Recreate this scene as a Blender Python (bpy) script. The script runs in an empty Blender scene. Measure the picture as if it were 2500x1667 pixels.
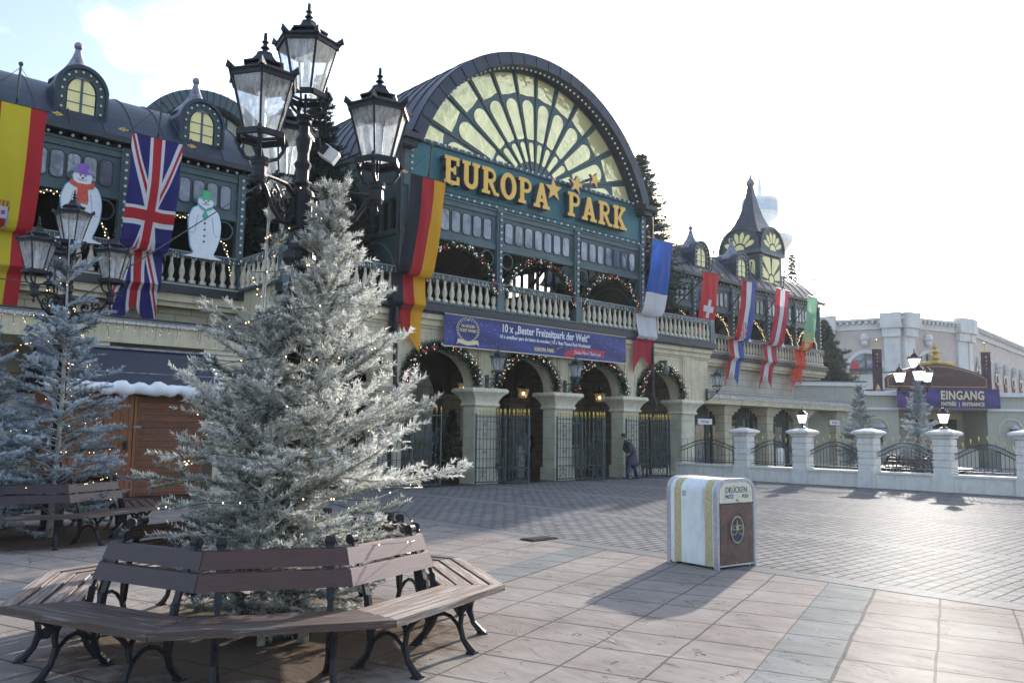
import bpy, math, random
import numpy as np
from mathutils import Vector, Matrix
PI = math.pi
R = math.radians
random.seed(7)
S = bpy.context.scene
COL = S.collection

# ------------------------------------------------------------------ mesh builder
class MB:
    def __init__(s):
        s.v = []; s.f = []; s.m = []; s.M = None
    def add(s, vs, fs, mi=0):
        n = len(s.v)
        if s.M is not None:
            vs = [tuple(s.M @ Vector(p)) for p in vs]
        s.v.extend([tuple(p) for p in vs])
        s.f.extend([tuple(i + n for i in q) for q in fs])
        s.m.extend([mi] * len(fs))
        return s
    def box(s, x0, y0, z0, x1, y1, z1, mi=0):
        v = [(x0,y0,z0),(x1,y0,z0),(x1,y1,z0),(x0,y1,z0),(x0,y0,z1),(x1,y0,z1),(x1,y1,z1),(x0,y1,z1)]
        return s.add(v, [(0,3,2,1),(4,5,6,7),(0,1,5,4),(1,2,6,5),(2,3,7,6),(3,0,4,7)], mi)
    def bbox(s, x0, y0, z0, x1, y1, z1, b=.01, mi=0):
        # box with chamfered vertical and top edges
        p = [(x0+b,y0),(x1-b,y0),(x1,y0+b),(x1,y1-b),(x1-b,y1),(x0+b,y1),(x0,y1-b),(x0,y0+b)]
        q = [(x0+b,y0+b),(x1-b,y0+b),(x1-b,y0+b),(x1-b,y1-b),(x1-b,y1-b),(x0+b,y1-b),(x0+b,y1-b),(x0+b,y0+b)]
        v = [(a,c,z0) for a,c in p] + [(a,c,z1-b) for a,c in p] + [(a,c,z1) for a,c in q]
        f = [tuple(range(7,-1,-1)), tuple(range(16,24))]
        for k in (0,8):
            for i in range(8):
                j = (i+1)%8; f.append((k+i,k+j,k+8+j,k+8+i))
        return s.add(v, f, mi)
    def bar(s, a, b, w, h=None, mi=0, up=(0,0,1)):
        a = Vector(a); b = Vector(b); h = w if h is None else h
        d = (b-a)
        if d.length < 1e-6: return s
        d.normalize(); u = Vector(up)
        if abs(d.dot(u)) > .98: u = Vector((1,0,0))
        r = d.cross(u).normalized(); u = r.cross(d).normalized()
        r *= w/2; u *= h/2
        v = [a-r-u,a+r-u,a+r+u,a-r+u,b-r-u,b+r-u,b+r+u,b-r+u]
        return s.add(v, [(0,1,2,3),(7,6,5,4),(0,4,5,1),(1,5,6,2),(2,6,7,3),(3,7,4,0)], mi)
    def prism(s, pts, ax, a, b, mi=0):
        # closed polygon pts (u,v) extruded from a to b; ax 'y': u=x v=z, 'x': u=y v=z, 'z': u=x v=y
        def P(u,v,t):
            return (u,t,v) if ax=='y' else ((t,u,v) if ax=='x' else (u,v,t))
        n = len(pts)
        v = [P(u,w,a) for u,w in pts] + [P(u,w,b) for u,w in pts]
        f = [tuple(range(n)), tuple(range(2*n-1,n-1,-1))]
        for i in range(n):
            j = (i+1)%n; f.append((i,i+n,j+n,j))
        return s.add(v, f, mi)
    def band(s, o, q, ax, a, b, mi=0, closed=False):
        # strip between two polylines o and q with the same count, extruded a to b
        def P(u,v,t):
            return (u,t,v) if ax=='y' else ((t,u,v) if ax=='x' else (u,v,t))
        n = len(o)
        v = [P(*p,a) for p in o]+[P(*p,a) for p in q]+[P(*p,b) for p in o]+[P(*p,b) for p in q]
        f = []
        for i in range(n if closed else n-1):
            j = (i+1)%n
            f += [(i,j,n+j,n+i),(2*n+i,3*n+i,3*n+j,2*n+j),(i,2*n+i,2*n+j,j),(n+i,n+j,3*n+j,3*n+i)]
        if not closed:
            f += [(0,n,3*n,2*n),(n-1,3*n-1,4*n-1,2*n-1)]
        return s.add(v, f, mi)
    def tube(s, pts, r, n=6, mi=0, cap=True, closed=False):
        P = [Vector(p) for p in pts]; m = len(P)
        rr = r if isinstance(r,(list,tuple)) else [r]*m
        v = []; prev = None
        for i,p in enumerate(P):
            if closed: d = P[(i+1)%m]-P[i-1]
            else: d = P[min(i+1,m-1)]-P[max(i-1,0)]
            if d.length < 1e-9: d = Vector((0,0,1))
            d.normalize()
            if prev is None:
                u = Vector((0,0,1)) if abs(d.z)<.9 else Vector((1,0,0))
                u = (u-d*u.dot(d)).normalized()
            else:
                u = prev-d*prev.dot(d)
                u = u.normalized() if u.length>1e-6 else Vector((1,0,0))
            prev = u; w = d.cross(u)
            for k in range(n):
                t = 2*PI*k/n
                v.append(p+(u*math.cos(t)+w*math.sin(t))*rr[i])
        f = []
        for i in range(m if closed else m-1):
            j = (i+1)%m
            for k in range(n):
                l = (k+1)%n; f.append((i*n+k,i*n+l,j*n+l,j*n+k))
        if cap and not closed:
            f += [tuple(range(n-1,-1,-1)), tuple((m-1)*n+k for k in range(n))]
        return s.add(v, f, mi)
    def lathe(s, prof, c=(0,0,0), n=16, mi=0, a0=0, sq=None):
        v = []; f = []; m = len(prof)
        for r,z in prof:
            for k in range(n):
                t = a0+2*PI*k/n
                v.append((c[0]+r*math.cos(t), c[1]+r*math.sin(t), c[2]+z))
        for i in range(m-1):
            for k in range(n):
                l = (k+1)%n; f.append((i*n+k,i*n+l,(i+1)*n+l,(i+1)*n+k))
        f.append(tuple(range(n-1,-1,-1))); f.append(tuple((m-1)*n+k for k in range(n)))
        return s.add(v, f, mi)
    def ball(s, c, r, n=8, mi=0, sz=1.0):
        m = max(4, n//2+1)
        prof = [(max(1e-4, r*math.sin(PI*i/m)), -r*sz*math.cos(PI*i/m)) for i in range(m+1)]
        return s.lathe(prof, c, n, mi)
    def mesh(s, name, mats, smooth=False):
        me = bpy.data.meshes.new(name)
        me.from_pydata(s.v, [], s.f)
        mats = mats if isinstance(mats,(list,tuple)) else [mats]
        for m in mats: me.materials.append(m)
        if len(mats)>1: me.polygons.foreach_set('material_index', s.m)
        if smooth: me.polygons.foreach_set('use_smooth', [True]*len(s.f))
        me.update()
        return me
    def build(s, name, mats, parent=None, smooth=False, world=True):
        return link(name, s.mesh(name, mats, smooth), parent, world)

def link(name, me, parent=None, world=True, loc=None, rot=None):
    o = bpy.data.objects.new(name, me); COL.objects.link(o)
    if parent is not None:
        o.parent = parent
        if world:
            # built in world coordinates: undo the parent's place
            t = Vector((0,0,0)); p = parent
            while p is not None: t += p.location; p = p.parent
            o.location = -t
    if loc is not None: o.location = loc
    if rot is not None: o.rotation_euler = rot
    return o
def tag(o, label, cat, group=None, kind=None):
    if label: o['label'] = label
    if cat: o['category'] = cat
    if group: o['group'] = group
    if kind: o['kind'] = kind
    return o
def thing(name, label, cat, loc=(0,0,0), rz=0, group=None):
    o = bpy.data.objects.new(name, None); COL.objects.link(o)
    o.location = loc; o.rotation_euler = (0,0,rz); o.empty_display_size = .2
    return tag(o, label, cat, group)
def struct(o): o['kind'] = 'structure'; return o
def kids(o): return [c for c in COL.objects if c.parent == o]
def dup(root, loc, rz=0, label=None, group=None, parent=None, sc=None):
    ch = {}
    for c in COL.objects:
        if c.parent is not None: ch.setdefault(c.parent.name, []).append(c)
    def rec(o, par):
        c = o.copy(); COL.objects.link(c)
        if par is not None: c.parent = par
        for k in ch.get(o.name, []): rec(k, c)
        return c
    r = rec(root, parent); r.location = loc; r.rotation_euler = (0,0,rz)
    if sc: r.scale = (sc,sc,sc)
    if label: r['label'] = label
    if group: r['group'] = group
    return r
def scatter(name, me, pts, parent, world=True, cap=100, mat=None, rots=None, cam=(0,0,1.65)):
    """the same small part many times: up to cap (nearest first) as parts, the rest as one stuff part"""
    t = Vector((0,0,0)); p = parent
    while p is not None and world: t += p.location; p = p.parent
    idx = sorted(range(len(pts)), key=lambda i: (Vector(pts[i])-Vector(cam)).length)
    for i in idx[:cap]:
        o = link(name, me, parent, False); o.location = Vector(pts[i])-t
        if rots: o.rotation_euler = rots[i]
    if idx[cap:]:
        vs = [v.co.copy() for v in me.vertices]; fs = [tuple(q.vertices) for q in me.polygons]
        mb = MB()
        for i in idx[cap:]:
            P = Vector(pts[i])-t
            M = Matrix.Rotation(rots[i][2],3,'Z') if rots else None
            mb.add([(M@v if M else v)+P for v in vs], fs)
        o = mb.build(name+'_row', list(me.materials), parent, smooth=me.polygons[0].use_smooth, world=False)
        o['kind'] = 'stuff'

# ------------------------------------------------------------------ materials
def nodes(name):
    m = bpy.data.materials.new(name); m.use_nodes = True
    nt = m.node_tree; nt.nodes.clear()
    out = nt.nodes.new('ShaderNodeOutputMaterial')
    return m, nt, out
def N(nt, t, **kw):
    n = nt.nodes.new(t)
    for k,v in kw.items():
        if k in n.inputs: n.inputs[k].default_value = v
        else: setattr(n, k, v)
    return n
def L(nt, a, b): nt.links.new(a, b)
def c4(c): return (c[0],c[1],c[2],1)
def mat(name, col, rough=.6, metal=0, var=.12, scale=6, bump=.0, bscale=40, spec=.5, col2=None, dirt=0, coat=0, bdist=.02):
    m, nt, out = nodes(name)
    b = N(nt,'ShaderNodeBsdfPrincipled'); L(nt,b.outputs[0],out.inputs[0])
    b.inputs['Metallic'].default_value = metal
    b.inputs['Specular IOR Level'].default_value = spec
    if coat: b.inputs['Coat Weight'].default_value = coat
    tc = N(nt,'ShaderNodeTexCoord')
    n1 = N(nt,'ShaderNodeTexNoise', Scale=scale, Detail=5.0, Roughness=.6); L(nt,tc.outputs['Object'],n1.inputs['Vector'])
    r = N(nt,'ShaderNodeValToRGB')
    a = col; d = col2 or tuple(x*(1-var*2.2) for x in col); e = tuple(min(1,x*(1+var)) for x in col)
    r.color_ramp.elements[0].position = .3; r.color_ramp.elements[0].color = c4(d)
    r.color_ramp.elements[1].position = .7; r.color_ramp.elements[1].color = c4(e)
    k = r.color_ramp.elements.new(.5); k.color = c4(a)
    L(nt,n1.outputs['Fac'],r.inputs[0])
    last = r.outputs[0]
    if dirt:
        mp = N(nt,'ShaderNodeMapping'); mp.inputs['Scale'].default_value = (3,3,.35)
        L(nt,tc.outputs['Object'],mp.inputs[0])
        n3 = N(nt,'ShaderNodeTexNoise', Scale=2.5, Detail=6.0, Roughness=.65); L(nt,mp.outputs[0],n3.inputs['Vector'])
        r3 = N(nt,'ShaderNodeValToRGB'); r3.color_ramp.elements[0].position=.52; r3.color_ramp.elements[1].position=.75
        L(nt,n3.outputs['Fac'],r3.inputs[0])
        ml = N(nt,'ShaderNodeMath', operation='MULTIPLY'); ml.inputs[1].default_value = dirt; L(nt,r3.outputs[0],ml.inputs[0])
        mx = N(nt,'ShaderNodeMix', data_type='RGBA'); L(nt,ml.outputs[0],mx.inputs[0]); L(nt,last,mx.inputs[6])
        mx.inputs[7].default_value = c4(tuple(x*.35 for x in col)); last = mx.outputs[2]
    L(nt,last,b.inputs['Base Color'])
    rr = N(nt,'ShaderNodeMapRange'); rr.inputs[3].default_value = max(.02,rough-.1); rr.inputs[4].default_value = min(1,rough+.1)
    L(nt,n1.outputs['Fac'],rr.inputs[0]); L(nt,rr.outputs[0],b.inputs['Roughness'])
    if bump:
        n2 = N(nt,'ShaderNodeTexNoise', Scale=bscale, Detail=4.0); L(nt,tc.outputs['Object'],n2.inputs['Vector'])
        bp = N(nt,'ShaderNodeBump', Strength=bump, Distance=bdist); L(nt,n2.outputs['Fac'],bp.inputs['Height']); L(nt,bp.outputs[0],b.inputs['Normal'])
    return m
def brickmat(name, col, mortar, bw, bh, rot=(R(90),0,0), ms=.012, rough=.8, var=.12, offset=.5, dirt=.25, off=(0,0,0)):
    """coursed stone: brick texture in the object's own space, turned to lie on the wall"""
    m, nt, out = nodes(name)
    b = N(nt,'ShaderNodeBsdfPrincipled'); L(nt,b.outputs[0],out.inputs[0])
    tc = N(nt,'ShaderNodeTexCoord')
    # wall coordinate: along = x+y, up = z (works for walls facing either axis)
    sx = N(nt,'ShaderNodeSeparateXYZ'); L(nt,tc.outputs['Object'],sx.inputs[0])
    ad = N(nt,'ShaderNodeMath',operation='ADD'); L(nt,sx.outputs[0],ad.inputs[0]); L(nt,sx.outputs[1],ad.inputs[1])
    cb = N(nt,'ShaderNodeCombineXYZ'); L(nt,ad.outputs[0],cb.inputs[0]); L(nt,sx.outputs[2],cb.inputs[1])
    br = N(nt,'ShaderNodeTexBrick', Scale=1.0); br.offset = offset
    br.inputs['Brick Width'].default_value = bw; br.inputs['Row Height'].default_value = bh
    br.inputs['Mortar Size'].default_value = ms; br.inputs['Mortar Smooth'].default_value = .1
    br.inputs['Color1'].default_value = c4(col); br.inputs['Color2'].default_value = c4(tuple(x*(1-var) for x in col))
    br.inputs['Mortar'].default_value = c4(mortar); L(nt,cb.outputs[0],br.inputs['Vector'])
    n1 = N(nt,'ShaderNodeTexNoise', Scale=1.6, Detail=6.0, Roughness=.65); L(nt,tc.outputs['Object'],n1.inputs['Vector'])
    r = N(nt,'ShaderNodeValToRGB'); r.color_ramp.elements[0].position=.42; r.color_ramp.elements[0].color=(1,1,1,1)
    r.color_ramp.elements[1].position=.75; r.color_ramp.elements[1].color=(1-dirt,1-dirt,1-dirt*1.1,1); L(nt,n1.outputs['Fac'],r.inputs[0])
    mx = N(nt,'ShaderNodeMix', data_type='RGBA', blend_type='MULTIPLY'); mx.inputs[0].default_value = 1
    L(nt,br.outputs['Color'],mx.inputs[6]); L(nt,r.outputs[0],mx.inputs[7]); L(nt,mx.outputs[2],b.inputs['Base Color'])
    b.inputs['Roughness'].default_value = rough
    bp = N(nt,'ShaderNodeBump', Strength=.5, Distance=.01); bp.invert = True
    L(nt,br.outputs['Fac'],bp.inputs['Height']); L(nt,bp.outputs[0],b.inputs['Normal'])
    return m
def emit(name, col, s):
    m, nt, out = nodes(name)
    b = N(nt,'ShaderNodeBsdfPrincipled'); L(nt,b.outputs[0],out.inputs[0])
    b.inputs['Base Color'].default_value = c4(col); b.inputs['Emission Color'].default_value = c4(col); b.inputs['Emission Strength'].default_value = s
    return m
def glassmat(name, tint=(.9,.95,1), haze=.25, gloss=.18, dirtcol=(.75,.78,.8), streak=True):
    """dirty thin pane: clear part, gloss and a scattering film with streaks"""
    m, nt, out = nodes(name)
    tr = N(nt,'ShaderNodeBsdfTransparent'); tr.inputs[0].default_value = c4(tint)
    gl = N(nt,'ShaderNodeBsdfGlossy', Roughness=.08); gl.inputs[0].default_value = (1,1,1,1)
    tl = N(nt,'ShaderNodeBsdfTranslucent'); tl.inputs[0].default_value = c4(dirtcol)
    df = N(nt,'ShaderNodeBsdfDiffuse'); df.inputs[0].default_value = c4(dirtcol)
    ms = N(nt,'ShaderNodeMixShader'); ms.inputs[0].default_value = .4; L(nt,tl.outputs[0],ms.inputs[1]); L(nt,df.outputs[0],ms.inputs[2])
    tc = N(nt,'ShaderNodeTexCoord'); mp = N(nt,'ShaderNodeMapping'); mp.inputs['Scale'].default_value = (30,30,3)
    L(nt,tc.outputs['Object'],mp.inputs[0])
    n1 = N(nt,'ShaderNodeTexNoise', Scale=1.0, Detail=6.0, Roughness=.7); L(nt,mp.outputs[0],n1.inputs['Vector'])
    mr = N(nt,'ShaderNodeMapRange'); mr.inputs[1].default_value=.35; mr.inputs[2].default_value=.7
    mr.inputs[3].default_value = haze*.4; mr.inputs[4].default_value = min(1,haze*1.7); L(nt,n1.outputs['Fac'],mr.inputs[0])
    m1 = N(nt,'ShaderNodeMixShader'); L(nt,mr.outputs[0],m1.inputs[0]); L(nt,tr.outputs[0],m1.inputs[1]); L(nt,ms.outputs[0],m1.inputs[2])
    m2 = N(nt,'ShaderNodeMixShader'); m2.inputs[0].default_value = gloss; L(nt,m1.outputs[0],m2.inputs[1]); L(nt,gl.outputs[0],m2.inputs[2])
    L(nt,m2.outputs[0],out.inputs[0])
    return m
def translucent(name, col, rough=.5, t=.5, attr=None, var=0, bump=0):
    m, nt, out = nodes(name)
    b = N(nt,'ShaderNodeBsdfPrincipled'); b.inputs['Roughness'].default_value = rough; b.inputs['Base Color'].default_value = c4(col)
    tl = N(nt,'ShaderNodeBsdfTranslucent'); tl.inputs[0].default_value = c4(col)
    mx = N(nt,'ShaderNodeMixShader'); mx.inputs[0].default_value = t
    if attr:
        a = N(nt,'ShaderNodeAttribute', attribute_name=attr); L(nt,a.outputs['Color'],b.inputs['Base Color']); L(nt,a.outputs['Color'],tl.inputs[0])
    if bump:
        tc = N(nt,'ShaderNodeTexCoord'); n2 = N(nt,'ShaderNodeTexNoise', Scale=7.0, Detail=3.0); L(nt,tc.outputs['Object'],n2.inputs['Vector'])
        bp = N(nt,'ShaderNodeBump', Strength=bump, Distance=.05); L(nt,n2.outputs['Fac'],bp.inputs['Height']); L(nt,bp.outputs[0],b.inputs['Normal'])
    L(nt,b.outputs[0],mx.inputs[1]); L(nt,tl.outputs[0],mx.inputs[2]); L(nt,mx.outputs[0],out.inputs[0])
    return m
def frostmat(name, green, frost, lo=.2, hi=.9):
    m, nt, out = nodes(name)
    b = N(nt,'ShaderNodeBsdfPrincipled'); b.inputs['Roughness'].default_value = .7
    a = N(nt,'ShaderNodeAttribute', attribute_name='frost')
    r = N(nt,'ShaderNodeValToRGB'); e = r.color_ramp.elements
    e[0].position = lo; e[0].color = c4(green); e[1].position = hi; e[1].color = c4(frost)
    k = e.new((lo+hi)/2); k.color = c4(tuple((g*.55+f*.45) for g,f in zip(green,frost)))
    L(nt,a.outputs['Fac'],r.inputs[0]); L(nt,r.outputs[0],b.inputs['Base Color'])
    tl = N(nt,'ShaderNodeBsdfTranslucent'); L(nt,r.outputs[0],tl.inputs[0])
    mx = N(nt,'ShaderNodeMixShader'); mx.inputs[0].default_value = .3
    L(nt,b.outputs[0],mx.inputs[1]); L(nt,tl.outputs[0],mx.inputs[2]); L(nt,mx.outputs[0],out.inputs[0])
    return m
def woodmat(name, col, dark, plank=0, axis=2, wear=None, wearamt=.5, rough=.55, grain=(2,2,2)):
    """painted / stained boards: grain stretched along the board, plank joints every `plank` metres on axis"""
    m, nt, out = nodes(name)
    b = N(nt,'ShaderNodeBsdfPrincipled'); L(nt,b.outputs[0],out.inputs[0]); b.inputs['Roughness'].default_value = rough
    tc = N(nt,'ShaderNodeTexCoord'); mp = N(nt,'ShaderNodeMapping'); mp.inputs['Scale'].default_value = grain
    L(nt,tc.outputs['Object'],mp.inputs[0])
    n1 = N(nt,'ShaderNodeTexNoise', Scale=4.0, Detail=8.0, Roughness=.7); L(nt,mp.outputs[0],n1.inputs['Vector'])
    r = N(nt,'ShaderNodeValToRGB'); r.color_ramp.elements[0].position=.35; r.color_ramp.elements[0].color=c4(dark)
    r.color_ramp.elements[1].position=.62; r.color_ramp.elements[1].color=c4(col); L(nt,n1.outputs['Fac'],r.inputs[0])
    last = r.outputs[0]
    if wear:
        n2 = N(nt,'ShaderNodeTexNoise', Scale=1.4, Detail=8.0, Roughness=.75); L(nt,mp.outputs[0],n2.inputs['Vector'])
        r2 = N(nt,'ShaderNodeValToRGB'); r2.color_ramp.elements[0].position=.62-wearamt*.25; r2.color_ramp.elements[1].position=.72-wearamt*.2
        L(nt,n2.outputs['Fac'],r2.inputs[0])
        mx = N(nt,'ShaderNodeMix', data_type='RGBA'); L(nt,r2.outputs[0],mx.inputs[0]); L(nt,last,mx.inputs[6]); mx.inputs[7].default_value = c4(wear); last = mx.outputs[2]
    if plank:
        sx = N(nt,'ShaderNodeSeparateXYZ'); L(nt,tc.outputs['Object'],sx.inputs[0])
        dv = N(nt,'ShaderNodeMath',operation='DIVIDE'); dv.inputs[1].default_value = plank; L(nt,sx.outputs[axis],dv.inputs[0])
        fr = N(nt,'ShaderNodeMath',operation='FRACT'); L(nt,dv.outputs[0],fr.inputs[0])
        lt = N(nt,'ShaderNodeMath',operation='LESS_THAN'); lt.inputs[1].default_value = .07; L(nt,fr.outputs[0],lt.inputs[0])
        fl = N(nt,'ShaderNodeMath',operation='FLOOR'); L(nt,dv.outputs[0],fl.inputs[0])
        wn = N(nt,'ShaderNodeTexWhiteNoise', noise_dimensions='1D'); L(nt,fl.outputs[0],wn.inputs['W'])
        hv = N(nt,'ShaderNodeHueSaturation'); L(nt,last,hv.inputs['Color'])
        mr = N(nt,'ShaderNodeMapRange'); mr.inputs[3].default_value=.75; mr.inputs[4].default_value=1.2; L(nt,wn.outputs['Value'],mr.inputs[0]); L(nt,mr.outputs[0],hv.inputs['Value'])
        mx = N(nt,'ShaderNodeMix', data_type='RGBA'); L(nt,lt.outputs[0],mx.inputs[0]); L(nt,hv.outputs[0],mx.inputs[6]); mx.inputs[7].default_value = c4(tuple(x*.15 for x in col)); last = mx.outputs[2]
        bp = N(nt,'ShaderNodeBump', Strength=.6, Distance=.01); bp.invert = True; L(nt,lt.outputs[0],bp.inputs['Height']); L(nt,bp.outputs[0],b.inputs['Normal'])
    L(nt,last,b.inputs['Base Color'])
    return m

MT = {}
MT['iron'] = mat('cast_iron_black', (.014,.016,.022), .5, .0, bump=.15, bscale=60, spec=.35)
MT['irongreen'] = mat('iron_dark_green', (.03,.055,.06), .45, .2, spec=.5)
MT['teal'] = mat('teal_panel_paint', (.03,.155,.185), .55, var=.08, scale=1.5, dirt=.25)
MT['frame'] = mat('grey_green_frame_paint', (.07,.115,.13), .5, var=.1, scale=2, dirt=.3)
MT['framed'] = mat('dark_green_frame_paint', (.028,.055,.056), .5, var=.1, scale=2, dirt=.3)
MT['roof'] = mat('zinc_roof_sheet', (.03,.04,.066), .42, .25, var=.22, scale=1.3, dirt=.2)
MT['zinc'] = mat('weathered_zinc', (.22,.22,.26), .5, .5, var=.4, scale=6, col2=(.09,.09,.11))
MT['roofdark'] = mat('dark_roof_trim', (.035,.04,.05), .5, .2)
MT['cream'] = mat('cream_plaster', (.62,.56,.4), .8, var=.08, scale=2.5, dirt=.45)
MT['creamlt'] = mat('pale_cream_stone', (.68,.63,.5), .8, var=.08, scale=4, dirt=.4)
MT['creambrick'] = brickmat('cream_coursed_stone', (.58,.52,.38), (.3,.27,.2), .9, .36, ms=.014)
MT['creamplank'] = brickmat('cream_banded_wall', (.6,.56,.45), (.32,.29,.22), 1.8, .31, ms=.014)
MT['white'] = mat('white_paint', (.68,.68,.68), .6, var=.05, dirt=.25)
MT['yellow'] = mat('yellow_panel', (.93,.83,.42), .12, .35, var=.04, scale=2, bump=1.0, bscale=.8, spec=.9, bdist=.22)
MT['yellow2'] = mat('yellow_dormer_pane', (.9,.78,.34), .35, var=.04, scale=2, bump=.2, bscale=4, spec=.7)
MT['gold'] = mat('golden_letter_face', (.85,.5,.09), .45, var=.04, scale=3)
MT['goldpaint'] = mat('gold_paint', (.62,.42,.1), .4, .4)
MT['purple'] = mat('violet_side', (.13,.09,.42), .5)
MT['letterside'] = mat('dark_letter_side', (.05,.07,.11), .6)
MT['bulb'] = mat('milky_bulb', (.78,.82,.84), .25, var=.02)
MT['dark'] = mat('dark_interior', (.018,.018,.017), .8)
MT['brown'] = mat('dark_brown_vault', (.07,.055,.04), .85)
MT['pane'] = mat('window_pane', (.2,.21,.25), .06, .3, var=.25, scale=1.2, spec=1, col2=(.05,.055,.07), bump=1.0, bscale=1.1, bdist=.09)
MT['glass'] = glassmat('dirty_lantern_glass', haze=.42, gloss=.12)
MT['milk'] = translucent('milk_glass', (.88,.88,.85), .3, .6)
MT['bark'] = mat('fir_bark', (.09,.07,.05), .9, bump=.6, bscale=30)
MT['barkfrost'] = mat('frosted_bark', (.4,.4,.36), .85, bump=.6, bscale=30, col2=(.13,.12,.09), scale=12)
MT['frostneedle'] = frostmat('frosted_needles', (.035,.065,.052), (.74,.74,.7), .15, .92)
MT['frostneedle2'] = frostmat('bluish_frosted_needles', (.03,.07,.07), (.66,.73,.82), .15, .92)
MT['needle'] = frostmat('dark_fir_needles', (.006,.018,.013), (.028,.055,.038), 0, 1)
MT['needle2'] = frostmat('grey_green_fir_needles', (.03,.06,.05), (.1,.15,.13), 0, 1)
MT['warm'] = emit('warm_fairy_bulb', (1,.68,.34), 3)
MT['cool'] = emit('cool_fairy_bulb', (1,.9,.78), .8)
MT['wire'] = mat('dark_green_wire', (.02,.03,.025), .6)
MT['wirewhite'] = mat('pale_wire', (.5,.52,.52), .6)
MT['snowman'] = mat('white_painted_board', (.8,.84,.88), .6, var=.03)
MT['redball'] = mat('red_bauble', (.45,.02,.03), .2, spec=.8)
MT['silverball'] = mat('silver_bauble', (.66,.65,.6), .22, .5, spec=.8)
MT['fencestone'] = mat('pale_fence_stone', (.72,.7,.67), .8, var=.06, scale=4, dirt=.4)
MT['garlandneedle'] = frostmat('garland_needles', (.006,.026,.014), (.03,.085,.04), 0, 1)
MT['garlandlight'] = emit('garland_bulb', (1,.85,.65), 1.2)
MT['litmilk'] = emit('lit_milk_glass', (.95,.94,.9), .9)
# ------------------------------------------------------------------ camera, world, sun
F_PX, ROLL, PITCH, ALPHA = 2030.0, .0128, math.atan(219.5/2030.0), R(47.239)
HEAD = Vector((math.cos(ALPHA), math.sin(ALPHA), 0)); RIGHT = Vector((math.sin(ALPHA), -math.cos(ALPHA), 0)); UP = Vector((0,0,1))
def W2(r, d, z=0):
    """place given by metres to the right of and ahead of the square's south-west corner (the viewpoint's axes)"""
    p = HEAD*d + RIGHT*r
    return (p.x, p.y, z)
cam = bpy.data.cameras.new('camera'); cam.sensor_width = 36; cam.lens = F_PX/2500*36; cam.clip_end = 3000; cam.clip_start = .05
co = bpy.data.objects.new('camera', cam); COL.objects.link(co); S.camera = co
fw = HEAD*math.cos(PITCH)+UP*math.sin(PITCH); up0 = -HEAD*math.sin(PITCH)+UP*math.cos(PITCH)
cr, sr = math.cos(ROLL), math.sin(ROLL)
rx = RIGHT*cr + up0*sr; ry = -RIGHT*sr + up0*cr
M4 = Matrix(((rx.x,ry.x,-fw.x,0),(rx.y,ry.y,-fw.y,0),(rx.z,ry.z,-fw.z,1.65),(0,0,0,1)))
co.matrix_world = M4
SUN_AZ, SUN_EL = R(21), R(19)
w = bpy.data.worlds.new('World'); S.world = w; w.use_nodes = True
nt = w.node_tree; nt.nodes.clear()
wo = nt.nodes.new('ShaderNodeOutputWorld'); bg = nt.nodes.new('ShaderNodeBackground')
sky = nt.nodes.new('ShaderNodeTexSky'); sky.sky_type = 'NISHITA'; sky.sun_disc = False
sky.sun_elevation = SUN_EL; sky.sun_rotation = PI/2 - SUN_AZ; sky.air_density = 1.2; sky.dust_density = 2.2; sky.ozone_density = 1.2
bg.inputs[1].default_value = SKY_STR = .12
tc = nt.nodes.new('ShaderNodeTexCoord')
# thin high cloud: noise on the sky direction, flattened towards the horizon
sx = nt.nodes.new('ShaderNodeSeparateXYZ'); L(nt,tc.outputs['Generated'],sx.inputs[0])
az = N(nt,'ShaderNodeMath',operation='ADD'); az.inputs[1].default_value = .28; L(nt,sx.outputs[2],az.inputs[0])
dx = N(nt,'ShaderNodeMath',operation='DIVIDE'); L(nt,sx.outputs[0],dx.inputs[0]); L(nt,az.outputs[0],dx.inputs[1])
dy = N(nt,'ShaderNodeMath',operation='DIVIDE'); L(nt,sx.outputs[1],dy.inputs[0]); L(nt,az.outputs[0],dy.inputs[1])
cb = N(nt,'ShaderNodeCombineXYZ'); L(nt,dx.outputs[0],cb.inputs[0]); L(nt,dy.outputs[0],cb.inputs[1])
nz = N(nt,'ShaderNodeTexNoise', Scale=2.6, Detail=9.0, Roughness=.58); nz.inputs['Distortion'].default_value=.25; L(nt,cb.outputs[0],nz.inputs['Vector'])
rp = N(nt,'ShaderNodeValToRGB'); rp.color_ramp.elements[0].position=.5; rp.color_ramp.elements[0].color=(.04,.04,.04,1); rp.color_ramp.elements[1].position=.66; L(nt,nz.outputs['Fac'],rp.inputs[0])
# cloud brightness follows the sky's own brightness so it glows towards the sun
mxc = N(nt,'ShaderNodeMix', data_type='RGBA'); L(nt,rp.outputs[0],mxc.inputs[0]); L(nt,sky.outputs[0],mxc.inputs[6])
bw = N(nt,'ShaderNodeRGBToBW'); L(nt,sky.outputs[0],bw.inputs[0])
m1 = N(nt,'ShaderNodeMath',operation='MULTIPLY'); m1.inputs[1].default_value = .55; L(nt,bw.outputs[0],m1.inputs[0])
m2 = N(nt,'ShaderNodeMath',operation='ADD'); m2.inputs[1].default_value = 6.5; L(nt,m1.outputs[0],m2.inputs[0])
cc = N(nt,'ShaderNodeCombineColor')
for i,k in enumerate((.86,1.03,1.38)):
    mk = N(nt,'ShaderNodeMath',operation='MULTIPLY'); mk.inputs[1].default_value = k; L(nt,m2.outputs[0],mk.inputs[0]); L(nt,mk.outputs[0],cc.inputs[i])
L(nt,cc.outputs[0],mxc.inputs[7])
L(nt,mxc.outputs[2],bg.inputs[0]); L(nt,bg.outputs[0],wo.inputs[0])
sl = bpy.data.lights.new('sun','SUN'); sl.energy = 4.2; sl.angle = R(.8); sl.color = (1,.94,.85)
so = bpy.data.objects.new('sun', sl); COL.objects.link(so)
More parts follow.
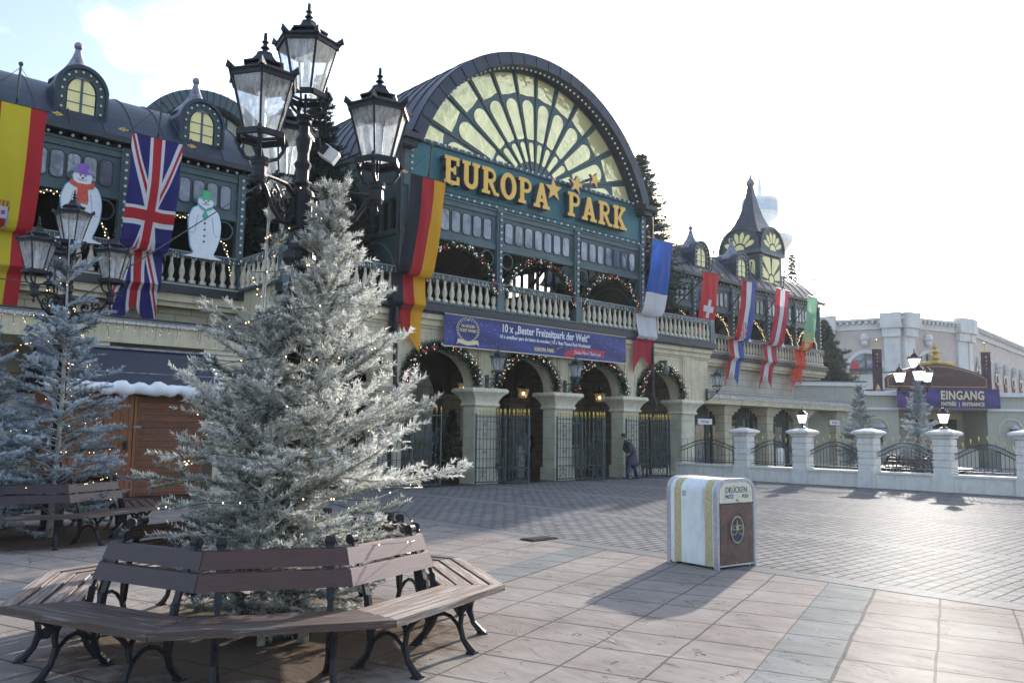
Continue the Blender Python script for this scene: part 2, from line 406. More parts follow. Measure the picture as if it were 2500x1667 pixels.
sd = Vector((math.cos(SUN_AZ)*math.cos(SUN_EL), math.sin(SUN_AZ)*math.cos(SUN_EL), math.sin(SUN_EL)))
so.rotation_euler = sd.to_track_quat('Z','Y').to_euler()
so.location = (20,5,30)
S.view_settings.view_transform = 'Standard'; S.view_settings.look = 'None'; S.view_settings.gamma = 1; S.view_settings.exposure = 1.18
S.view_settings.use_curve_mapping = False
S.cycles.use_denoising = True
S.cycles.max_bounces = 6; S.cycles.transparent_max_bounces = 16; S.cycles.diffuse_bounces = 3; S.cycles.glossy_bounces = 3
S.cycles.sample_clamp_indirect = 6
S.cycles.caustics_reflective = False; S.cycles.caustics_refractive = False

# ------------------------------------------------------------------ ground
def slab_mat():
    m, nt, out = nodes('stamped_concrete_slabs')
    b = N(nt,'ShaderNodeBsdfPrincipled'); b.inputs['Specular IOR Level'].default_value=0; gl_=N(nt,'ShaderNodeBsdfGlossy',Roughness=.42); mg_=N(nt,'ShaderNodeMixShader'); mg_.inputs[0].default_value=.007; L(nt,b.outputs[0],mg_.inputs[1]); L(nt,gl_.outputs[0],mg_.inputs[2]); L(nt,mg_.outputs[0],out.inputs[0])
    tc = N(nt,'ShaderNodeTexCoord'); mp = N(nt,'ShaderNodeMapping'); mp.inputs['Rotation'].default_value = (0,0,-R(19.5))
    L(nt,tc.outputs['Object'],mp.inputs[0])
    sx = N(nt,'ShaderNodeSeparateXYZ'); L(nt,mp.outputs[0],sx.inputs[0])
    # warp the joints a little
    nw = N(nt,'ShaderNodeTexNoise', Scale=1.5, Detail=2.0); L(nt,mp.outputs[0],nw.inputs['Vector'])
    wv = N(nt,'ShaderNodeMapRange'); wv.inputs[3].default_value=-.02; wv.inputs[4].default_value=.02; L(nt,nw.outputs['Fac'],wv.inputs[0])
    u = N(nt,'ShaderNodeMath',operation='ADD'); L(nt,sx.outputs[0],u.inputs[0]); L(nt,wv.outputs[0],u.inputs[1])
    v0 = N(nt,'ShaderNodeMath',operation='ADD'); L(nt,sx.outputs[1],v0.inputs[0]); L(nt,wv.outputs[0],v0.inputs[1])
    # period 3.62 along v, strip of grey stone from .78 to 1.28, joints every .63 in between
    a = N(nt,'ShaderNodeMath',operation='SUBTRACT'); a.inputs[1].default_value=.78; L(nt,v0.outputs[0],a.inputs[0])
    md = N(nt,'ShaderNodeMath',operation='FLOORED_MODULO'); md.inputs[1].default_value=3.62; L(nt,a.outputs[0],md.inputs[0])
    strip = N(nt,'ShaderNodeMath',operation='LESS_THAN'); strip.inputs[1].default_value=.5; L(nt,md.outputs[0],strip.inputs[0])
    b1 = N(nt,'ShaderNodeMath',operation='SUBTRACT'); b1.inputs[1].default_value=.5; L(nt,md.outputs[0],b1.inputs[0])
    b2 = N(nt,'ShaderNodeMath',operation='FLOORED_MODULO'); b2.inputs[1].default_value=.624; L(nt,b1.outputs[0],b2.inputs[0])
    b3 = N(nt,'ShaderNodeMath',operation='SUBTRACT'); b3.inputs[1].default_value=.312; L(nt,b2.outputs[0],b3.inputs[0])
    b4 = N(nt,'ShaderNodeMath',operation='ABSOLUTE'); L(nt,b3.outputs[0],b4.inputs[0])
    jv = N(nt,'ShaderNodeMath',operation='GREATER_THAN'); jv.inputs[1].default_value=.3025; L(nt,b4.outputs[0],jv.inputs[0])
    # the joint at v=.78 (start of the strip)
    j0 = N(nt,'ShaderNodeMath',operation='LESS_THAN'); j0.inputs[1].default_value=.02; L(nt,md.outputs[0],j0.inputs[0])
    ns = N(nt,'ShaderNodeMath',operation='SUBTRACT'); ns.inputs[0].default_value=1; L(nt,strip.outputs[0],ns.inputs[1])
    jv1 = N(nt,'ShaderNodeMath',operation='MULTIPLY'); L(nt,jv.outputs[0],jv1.inputs[0]); L(nt,ns.outputs[0],jv1.inputs[1])
    jv2 = N(nt,'ShaderNodeMath',operation='MAXIMUM'); L(nt,jv1.outputs[0],jv2.inputs[0]); L(nt,j0.outputs[0],jv2.inputs[1])
    # cross joints every .63, each row of slabs with its own slight shift
    rowi = N(nt,'ShaderNodeMath',operation='DIVIDE'); rowi.inputs[1].default_value=.624; L(nt,b1.outputs[0],rowi.inputs[0])
    c1 = N(nt,'ShaderNodeMath',operation='FLOORED_MODULO'); c1.inputs[1].default_value=.62; L(nt,u.outputs[0],c1.inputs[0])
    c2 = N(nt,'ShaderNodeMath',operation='LESS_THAN'); c2.inputs[1].default_value=.028; L(nt,c1.outputs[0],c2.inputs[0])
    jt = N(nt,'ShaderNodeMath',operation='MAXIMUM'); L(nt,jv2.outputs[0],jt.inputs[0]); L(nt,c2.outputs[0],jt.inputs[1])
    # colours
    n1 = N(nt,'ShaderNodeTexNoise', Scale=.9, Detail=8.0, Roughness=.7); L(nt,tc.outputs['Object'],n1.inputs['Vector'])
    r1 = N(nt,'ShaderNodeValToRGB'); e=r1.color_ramp.elements; e[0].position=.3; e[0].color=(.215,.187,.17,1); e[1].position=.7; e[1].color=(.335,.305,.283,1)
    k=e.new(.5); k.color=(.275,.245,.226,1); L(nt,n1.outputs['Fac'],r1.inputs[0])
    r2 = N(nt,'ShaderNodeValToRGB'); e=r2.color_ramp.elements; e[0].position=.3; e[0].color=(.175,.18,.178,1); e[1].position=.7; e[1].color=(.255,.26,.255,1); L(nt,n1.outputs['Fac'],r2.inputs[0])
    mx = N(nt,'ShaderNodeMix', data_type='RGBA'); L(nt,strip.outputs[0],mx.inputs[0]); L(nt,r1.outputs[0],mx.inputs[6]); L(nt,r2.outputs[0],mx.inputs[7])
    # stamped slate relief: stretched along v
    ms = N(nt,'ShaderNodeMapping'); ms.inputs['Rotation'].default_value=(0,0,-R(19.5)+R(4)); ms.inputs['Scale'].default_value=(3.2,1.0,1); L(nt,tc.outputs['Object'],ms.inputs[0])
    nr = N(nt,'ShaderNodeTexNoise', Scale=1.6, Detail=7.0, Roughness=.62); nr.inputs['Distortion'].default_value=.7; L(nt,ms.outputs[0],nr.inputs['Vector'])
    # thin cracks where a slow noise crosses zero
    nc = N(nt,'ShaderNodeTexNoise', Scale=.9, Detail=4.0, Roughness=.55); nc.inputs['Distortion'].default_value=1.2; L(nt,ms.outputs[0],nc.inputs['Vector'])
    q1 = N(nt,'ShaderNodeMath',operation='SUBTRACT'); q1.inputs[1].default_value=.5; L(nt,nc.outputs['Fac'],q1.inputs[0])
    q2 = N(nt,'ShaderNodeMath',operation='ABSOLUTE'); L(nt,q1.outputs[0],q2.inputs[0])
    q3 = N(nt,'ShaderNodeMath',operation='LESS_THAN'); q3.inputs[1].default_value=.006; L(nt,q2.outputs[0],q3.inputs[0])
    nm = N(nt,'ShaderNodeTexNoise', Scale=2.2, Detail=2.0); L(nt,tc.outputs['Object'],nm.inputs['Vector'])
    q4 = N(nt,'ShaderNodeMath',operation='GREATER_THAN'); q4.inputs[1].default_value=.52; L(nt,nm.outputs['Fac'],q4.inputs[0])
    q5 = N(nt,'ShaderNodeMath',operation='MULTIPLY'); L(nt,q3.outputs[0],q5.inputs[0]); L(nt,q4.outputs[0],q5.inputs[1])
    jc = N(nt,'ShaderNodeMath',operation='MAXIMUM'); L(nt,jt.outputs[0],jc.inputs[0]); L(nt,q5.outputs[0],jc.inputs[1])
    mj = N(nt,'ShaderNodeMath',operation='MULTIPLY'); mj.inputs[1].default_value=.58; L(nt,jc.outputs[0],mj.inputs[0])
    # fine dark relief
    rd = N(nt,'ShaderNodeMapRange'); rd.inputs[1].default_value=.36; rd.inputs[2].default_value=.5; rd.inputs[3].default_value=.88; rd.inputs[4].default_value=1; L(nt,nr.outputs['Fac'],rd.inputs[0])
    mr = N(nt,'ShaderNodeMix', data_type='RGBA', blend_type='MULTIPLY'); mr.inputs[0].default_value=1; L(nt,mx.outputs[2],mr.inputs[6])
    gc = N(nt,'ShaderNodeCombineColor'); [L(nt,rd.outputs[0],gc.inputs[i]) for i in range(3)]; L(nt,gc.outputs[0],mr.inputs[7])
    mk = N(nt,'ShaderNodeMix', data_type='RGBA'); L(nt,mj.outputs[0],mk.inputs[0]); L(nt,mr.outputs[2],mk.inputs[6]); mk.inputs[7].default_value=(.02,.017,.016,1)
    # gum spots
    vo = N(nt,'ShaderNodeTexVoronoi', Scale=2.6); L(nt,tc.outputs['Object'],vo.inputs['Vector'])
    vs = N(nt,'ShaderNodeMath',operation='LESS_THAN'); vs.inputs[1].default_value=.035; L(nt,vo.outputs['Distance'],vs.inputs[0])
    vm = N(nt,'ShaderNodeMath',operation='MULTIPLY'); vm.inputs[1].default_value=.6; L(nt,vs.outputs[0],vm.inputs[0])
    mg = N(nt,'ShaderNodeMix', data_type='RGBA'); L(nt,vm.outputs[0],mg.inputs[0]); L(nt,mk.outputs[2],mg.inputs[6]); mg.inputs[7].default_value=(.5,.49,.47,1)
    lastc = mg.outputs[2]
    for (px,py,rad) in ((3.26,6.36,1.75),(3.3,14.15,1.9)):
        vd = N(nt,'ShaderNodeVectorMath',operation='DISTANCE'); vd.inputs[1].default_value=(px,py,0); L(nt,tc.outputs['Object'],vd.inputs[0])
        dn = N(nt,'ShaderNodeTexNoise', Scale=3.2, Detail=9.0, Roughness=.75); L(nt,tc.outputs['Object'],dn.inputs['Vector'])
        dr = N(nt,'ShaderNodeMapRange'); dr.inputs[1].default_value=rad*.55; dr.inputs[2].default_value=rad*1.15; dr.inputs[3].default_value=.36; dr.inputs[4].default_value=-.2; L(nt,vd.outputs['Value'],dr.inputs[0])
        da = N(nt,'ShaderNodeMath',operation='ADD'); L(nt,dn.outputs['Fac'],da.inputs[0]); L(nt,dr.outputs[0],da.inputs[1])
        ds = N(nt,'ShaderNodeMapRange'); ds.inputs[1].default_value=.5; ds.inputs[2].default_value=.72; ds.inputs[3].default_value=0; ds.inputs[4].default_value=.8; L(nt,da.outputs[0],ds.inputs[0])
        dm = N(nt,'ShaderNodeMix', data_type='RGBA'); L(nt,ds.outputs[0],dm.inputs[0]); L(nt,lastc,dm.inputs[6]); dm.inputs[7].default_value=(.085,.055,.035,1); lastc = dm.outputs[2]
    L(nt,lastc,b.inputs['Base Color'])
    rr = N(nt,'ShaderNodeMapRange'); rr.inputs[3].default_value=.55; rr.inputs[4].default_value=.82; L(nt,n1.outputs['Fac'],rr.inputs[0]); L(nt,rr.outputs[0],b.inputs['Roughness'])
    h1 = N(nt,'ShaderNodeMath',operation='MULTIPLY'); h1.inputs[1].default_value=-1.2; L(nt,jc.outputs[0],h1.inputs[0])
    h2 = N(nt,'ShaderNodeMath',operation='ADD'); L(nt,h1.outputs[0],h2.inputs[0]); L(nt,nr.outputs['Fac'],h2.inputs[1])
    bp = N(nt,'ShaderNodeBump', Strength=.6, Distance=.02); L(nt,h2.outputs[0],bp.inputs['Height']); L(nt,bp.outputs[0],b.inputs['Normal'])
    L(nt,bp.outputs[0],gl_.inputs['Normal'])
    return m
def paver_mat():
    m, nt, out = nodes('grey_pavers')
    b = N(nt,'ShaderNodeBsdfPrincipled'); b.inputs['Specular IOR Level'].default_value=0; gl_=N(nt,'ShaderNodeBsdfGlossy',Roughness=.42); mg_=N(nt,'ShaderNodeMixShader'); mg_.inputs[0].default_value=.011; L(nt,b.outputs[0],mg_.inputs[1]); L(nt,gl_.outputs[0],mg_.inputs[2]); L(nt,mg_.outputs[0],out.inputs[0])
    tc = N(nt,'ShaderNodeTexCoord')
    nw = N(nt,'ShaderNodeTexNoise', Scale=.5, Detail=2.0); L(nt,tc.outputs['Object'],nw.inputs['Vector'])
    va = N(nt,'ShaderNodeVectorMath',operation='MULTIPLY_ADD'); va.inputs[1].default_value=(.12,.12,0); L(nt,nw.outputs['Color'],va.inputs[0]); L(nt,tc.outputs['Object'],va.inputs[2])
    br = N(nt,'ShaderNodeTexBrick', Scale=1.0); br.offset=.5
    br.inputs['Brick Width'].default_value=.3; br.inputs['Row Height'].default_value=.165; br.inputs['Mortar Size'].default_value=.014; br.inputs['Mortar Smooth'].default_value=.2
    br.inputs['Color1'].default_value=(.235,.23,.232,1); br.inputs['Color2'].default_value=(.175,.17,.175,1); br.inputs['Mortar'].default_value=(.02,.02,.024,1)
    L(nt,va.outputs[0],br.inputs['Vector'])
    sx = N(nt,'ShaderNodeSeparateXYZ'); L(nt,tc.outputs['Object'],sx.inputs[0])
    a = N(nt,'ShaderNodeMath',operation='SUBTRACT'); a.inputs[1].default_value=9.2; L(nt,sx.outputs[0],a.inputs[0])
    md = N(nt,'ShaderNodeMath',operation='FLOORED_MODULO'); md.inputs[1].default_value=3.75; L(nt,a.outputs[0],md.inputs[0])
    st = N(nt,'ShaderNodeMath',operation='LESS_THAN'); st.inputs[1].default_value=.38; L(nt,md.outputs[0],st.inputs[0])
    js = N(nt,'ShaderNodeMath',operation='COMPARE'); js.inputs[1].default_value=.38; js.inputs[2].default_value=.012; L(nt,md.outputs[0],js.inputs[0])
    n1 = N(nt,'ShaderNodeTexNoise', Scale=.45, Detail=8.0, Roughness=.62); L(nt,tc.outputs['Object'],n1.inputs['Vector'])
    r1 = N(nt,'ShaderNodeMapRange'); r1.inputs[3].default_value=.72; r1.inputs[4].default_value=1.3; L(nt,n1.outputs['Fac'],r1.inputs[0])
    mx = N(nt,'ShaderNodeMix', data_type='RGBA'); L(nt,st.outputs[0],mx.inputs[0]); L(nt,br.outputs['Color'],mx.inputs[6]); mx.inputs[7].default_value=(.195,.197,.197,1)
    mj = N(nt,'ShaderNodeMix', data_type='RGBA'); L(nt,js.outputs[0],mj.inputs[0]); L(nt,mx.outputs[2],mj.inputs[6]); mj.inputs[7].default_value=(.03,.03,.035,1)
    hv = N(nt,'ShaderNodeHueSaturation'); L(nt,mj.outputs[2],hv.inputs['Color']); L(nt,r1.outputs[0],hv.inputs['Value'])
    L(nt,hv.outputs[0],b.inputs['Base Color'])
    rr = N(nt,'ShaderNodeMapRange'); rr.inputs[3].default_value=.5; rr.inputs[4].default_value=.78; L(nt,n1.outputs['Fac'],rr.inputs[0]); L(nt,rr.outputs[0],b.inputs['Roughness'])
    n2 = N(nt,'ShaderNodeTexNoise', Scale=9.0, Detail=6.0, Roughness=.7); L(nt,tc.outputs['Object'],n2.inputs['Vector'])
    iv = N(nt,'ShaderNodeMath',operation='SUBTRACT'); L(nt,n2.outputs['Fac'],iv.inputs[0]); L(nt,br.outputs['Fac'],iv.inputs[1])
    bp = N(nt,'ShaderNodeBump', Strength=.5, Distance=.015); L(nt,iv.outputs[0],bp.inputs['Height']); L(nt,bp.outputs[0],b.inputs['Normal'])
    L(nt,bp.outputs[0],gl_.inputs['Normal'])
    return m
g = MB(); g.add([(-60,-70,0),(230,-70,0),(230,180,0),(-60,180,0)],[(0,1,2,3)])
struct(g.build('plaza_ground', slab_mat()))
g = MB(); g.add([(9.2,-40,.004),(80,-40,.004),(80,19.6,.004),(9.2,19.6,.004)],[(0,1,2,3)])
struct(g.build('paved_road', paver_mat()))
g = MB(); g.add([(10.4,19.6,.008),(28.2,19.6,.008),(28.2,45,.008),(10.4,45,.008)],[(0,1,2,3)])
struct(g.build('arcade_floor', brickmat('brown_floor_tiles', (.16,.105,.07), (.06,.045,.035), .3,.3, rough=.45, offset=0)))
# cast iron drain cover
d = MB(); d.box(8.95,9.15,.006,9.5,9.45,.02)
for i in range(9): d.box(8.98+i*.058,9.18,.02,9.01+i*.058,9.42,.03)
tag(d.build('drain_cover', MT['iron']), 'dark square drain cover let into the grey strip of paving', 'drain cover')

# ------------------------------------------------------------------ the air itself
hz = bpy.data.materials.new('thin_haze'); hz.use_nodes = True; nt = hz.node_tree; nt.nodes.clear()
o_ = nt.nodes.new('ShaderNodeOutputMaterial'); vp = nt.nodes.new('ShaderNodeVolumePrincipled')
vp.inputs['Color'].default_value = (.93,.96,1,1); vp.inputs['Density'].default_value = .00035; vp.inputs['Anisotropy'].default_value = .35
nt.links.new(vp.outputs[0], o_.inputs['Volume'])
m = MB(); m.box(-62,-72,-1,232,182,44); hb_ = m.build('haze', hz); hb_['kind'] = 'stuff'
MT['pillarstone'] = brickmat('pale_pillar_stone', (.64,.61,.48), (.4,.38,.32), 3.0, .72, ms=.01, var=.05, dirt=.35)
MT['passbrick'] = brickmat('shade_darkened_passage_stone', (.3,.265,.2), (.12,.105,.08), .8, .36, ms=.014)  # cream coursed stone darkened to carry the passage's shade
# ------------------------------------------------------------------ architecture helpers
def arc(cx, cz, r, a0, a1, n, rz=None):
    rz = rz or r
    return [(cx+r*math.cos(a0+(a1-a0)*i/n), cz+rz*math.sin(a0+(a1-a0)*i/n)) for i in range(n+1)]
def rrect(x0, z0, x1, z1, r, n=4):
    p = []
    for cx,cz,a in ((x1-r,z0+r,-PI/2),(x1-r,z1-r,0),(x0+r,z1-r,PI/2),(x0+r,z0+r,PI)):
        p += [(cx+r*math.cos(a+PI/2*i/n), cz+r*math.sin(a+PI/2*i/n)) for i in range(n+1)]
    return p
bulb_me = None
def _b():
    m = MB(); m.ball((0,0,0), .042, 8); return m.mesh('bulb', MT['bulb'], True)
bulb_me = _b()
def _bal():
    m = MB()
    m.box(-.075,-.075,0,.075,.075,.1)
    m.lathe([(.05,.1),(.06,.13),(.045,.16),(.075,.25),(.083,.32),(.07,.4),(.045,.5),(.036,.6),(.05,.62),(.035,.66),(.055,.74),(.06,.76)],(0,0,0),10)
    return m.mesh('baluster', MT['creamlt'], True)
bal_me = _bal()
ZR0, ZR1 = 5.48, 6.35        # balustrade foot and top of rail
def balustrade(parent, a, b, name='balustrade', pts_out=None, step=.285):
    """rail, foot strip; baluster positions go to pts_out"""
    a = Vector((a[0],a[1],0)); b = Vector((b[0],b[1],0)); d = (b-a); ln = d.length; d.normalize()
    m = MB()
    m.bar(a+UP*6.28, b+UP*6.28, .2, .14); m.bar(a+UP*6.37, b+UP*6.37, .26, .05)
    r = m.build('rail', MT['frame'], parent)
    m = MB(); m.bar(a+UP*5.49, b+UP*5.49, .26, .06)
    k = int(ln/.14); per = Vector((d.y,-d.x,0))
    for i in range(k): m.ball(a+d*(i+.5)*ln/k+per*.15+UP*5.45, .035, 6)
    m.build('foot_moulding', MT['frame'], parent)
    n = max(1,int(round(ln/step)))
    for i in range(n):
        p = a+d*(i+.5)*ln/n; pts_out.append((p.x,p.y,5.52))
    return r
def icicles(name, a, b, z, label, n=None, drop=.28, matw='wirewhite', group='icicle light strings along the rails and roof edges'):
    a = Vector((a[0],a[1],0)); b = Vector((b[0],b[1],0)); d = (b-a); ln = d.length; d.normalize(); per = Vector((d.y,-d.x,0))
    root = thing(name, label, 'light string', (a.x,a.y,z), 0, group)
    m = MB(); q = MB(); rnd = random.Random(int(a.x*100+z*10))
    m.tube([a+UP*(z+.01*math.sin(i*2.1)) for i in (0,)]+[b+UP*z], .007, 4)
    n = n or int(ln/.085)
    for i in range(n):
        p = a+d*(i+rnd.random()*.7)*ln/n+UP*z; L_ = drop*(.35+rnd.random())
        pts = [p]; x = p.copy()
        for k in range(3):
            x = x-UP*L_/3+d*rnd.uniform(-.035,.035)+per*rnd.uniform(0,.03); pts.append(x.copy())
            if rnd.random()<.3: q.ball(x, .008, 4)
        m.tube(pts, .0055, 3, cap=False)
    m.build('wire', MT[matw], root); o = q.build('tiny_bulbs', MT['cool'], root); o['kind'] = 'stuff'
    return root

def upper_bay(root, x0, x1, Y, bulbs, nwin=7, arch=True, fairy=None, colw=.2, xc=None, front=-1):
    """one open bay of the green pavilion between columns centred at x0 and x1: beams, window band, arch ring, corner rings"""
    m = MB(); f = front
    m.box(x0+.1, Y-.02, 8.62, x1-.1, Y+.14, 8.86)           # top beam
    m.box(x0+.1, Y-.06, 8.78, x1-.1, Y+.0, 8.84)
    m.box(x0+.1, Y+.04, 7.62, x1-.1, Y+.12, 8.62)            # window band panel
    m.box(x0+.1, Y-.02, 7.5, x1-.1, Y+.16, 7.68)            # lower beam
    m.build('window_band', MT['frame'], root)
    w = (x1-x0-.5)/nwin
    for i in range(nwin):
        a = x0+.25+i*w+w*.12; b = x0+.25+(i+1)*w-w*.12
        k = MB(); k.prism(rrect(a,7.82,b,8.48,.1), 'y', Y+.022, Y+.04)
        p = k.build('window', MT['pane'], root)
        k = MB(); k.band(rrect(a-.03,7.79,b+.03,8.51,.12), rrect(a,7.82,b,8.48,.1), 'y', Y+.005, Y+.039, closed=True)
        k.build('window_rim', MT['framed'], p, world=True)
    if arch:
        cx = (x0+x1)/2; hw = (x1-x0)/2-.16
        m = MB(); o = arc(cx,5.95,hw,0,PI,28,1.5); q = arc(cx,5.95,hw-.06,0,PI,28,1.44)
        m.band(o,q,'y',Y+.02,Y+.1)
        m.box(cx-.02,Y+.04,7.44,cx+.02,Y+.08,7.52)
        for s in (-1,1):
            m.box(cx+s*hw*.45-.012,Y+.04,7.2,cx+s*hw*.45+.012,Y+.08,7.52)
        m.build('arch_rib', MT['framed'], root)
        for s in (-1,1):
            m = MB(); c = (cx+s*(hw-.27), 7.2)
            m.band(arc(c[0],c[1],.27,0,2*PI,24)[:-1], arc(c[0],c[1],.235,0,2*PI,24)[:-1],'y',Y+.04,Y+.08,closed=True)
            m.build('ring_ornament', MT['frame'], root)
        if fairy is not None:
            n = 60
            for i in range(n):
                t = PI*i/(n-1); rr = random.uniform(-.1,.02)
                fairy.append((cx+(hw+rr)*math.cos(t), Y-.02+random.uniform(-.04,.02), 5.95+(1.5+rr)*math.sin(t)-.02))
    bulbs += [(x0+.2+(x1-x0-.4)*i/10, Y-.1, 8.9) for i in range(11)]
def column(root, x, Y, z0=5.45, z1=8.9, w=.22, bulbs=None, name='column'):
    m = MB(); m.box(x-w/2, Y-.08, z0, x+w/2, Y+.16, z1)
    m.box(x-w/2-.03, Y-.1, z1-.12, x+w/2+.03, Y+.18, z1-.04)
    m.box(x-.04, Y-.105, z0, x+.04, Y-.08, z1-.14)
    m.build(name, MT['frame'], root)
    if bulbs is not None: bulbs += [(x, Y-.13, 6.6+.21*i) for i in range(11)]

def dormer(parent, x, Y, label=None, zb=9.5):
    m = MB()
    prof_o = [(x-.6,zb),(x-.6,zb+.72)] + arc(x,zb+.72,.6,PI,0,16,.66)[1:-1] + [(x+.6,zb+.72),(x+.6,zb)]
    prof_i = [(x-.36,zb+.14),(x-.36,zb+.72)] + arc(x,zb+.72,.36,PI,0,16,.42)[1:-1] + [(x+.36,zb+.72),(x+.36,zb+.14)]
    m.band(prof_o, prof_i, 'y', Y, Y+.12)
    m.box(x-.36,Y+.002,zb+.02,x+.36,Y+.12,zb+.14)
    po = [(x-.64,zb-.02),(x-.64,zb+.72)] + arc(x,zb+.72,.66,PI,0,16,.74)[1:-1] + [(x+.64,zb+.72),(x+.64,zb-.02)]
    pi_ = [(x-.58,zb-.02),(x-.58,zb+.72)] + arc(x,zb+.72,.58,PI,0,16,.64)[1:-1] + [(x+.58,zb+.72),(x+.58,zb-.02)]
    d = m.build('dormer', MT['framed'], parent)
    m = MB(); m.band(po, pi_, 'y', Y-.06, Y+2.2); m.build('dormer_hood', MT['roof'], d)
    for s in (-1,1):
        m = MB()
        a0,a1 = (PI,PI/2) if s<0 else (0,PI/2)
        pts = [(x+s*.03,zb+.16),(x+s*.33,zb+.16),(x+s*.33,zb+.72)] + [(x+.33*math.cos(a0+(a1-a0)*i/8),zb+.72+.39*math.sin(a0+(a1-a0)*i/8)) for i in range(1,9)]
        pts[-1] = (x+s*.03, zb+.72+.39)
        m.prism(pts, 'y', Y+.03, Y+.05); m.build('pane', MT['yellow2'], d)
    m = MB(); m.box(x-.03,Y+.015,zb+.14,x+.03,Y+.06,zb+1.12)
    for z in (zb+.44,zb+.74): m.box(x-.33,Y+.02,z-.012,x+.33,Y+.06,z+.012)
    m.build('glazing_bar', MT['frame'], d)
    m = MB()
    for i in range(9):
        t = PI*i/8; m.ball((x+.47*math.cos(t), Y-.03, zb+.74+.53*math.sin(t)), .032, 6)
    for s in (-1,1):
        for z in (zb+.25,zb+.5): m.ball((x+s*.47,Y-.03,z),.032,6)
    m.build('bulb_row', MT['bulb'], d)
    m = MB(); yc = Y+.62
    m.lathe([(.66,1.08),(.56,1.2),(.45,1.33),(.33,1.48),(.21,1.68),(.13,1.88),(.085,2.03),(.075,2.1)],(x,yc,zb),16)
    m.ball((x,yc,zb+2.2),.11,12); m.build('pointed_cap', MT['zinc'], d, smooth=True)
    return d
def wing_roof(root, x0, x1, Y, dorm):
    """curved metal roof: profile in y,z; the front half shows"""
    prof = [(Y-.25,9.0),(Y-.12,9.12)] + [(Y-.05+3.2*q, 9.16+1.92*(1-(1-q)**2.2)) for q in [i/12 for i in range(13)]]
    back = [(2*(Y+3.15)-y+.6, z) for y,z in reversed(prof)]
    P = prof+back; m = MB()
    n = len(P); v = [(x0,y,z) for y,z in P]+[(x1,y,z) for y,z in P]
    m.add(v, [(i,i+1,n+i+1,n+i) for i in range(n-1)]+[tuple(range(n-1,-1,-1)), tuple(range(n,2*n))])
    r = m.build('roof', MT['roof'], root)
    m = MB(); x = x0+.02
    while x <= x1:
        q = [(x, y-.012*0, z+.012) for y,z in P[:n//2+2]]
        m.tube(q, .022, 4, cap=False); x += .795
    m.build('standing_seam', MT['roofdark'], r)
    m = MB(); m.box(x0-.05,Y-.34,8.95,x1+.05,Y-.2,9.1); m.build('gutter', MT['roofdark'], root)
    for d in dorm: dormer(root, d, Y+.38)
def wing(root, x0, x1, Y, cols, dorm, garl=False, endwall=None):
    bulbs = []; fairy = []
    for a,b in zip(cols,cols[1:]): upper_bay(root, a, b, Y, bulbs, fairy=fairy)
    for c in cols: column(root, c, Y, bulbs=bulbs)
    wing_roof(root, x0, x1, Y, dorm)
    scatter('light_bulb', bulb_me, bulbs, root)
    m = MB()
    for p in fairy: m.ball(p, .013, 4)
    o = m.build('arch_fairy_lights', MT['warm'], root); o['kind'] = 'stuff'
    # floor, cornice, back wall with open slots near the floor
    m = MB(); m.box(x0,Y-.35,5.3,x1,Y+6.5,5.46); m.build('terrace_slab', MT['cream'], root)
    m = MB(); m.box(x0,Y-.42,5.2,x1,Y-.1,5.42); m.build('cornice', MT['roofdark'], root)
    m = MB(); m.box(x0,Y-.3,4.98,x1,Y-.1,5.2); m.box(x0,Y-.2,4.85,x1,Y-.08,4.98); m.build('cornice_moulding', MT['cream'], root)
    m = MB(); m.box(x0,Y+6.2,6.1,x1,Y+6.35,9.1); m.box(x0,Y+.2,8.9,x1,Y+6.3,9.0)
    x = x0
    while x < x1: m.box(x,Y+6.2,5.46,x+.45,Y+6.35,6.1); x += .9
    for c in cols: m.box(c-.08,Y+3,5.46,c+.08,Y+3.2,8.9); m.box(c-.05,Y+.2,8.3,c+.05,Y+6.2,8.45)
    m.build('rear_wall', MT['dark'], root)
    pts = []; balustrade(root, (x0,Y-.12), (x1,Y-.12), pts_out=pts)
    return pts

# ================================================================== central hall
HX = [14.2,17.75,21.45,25.1]
hall = thing('entrance_hall', 'central entrance hall with arched fan window, green upper floor and cream arcade', 'building', (19.5,20,0))
bulbs = []
Y0 = 19.9
for a,b in zip(HX,HX[1:]): upper_bay(hall, a, b, Y0, bulbs, 7)
for c in HX: column(hall, c, Y0, z1=8.9, w=.24, bulbs=bulbs)
# tall corner posts beside the sign board
for x in (14.05,25.25):
    m = MB(); m.box(x-.14,Y0-.06,8.9,x+.14,Y0+.3,10.6); m.box(x-.14,Y0+.0,5.46,x+.14,Y0+.3,8.9); m.build('corner_post', MT['frame'], hall)
    bulbs += [(x+(.1 if x<20 else -.1),Y0-.1,9.0+.2*i) for i in range(7)]
m = MB(); m.box(14.19,Y0+.02,8.9,25.11,Y0+.2,10.38)
for x in (15.9,17.75,19.6,21.4,23.3): m.box(x-.006,Y0+.012,8.95,x+.006,Y0+.02,10.33)
m.build('sign_board', MT['teal'], hall)
m = MB(); m.box(14.0,Y0-.06,10.36,25.3,Y0+.2,10.48); m.box(14.19,Y0-.02,9.02,25.11,Y0+.02,9.06); m.build('moulding', MT['frame'], hall)
bulbs += [(14.3+.27*i, Y0-.11, 10.42) for i in range(41)]
scatter('light_bulb', bulb_me, bulbs, hall)
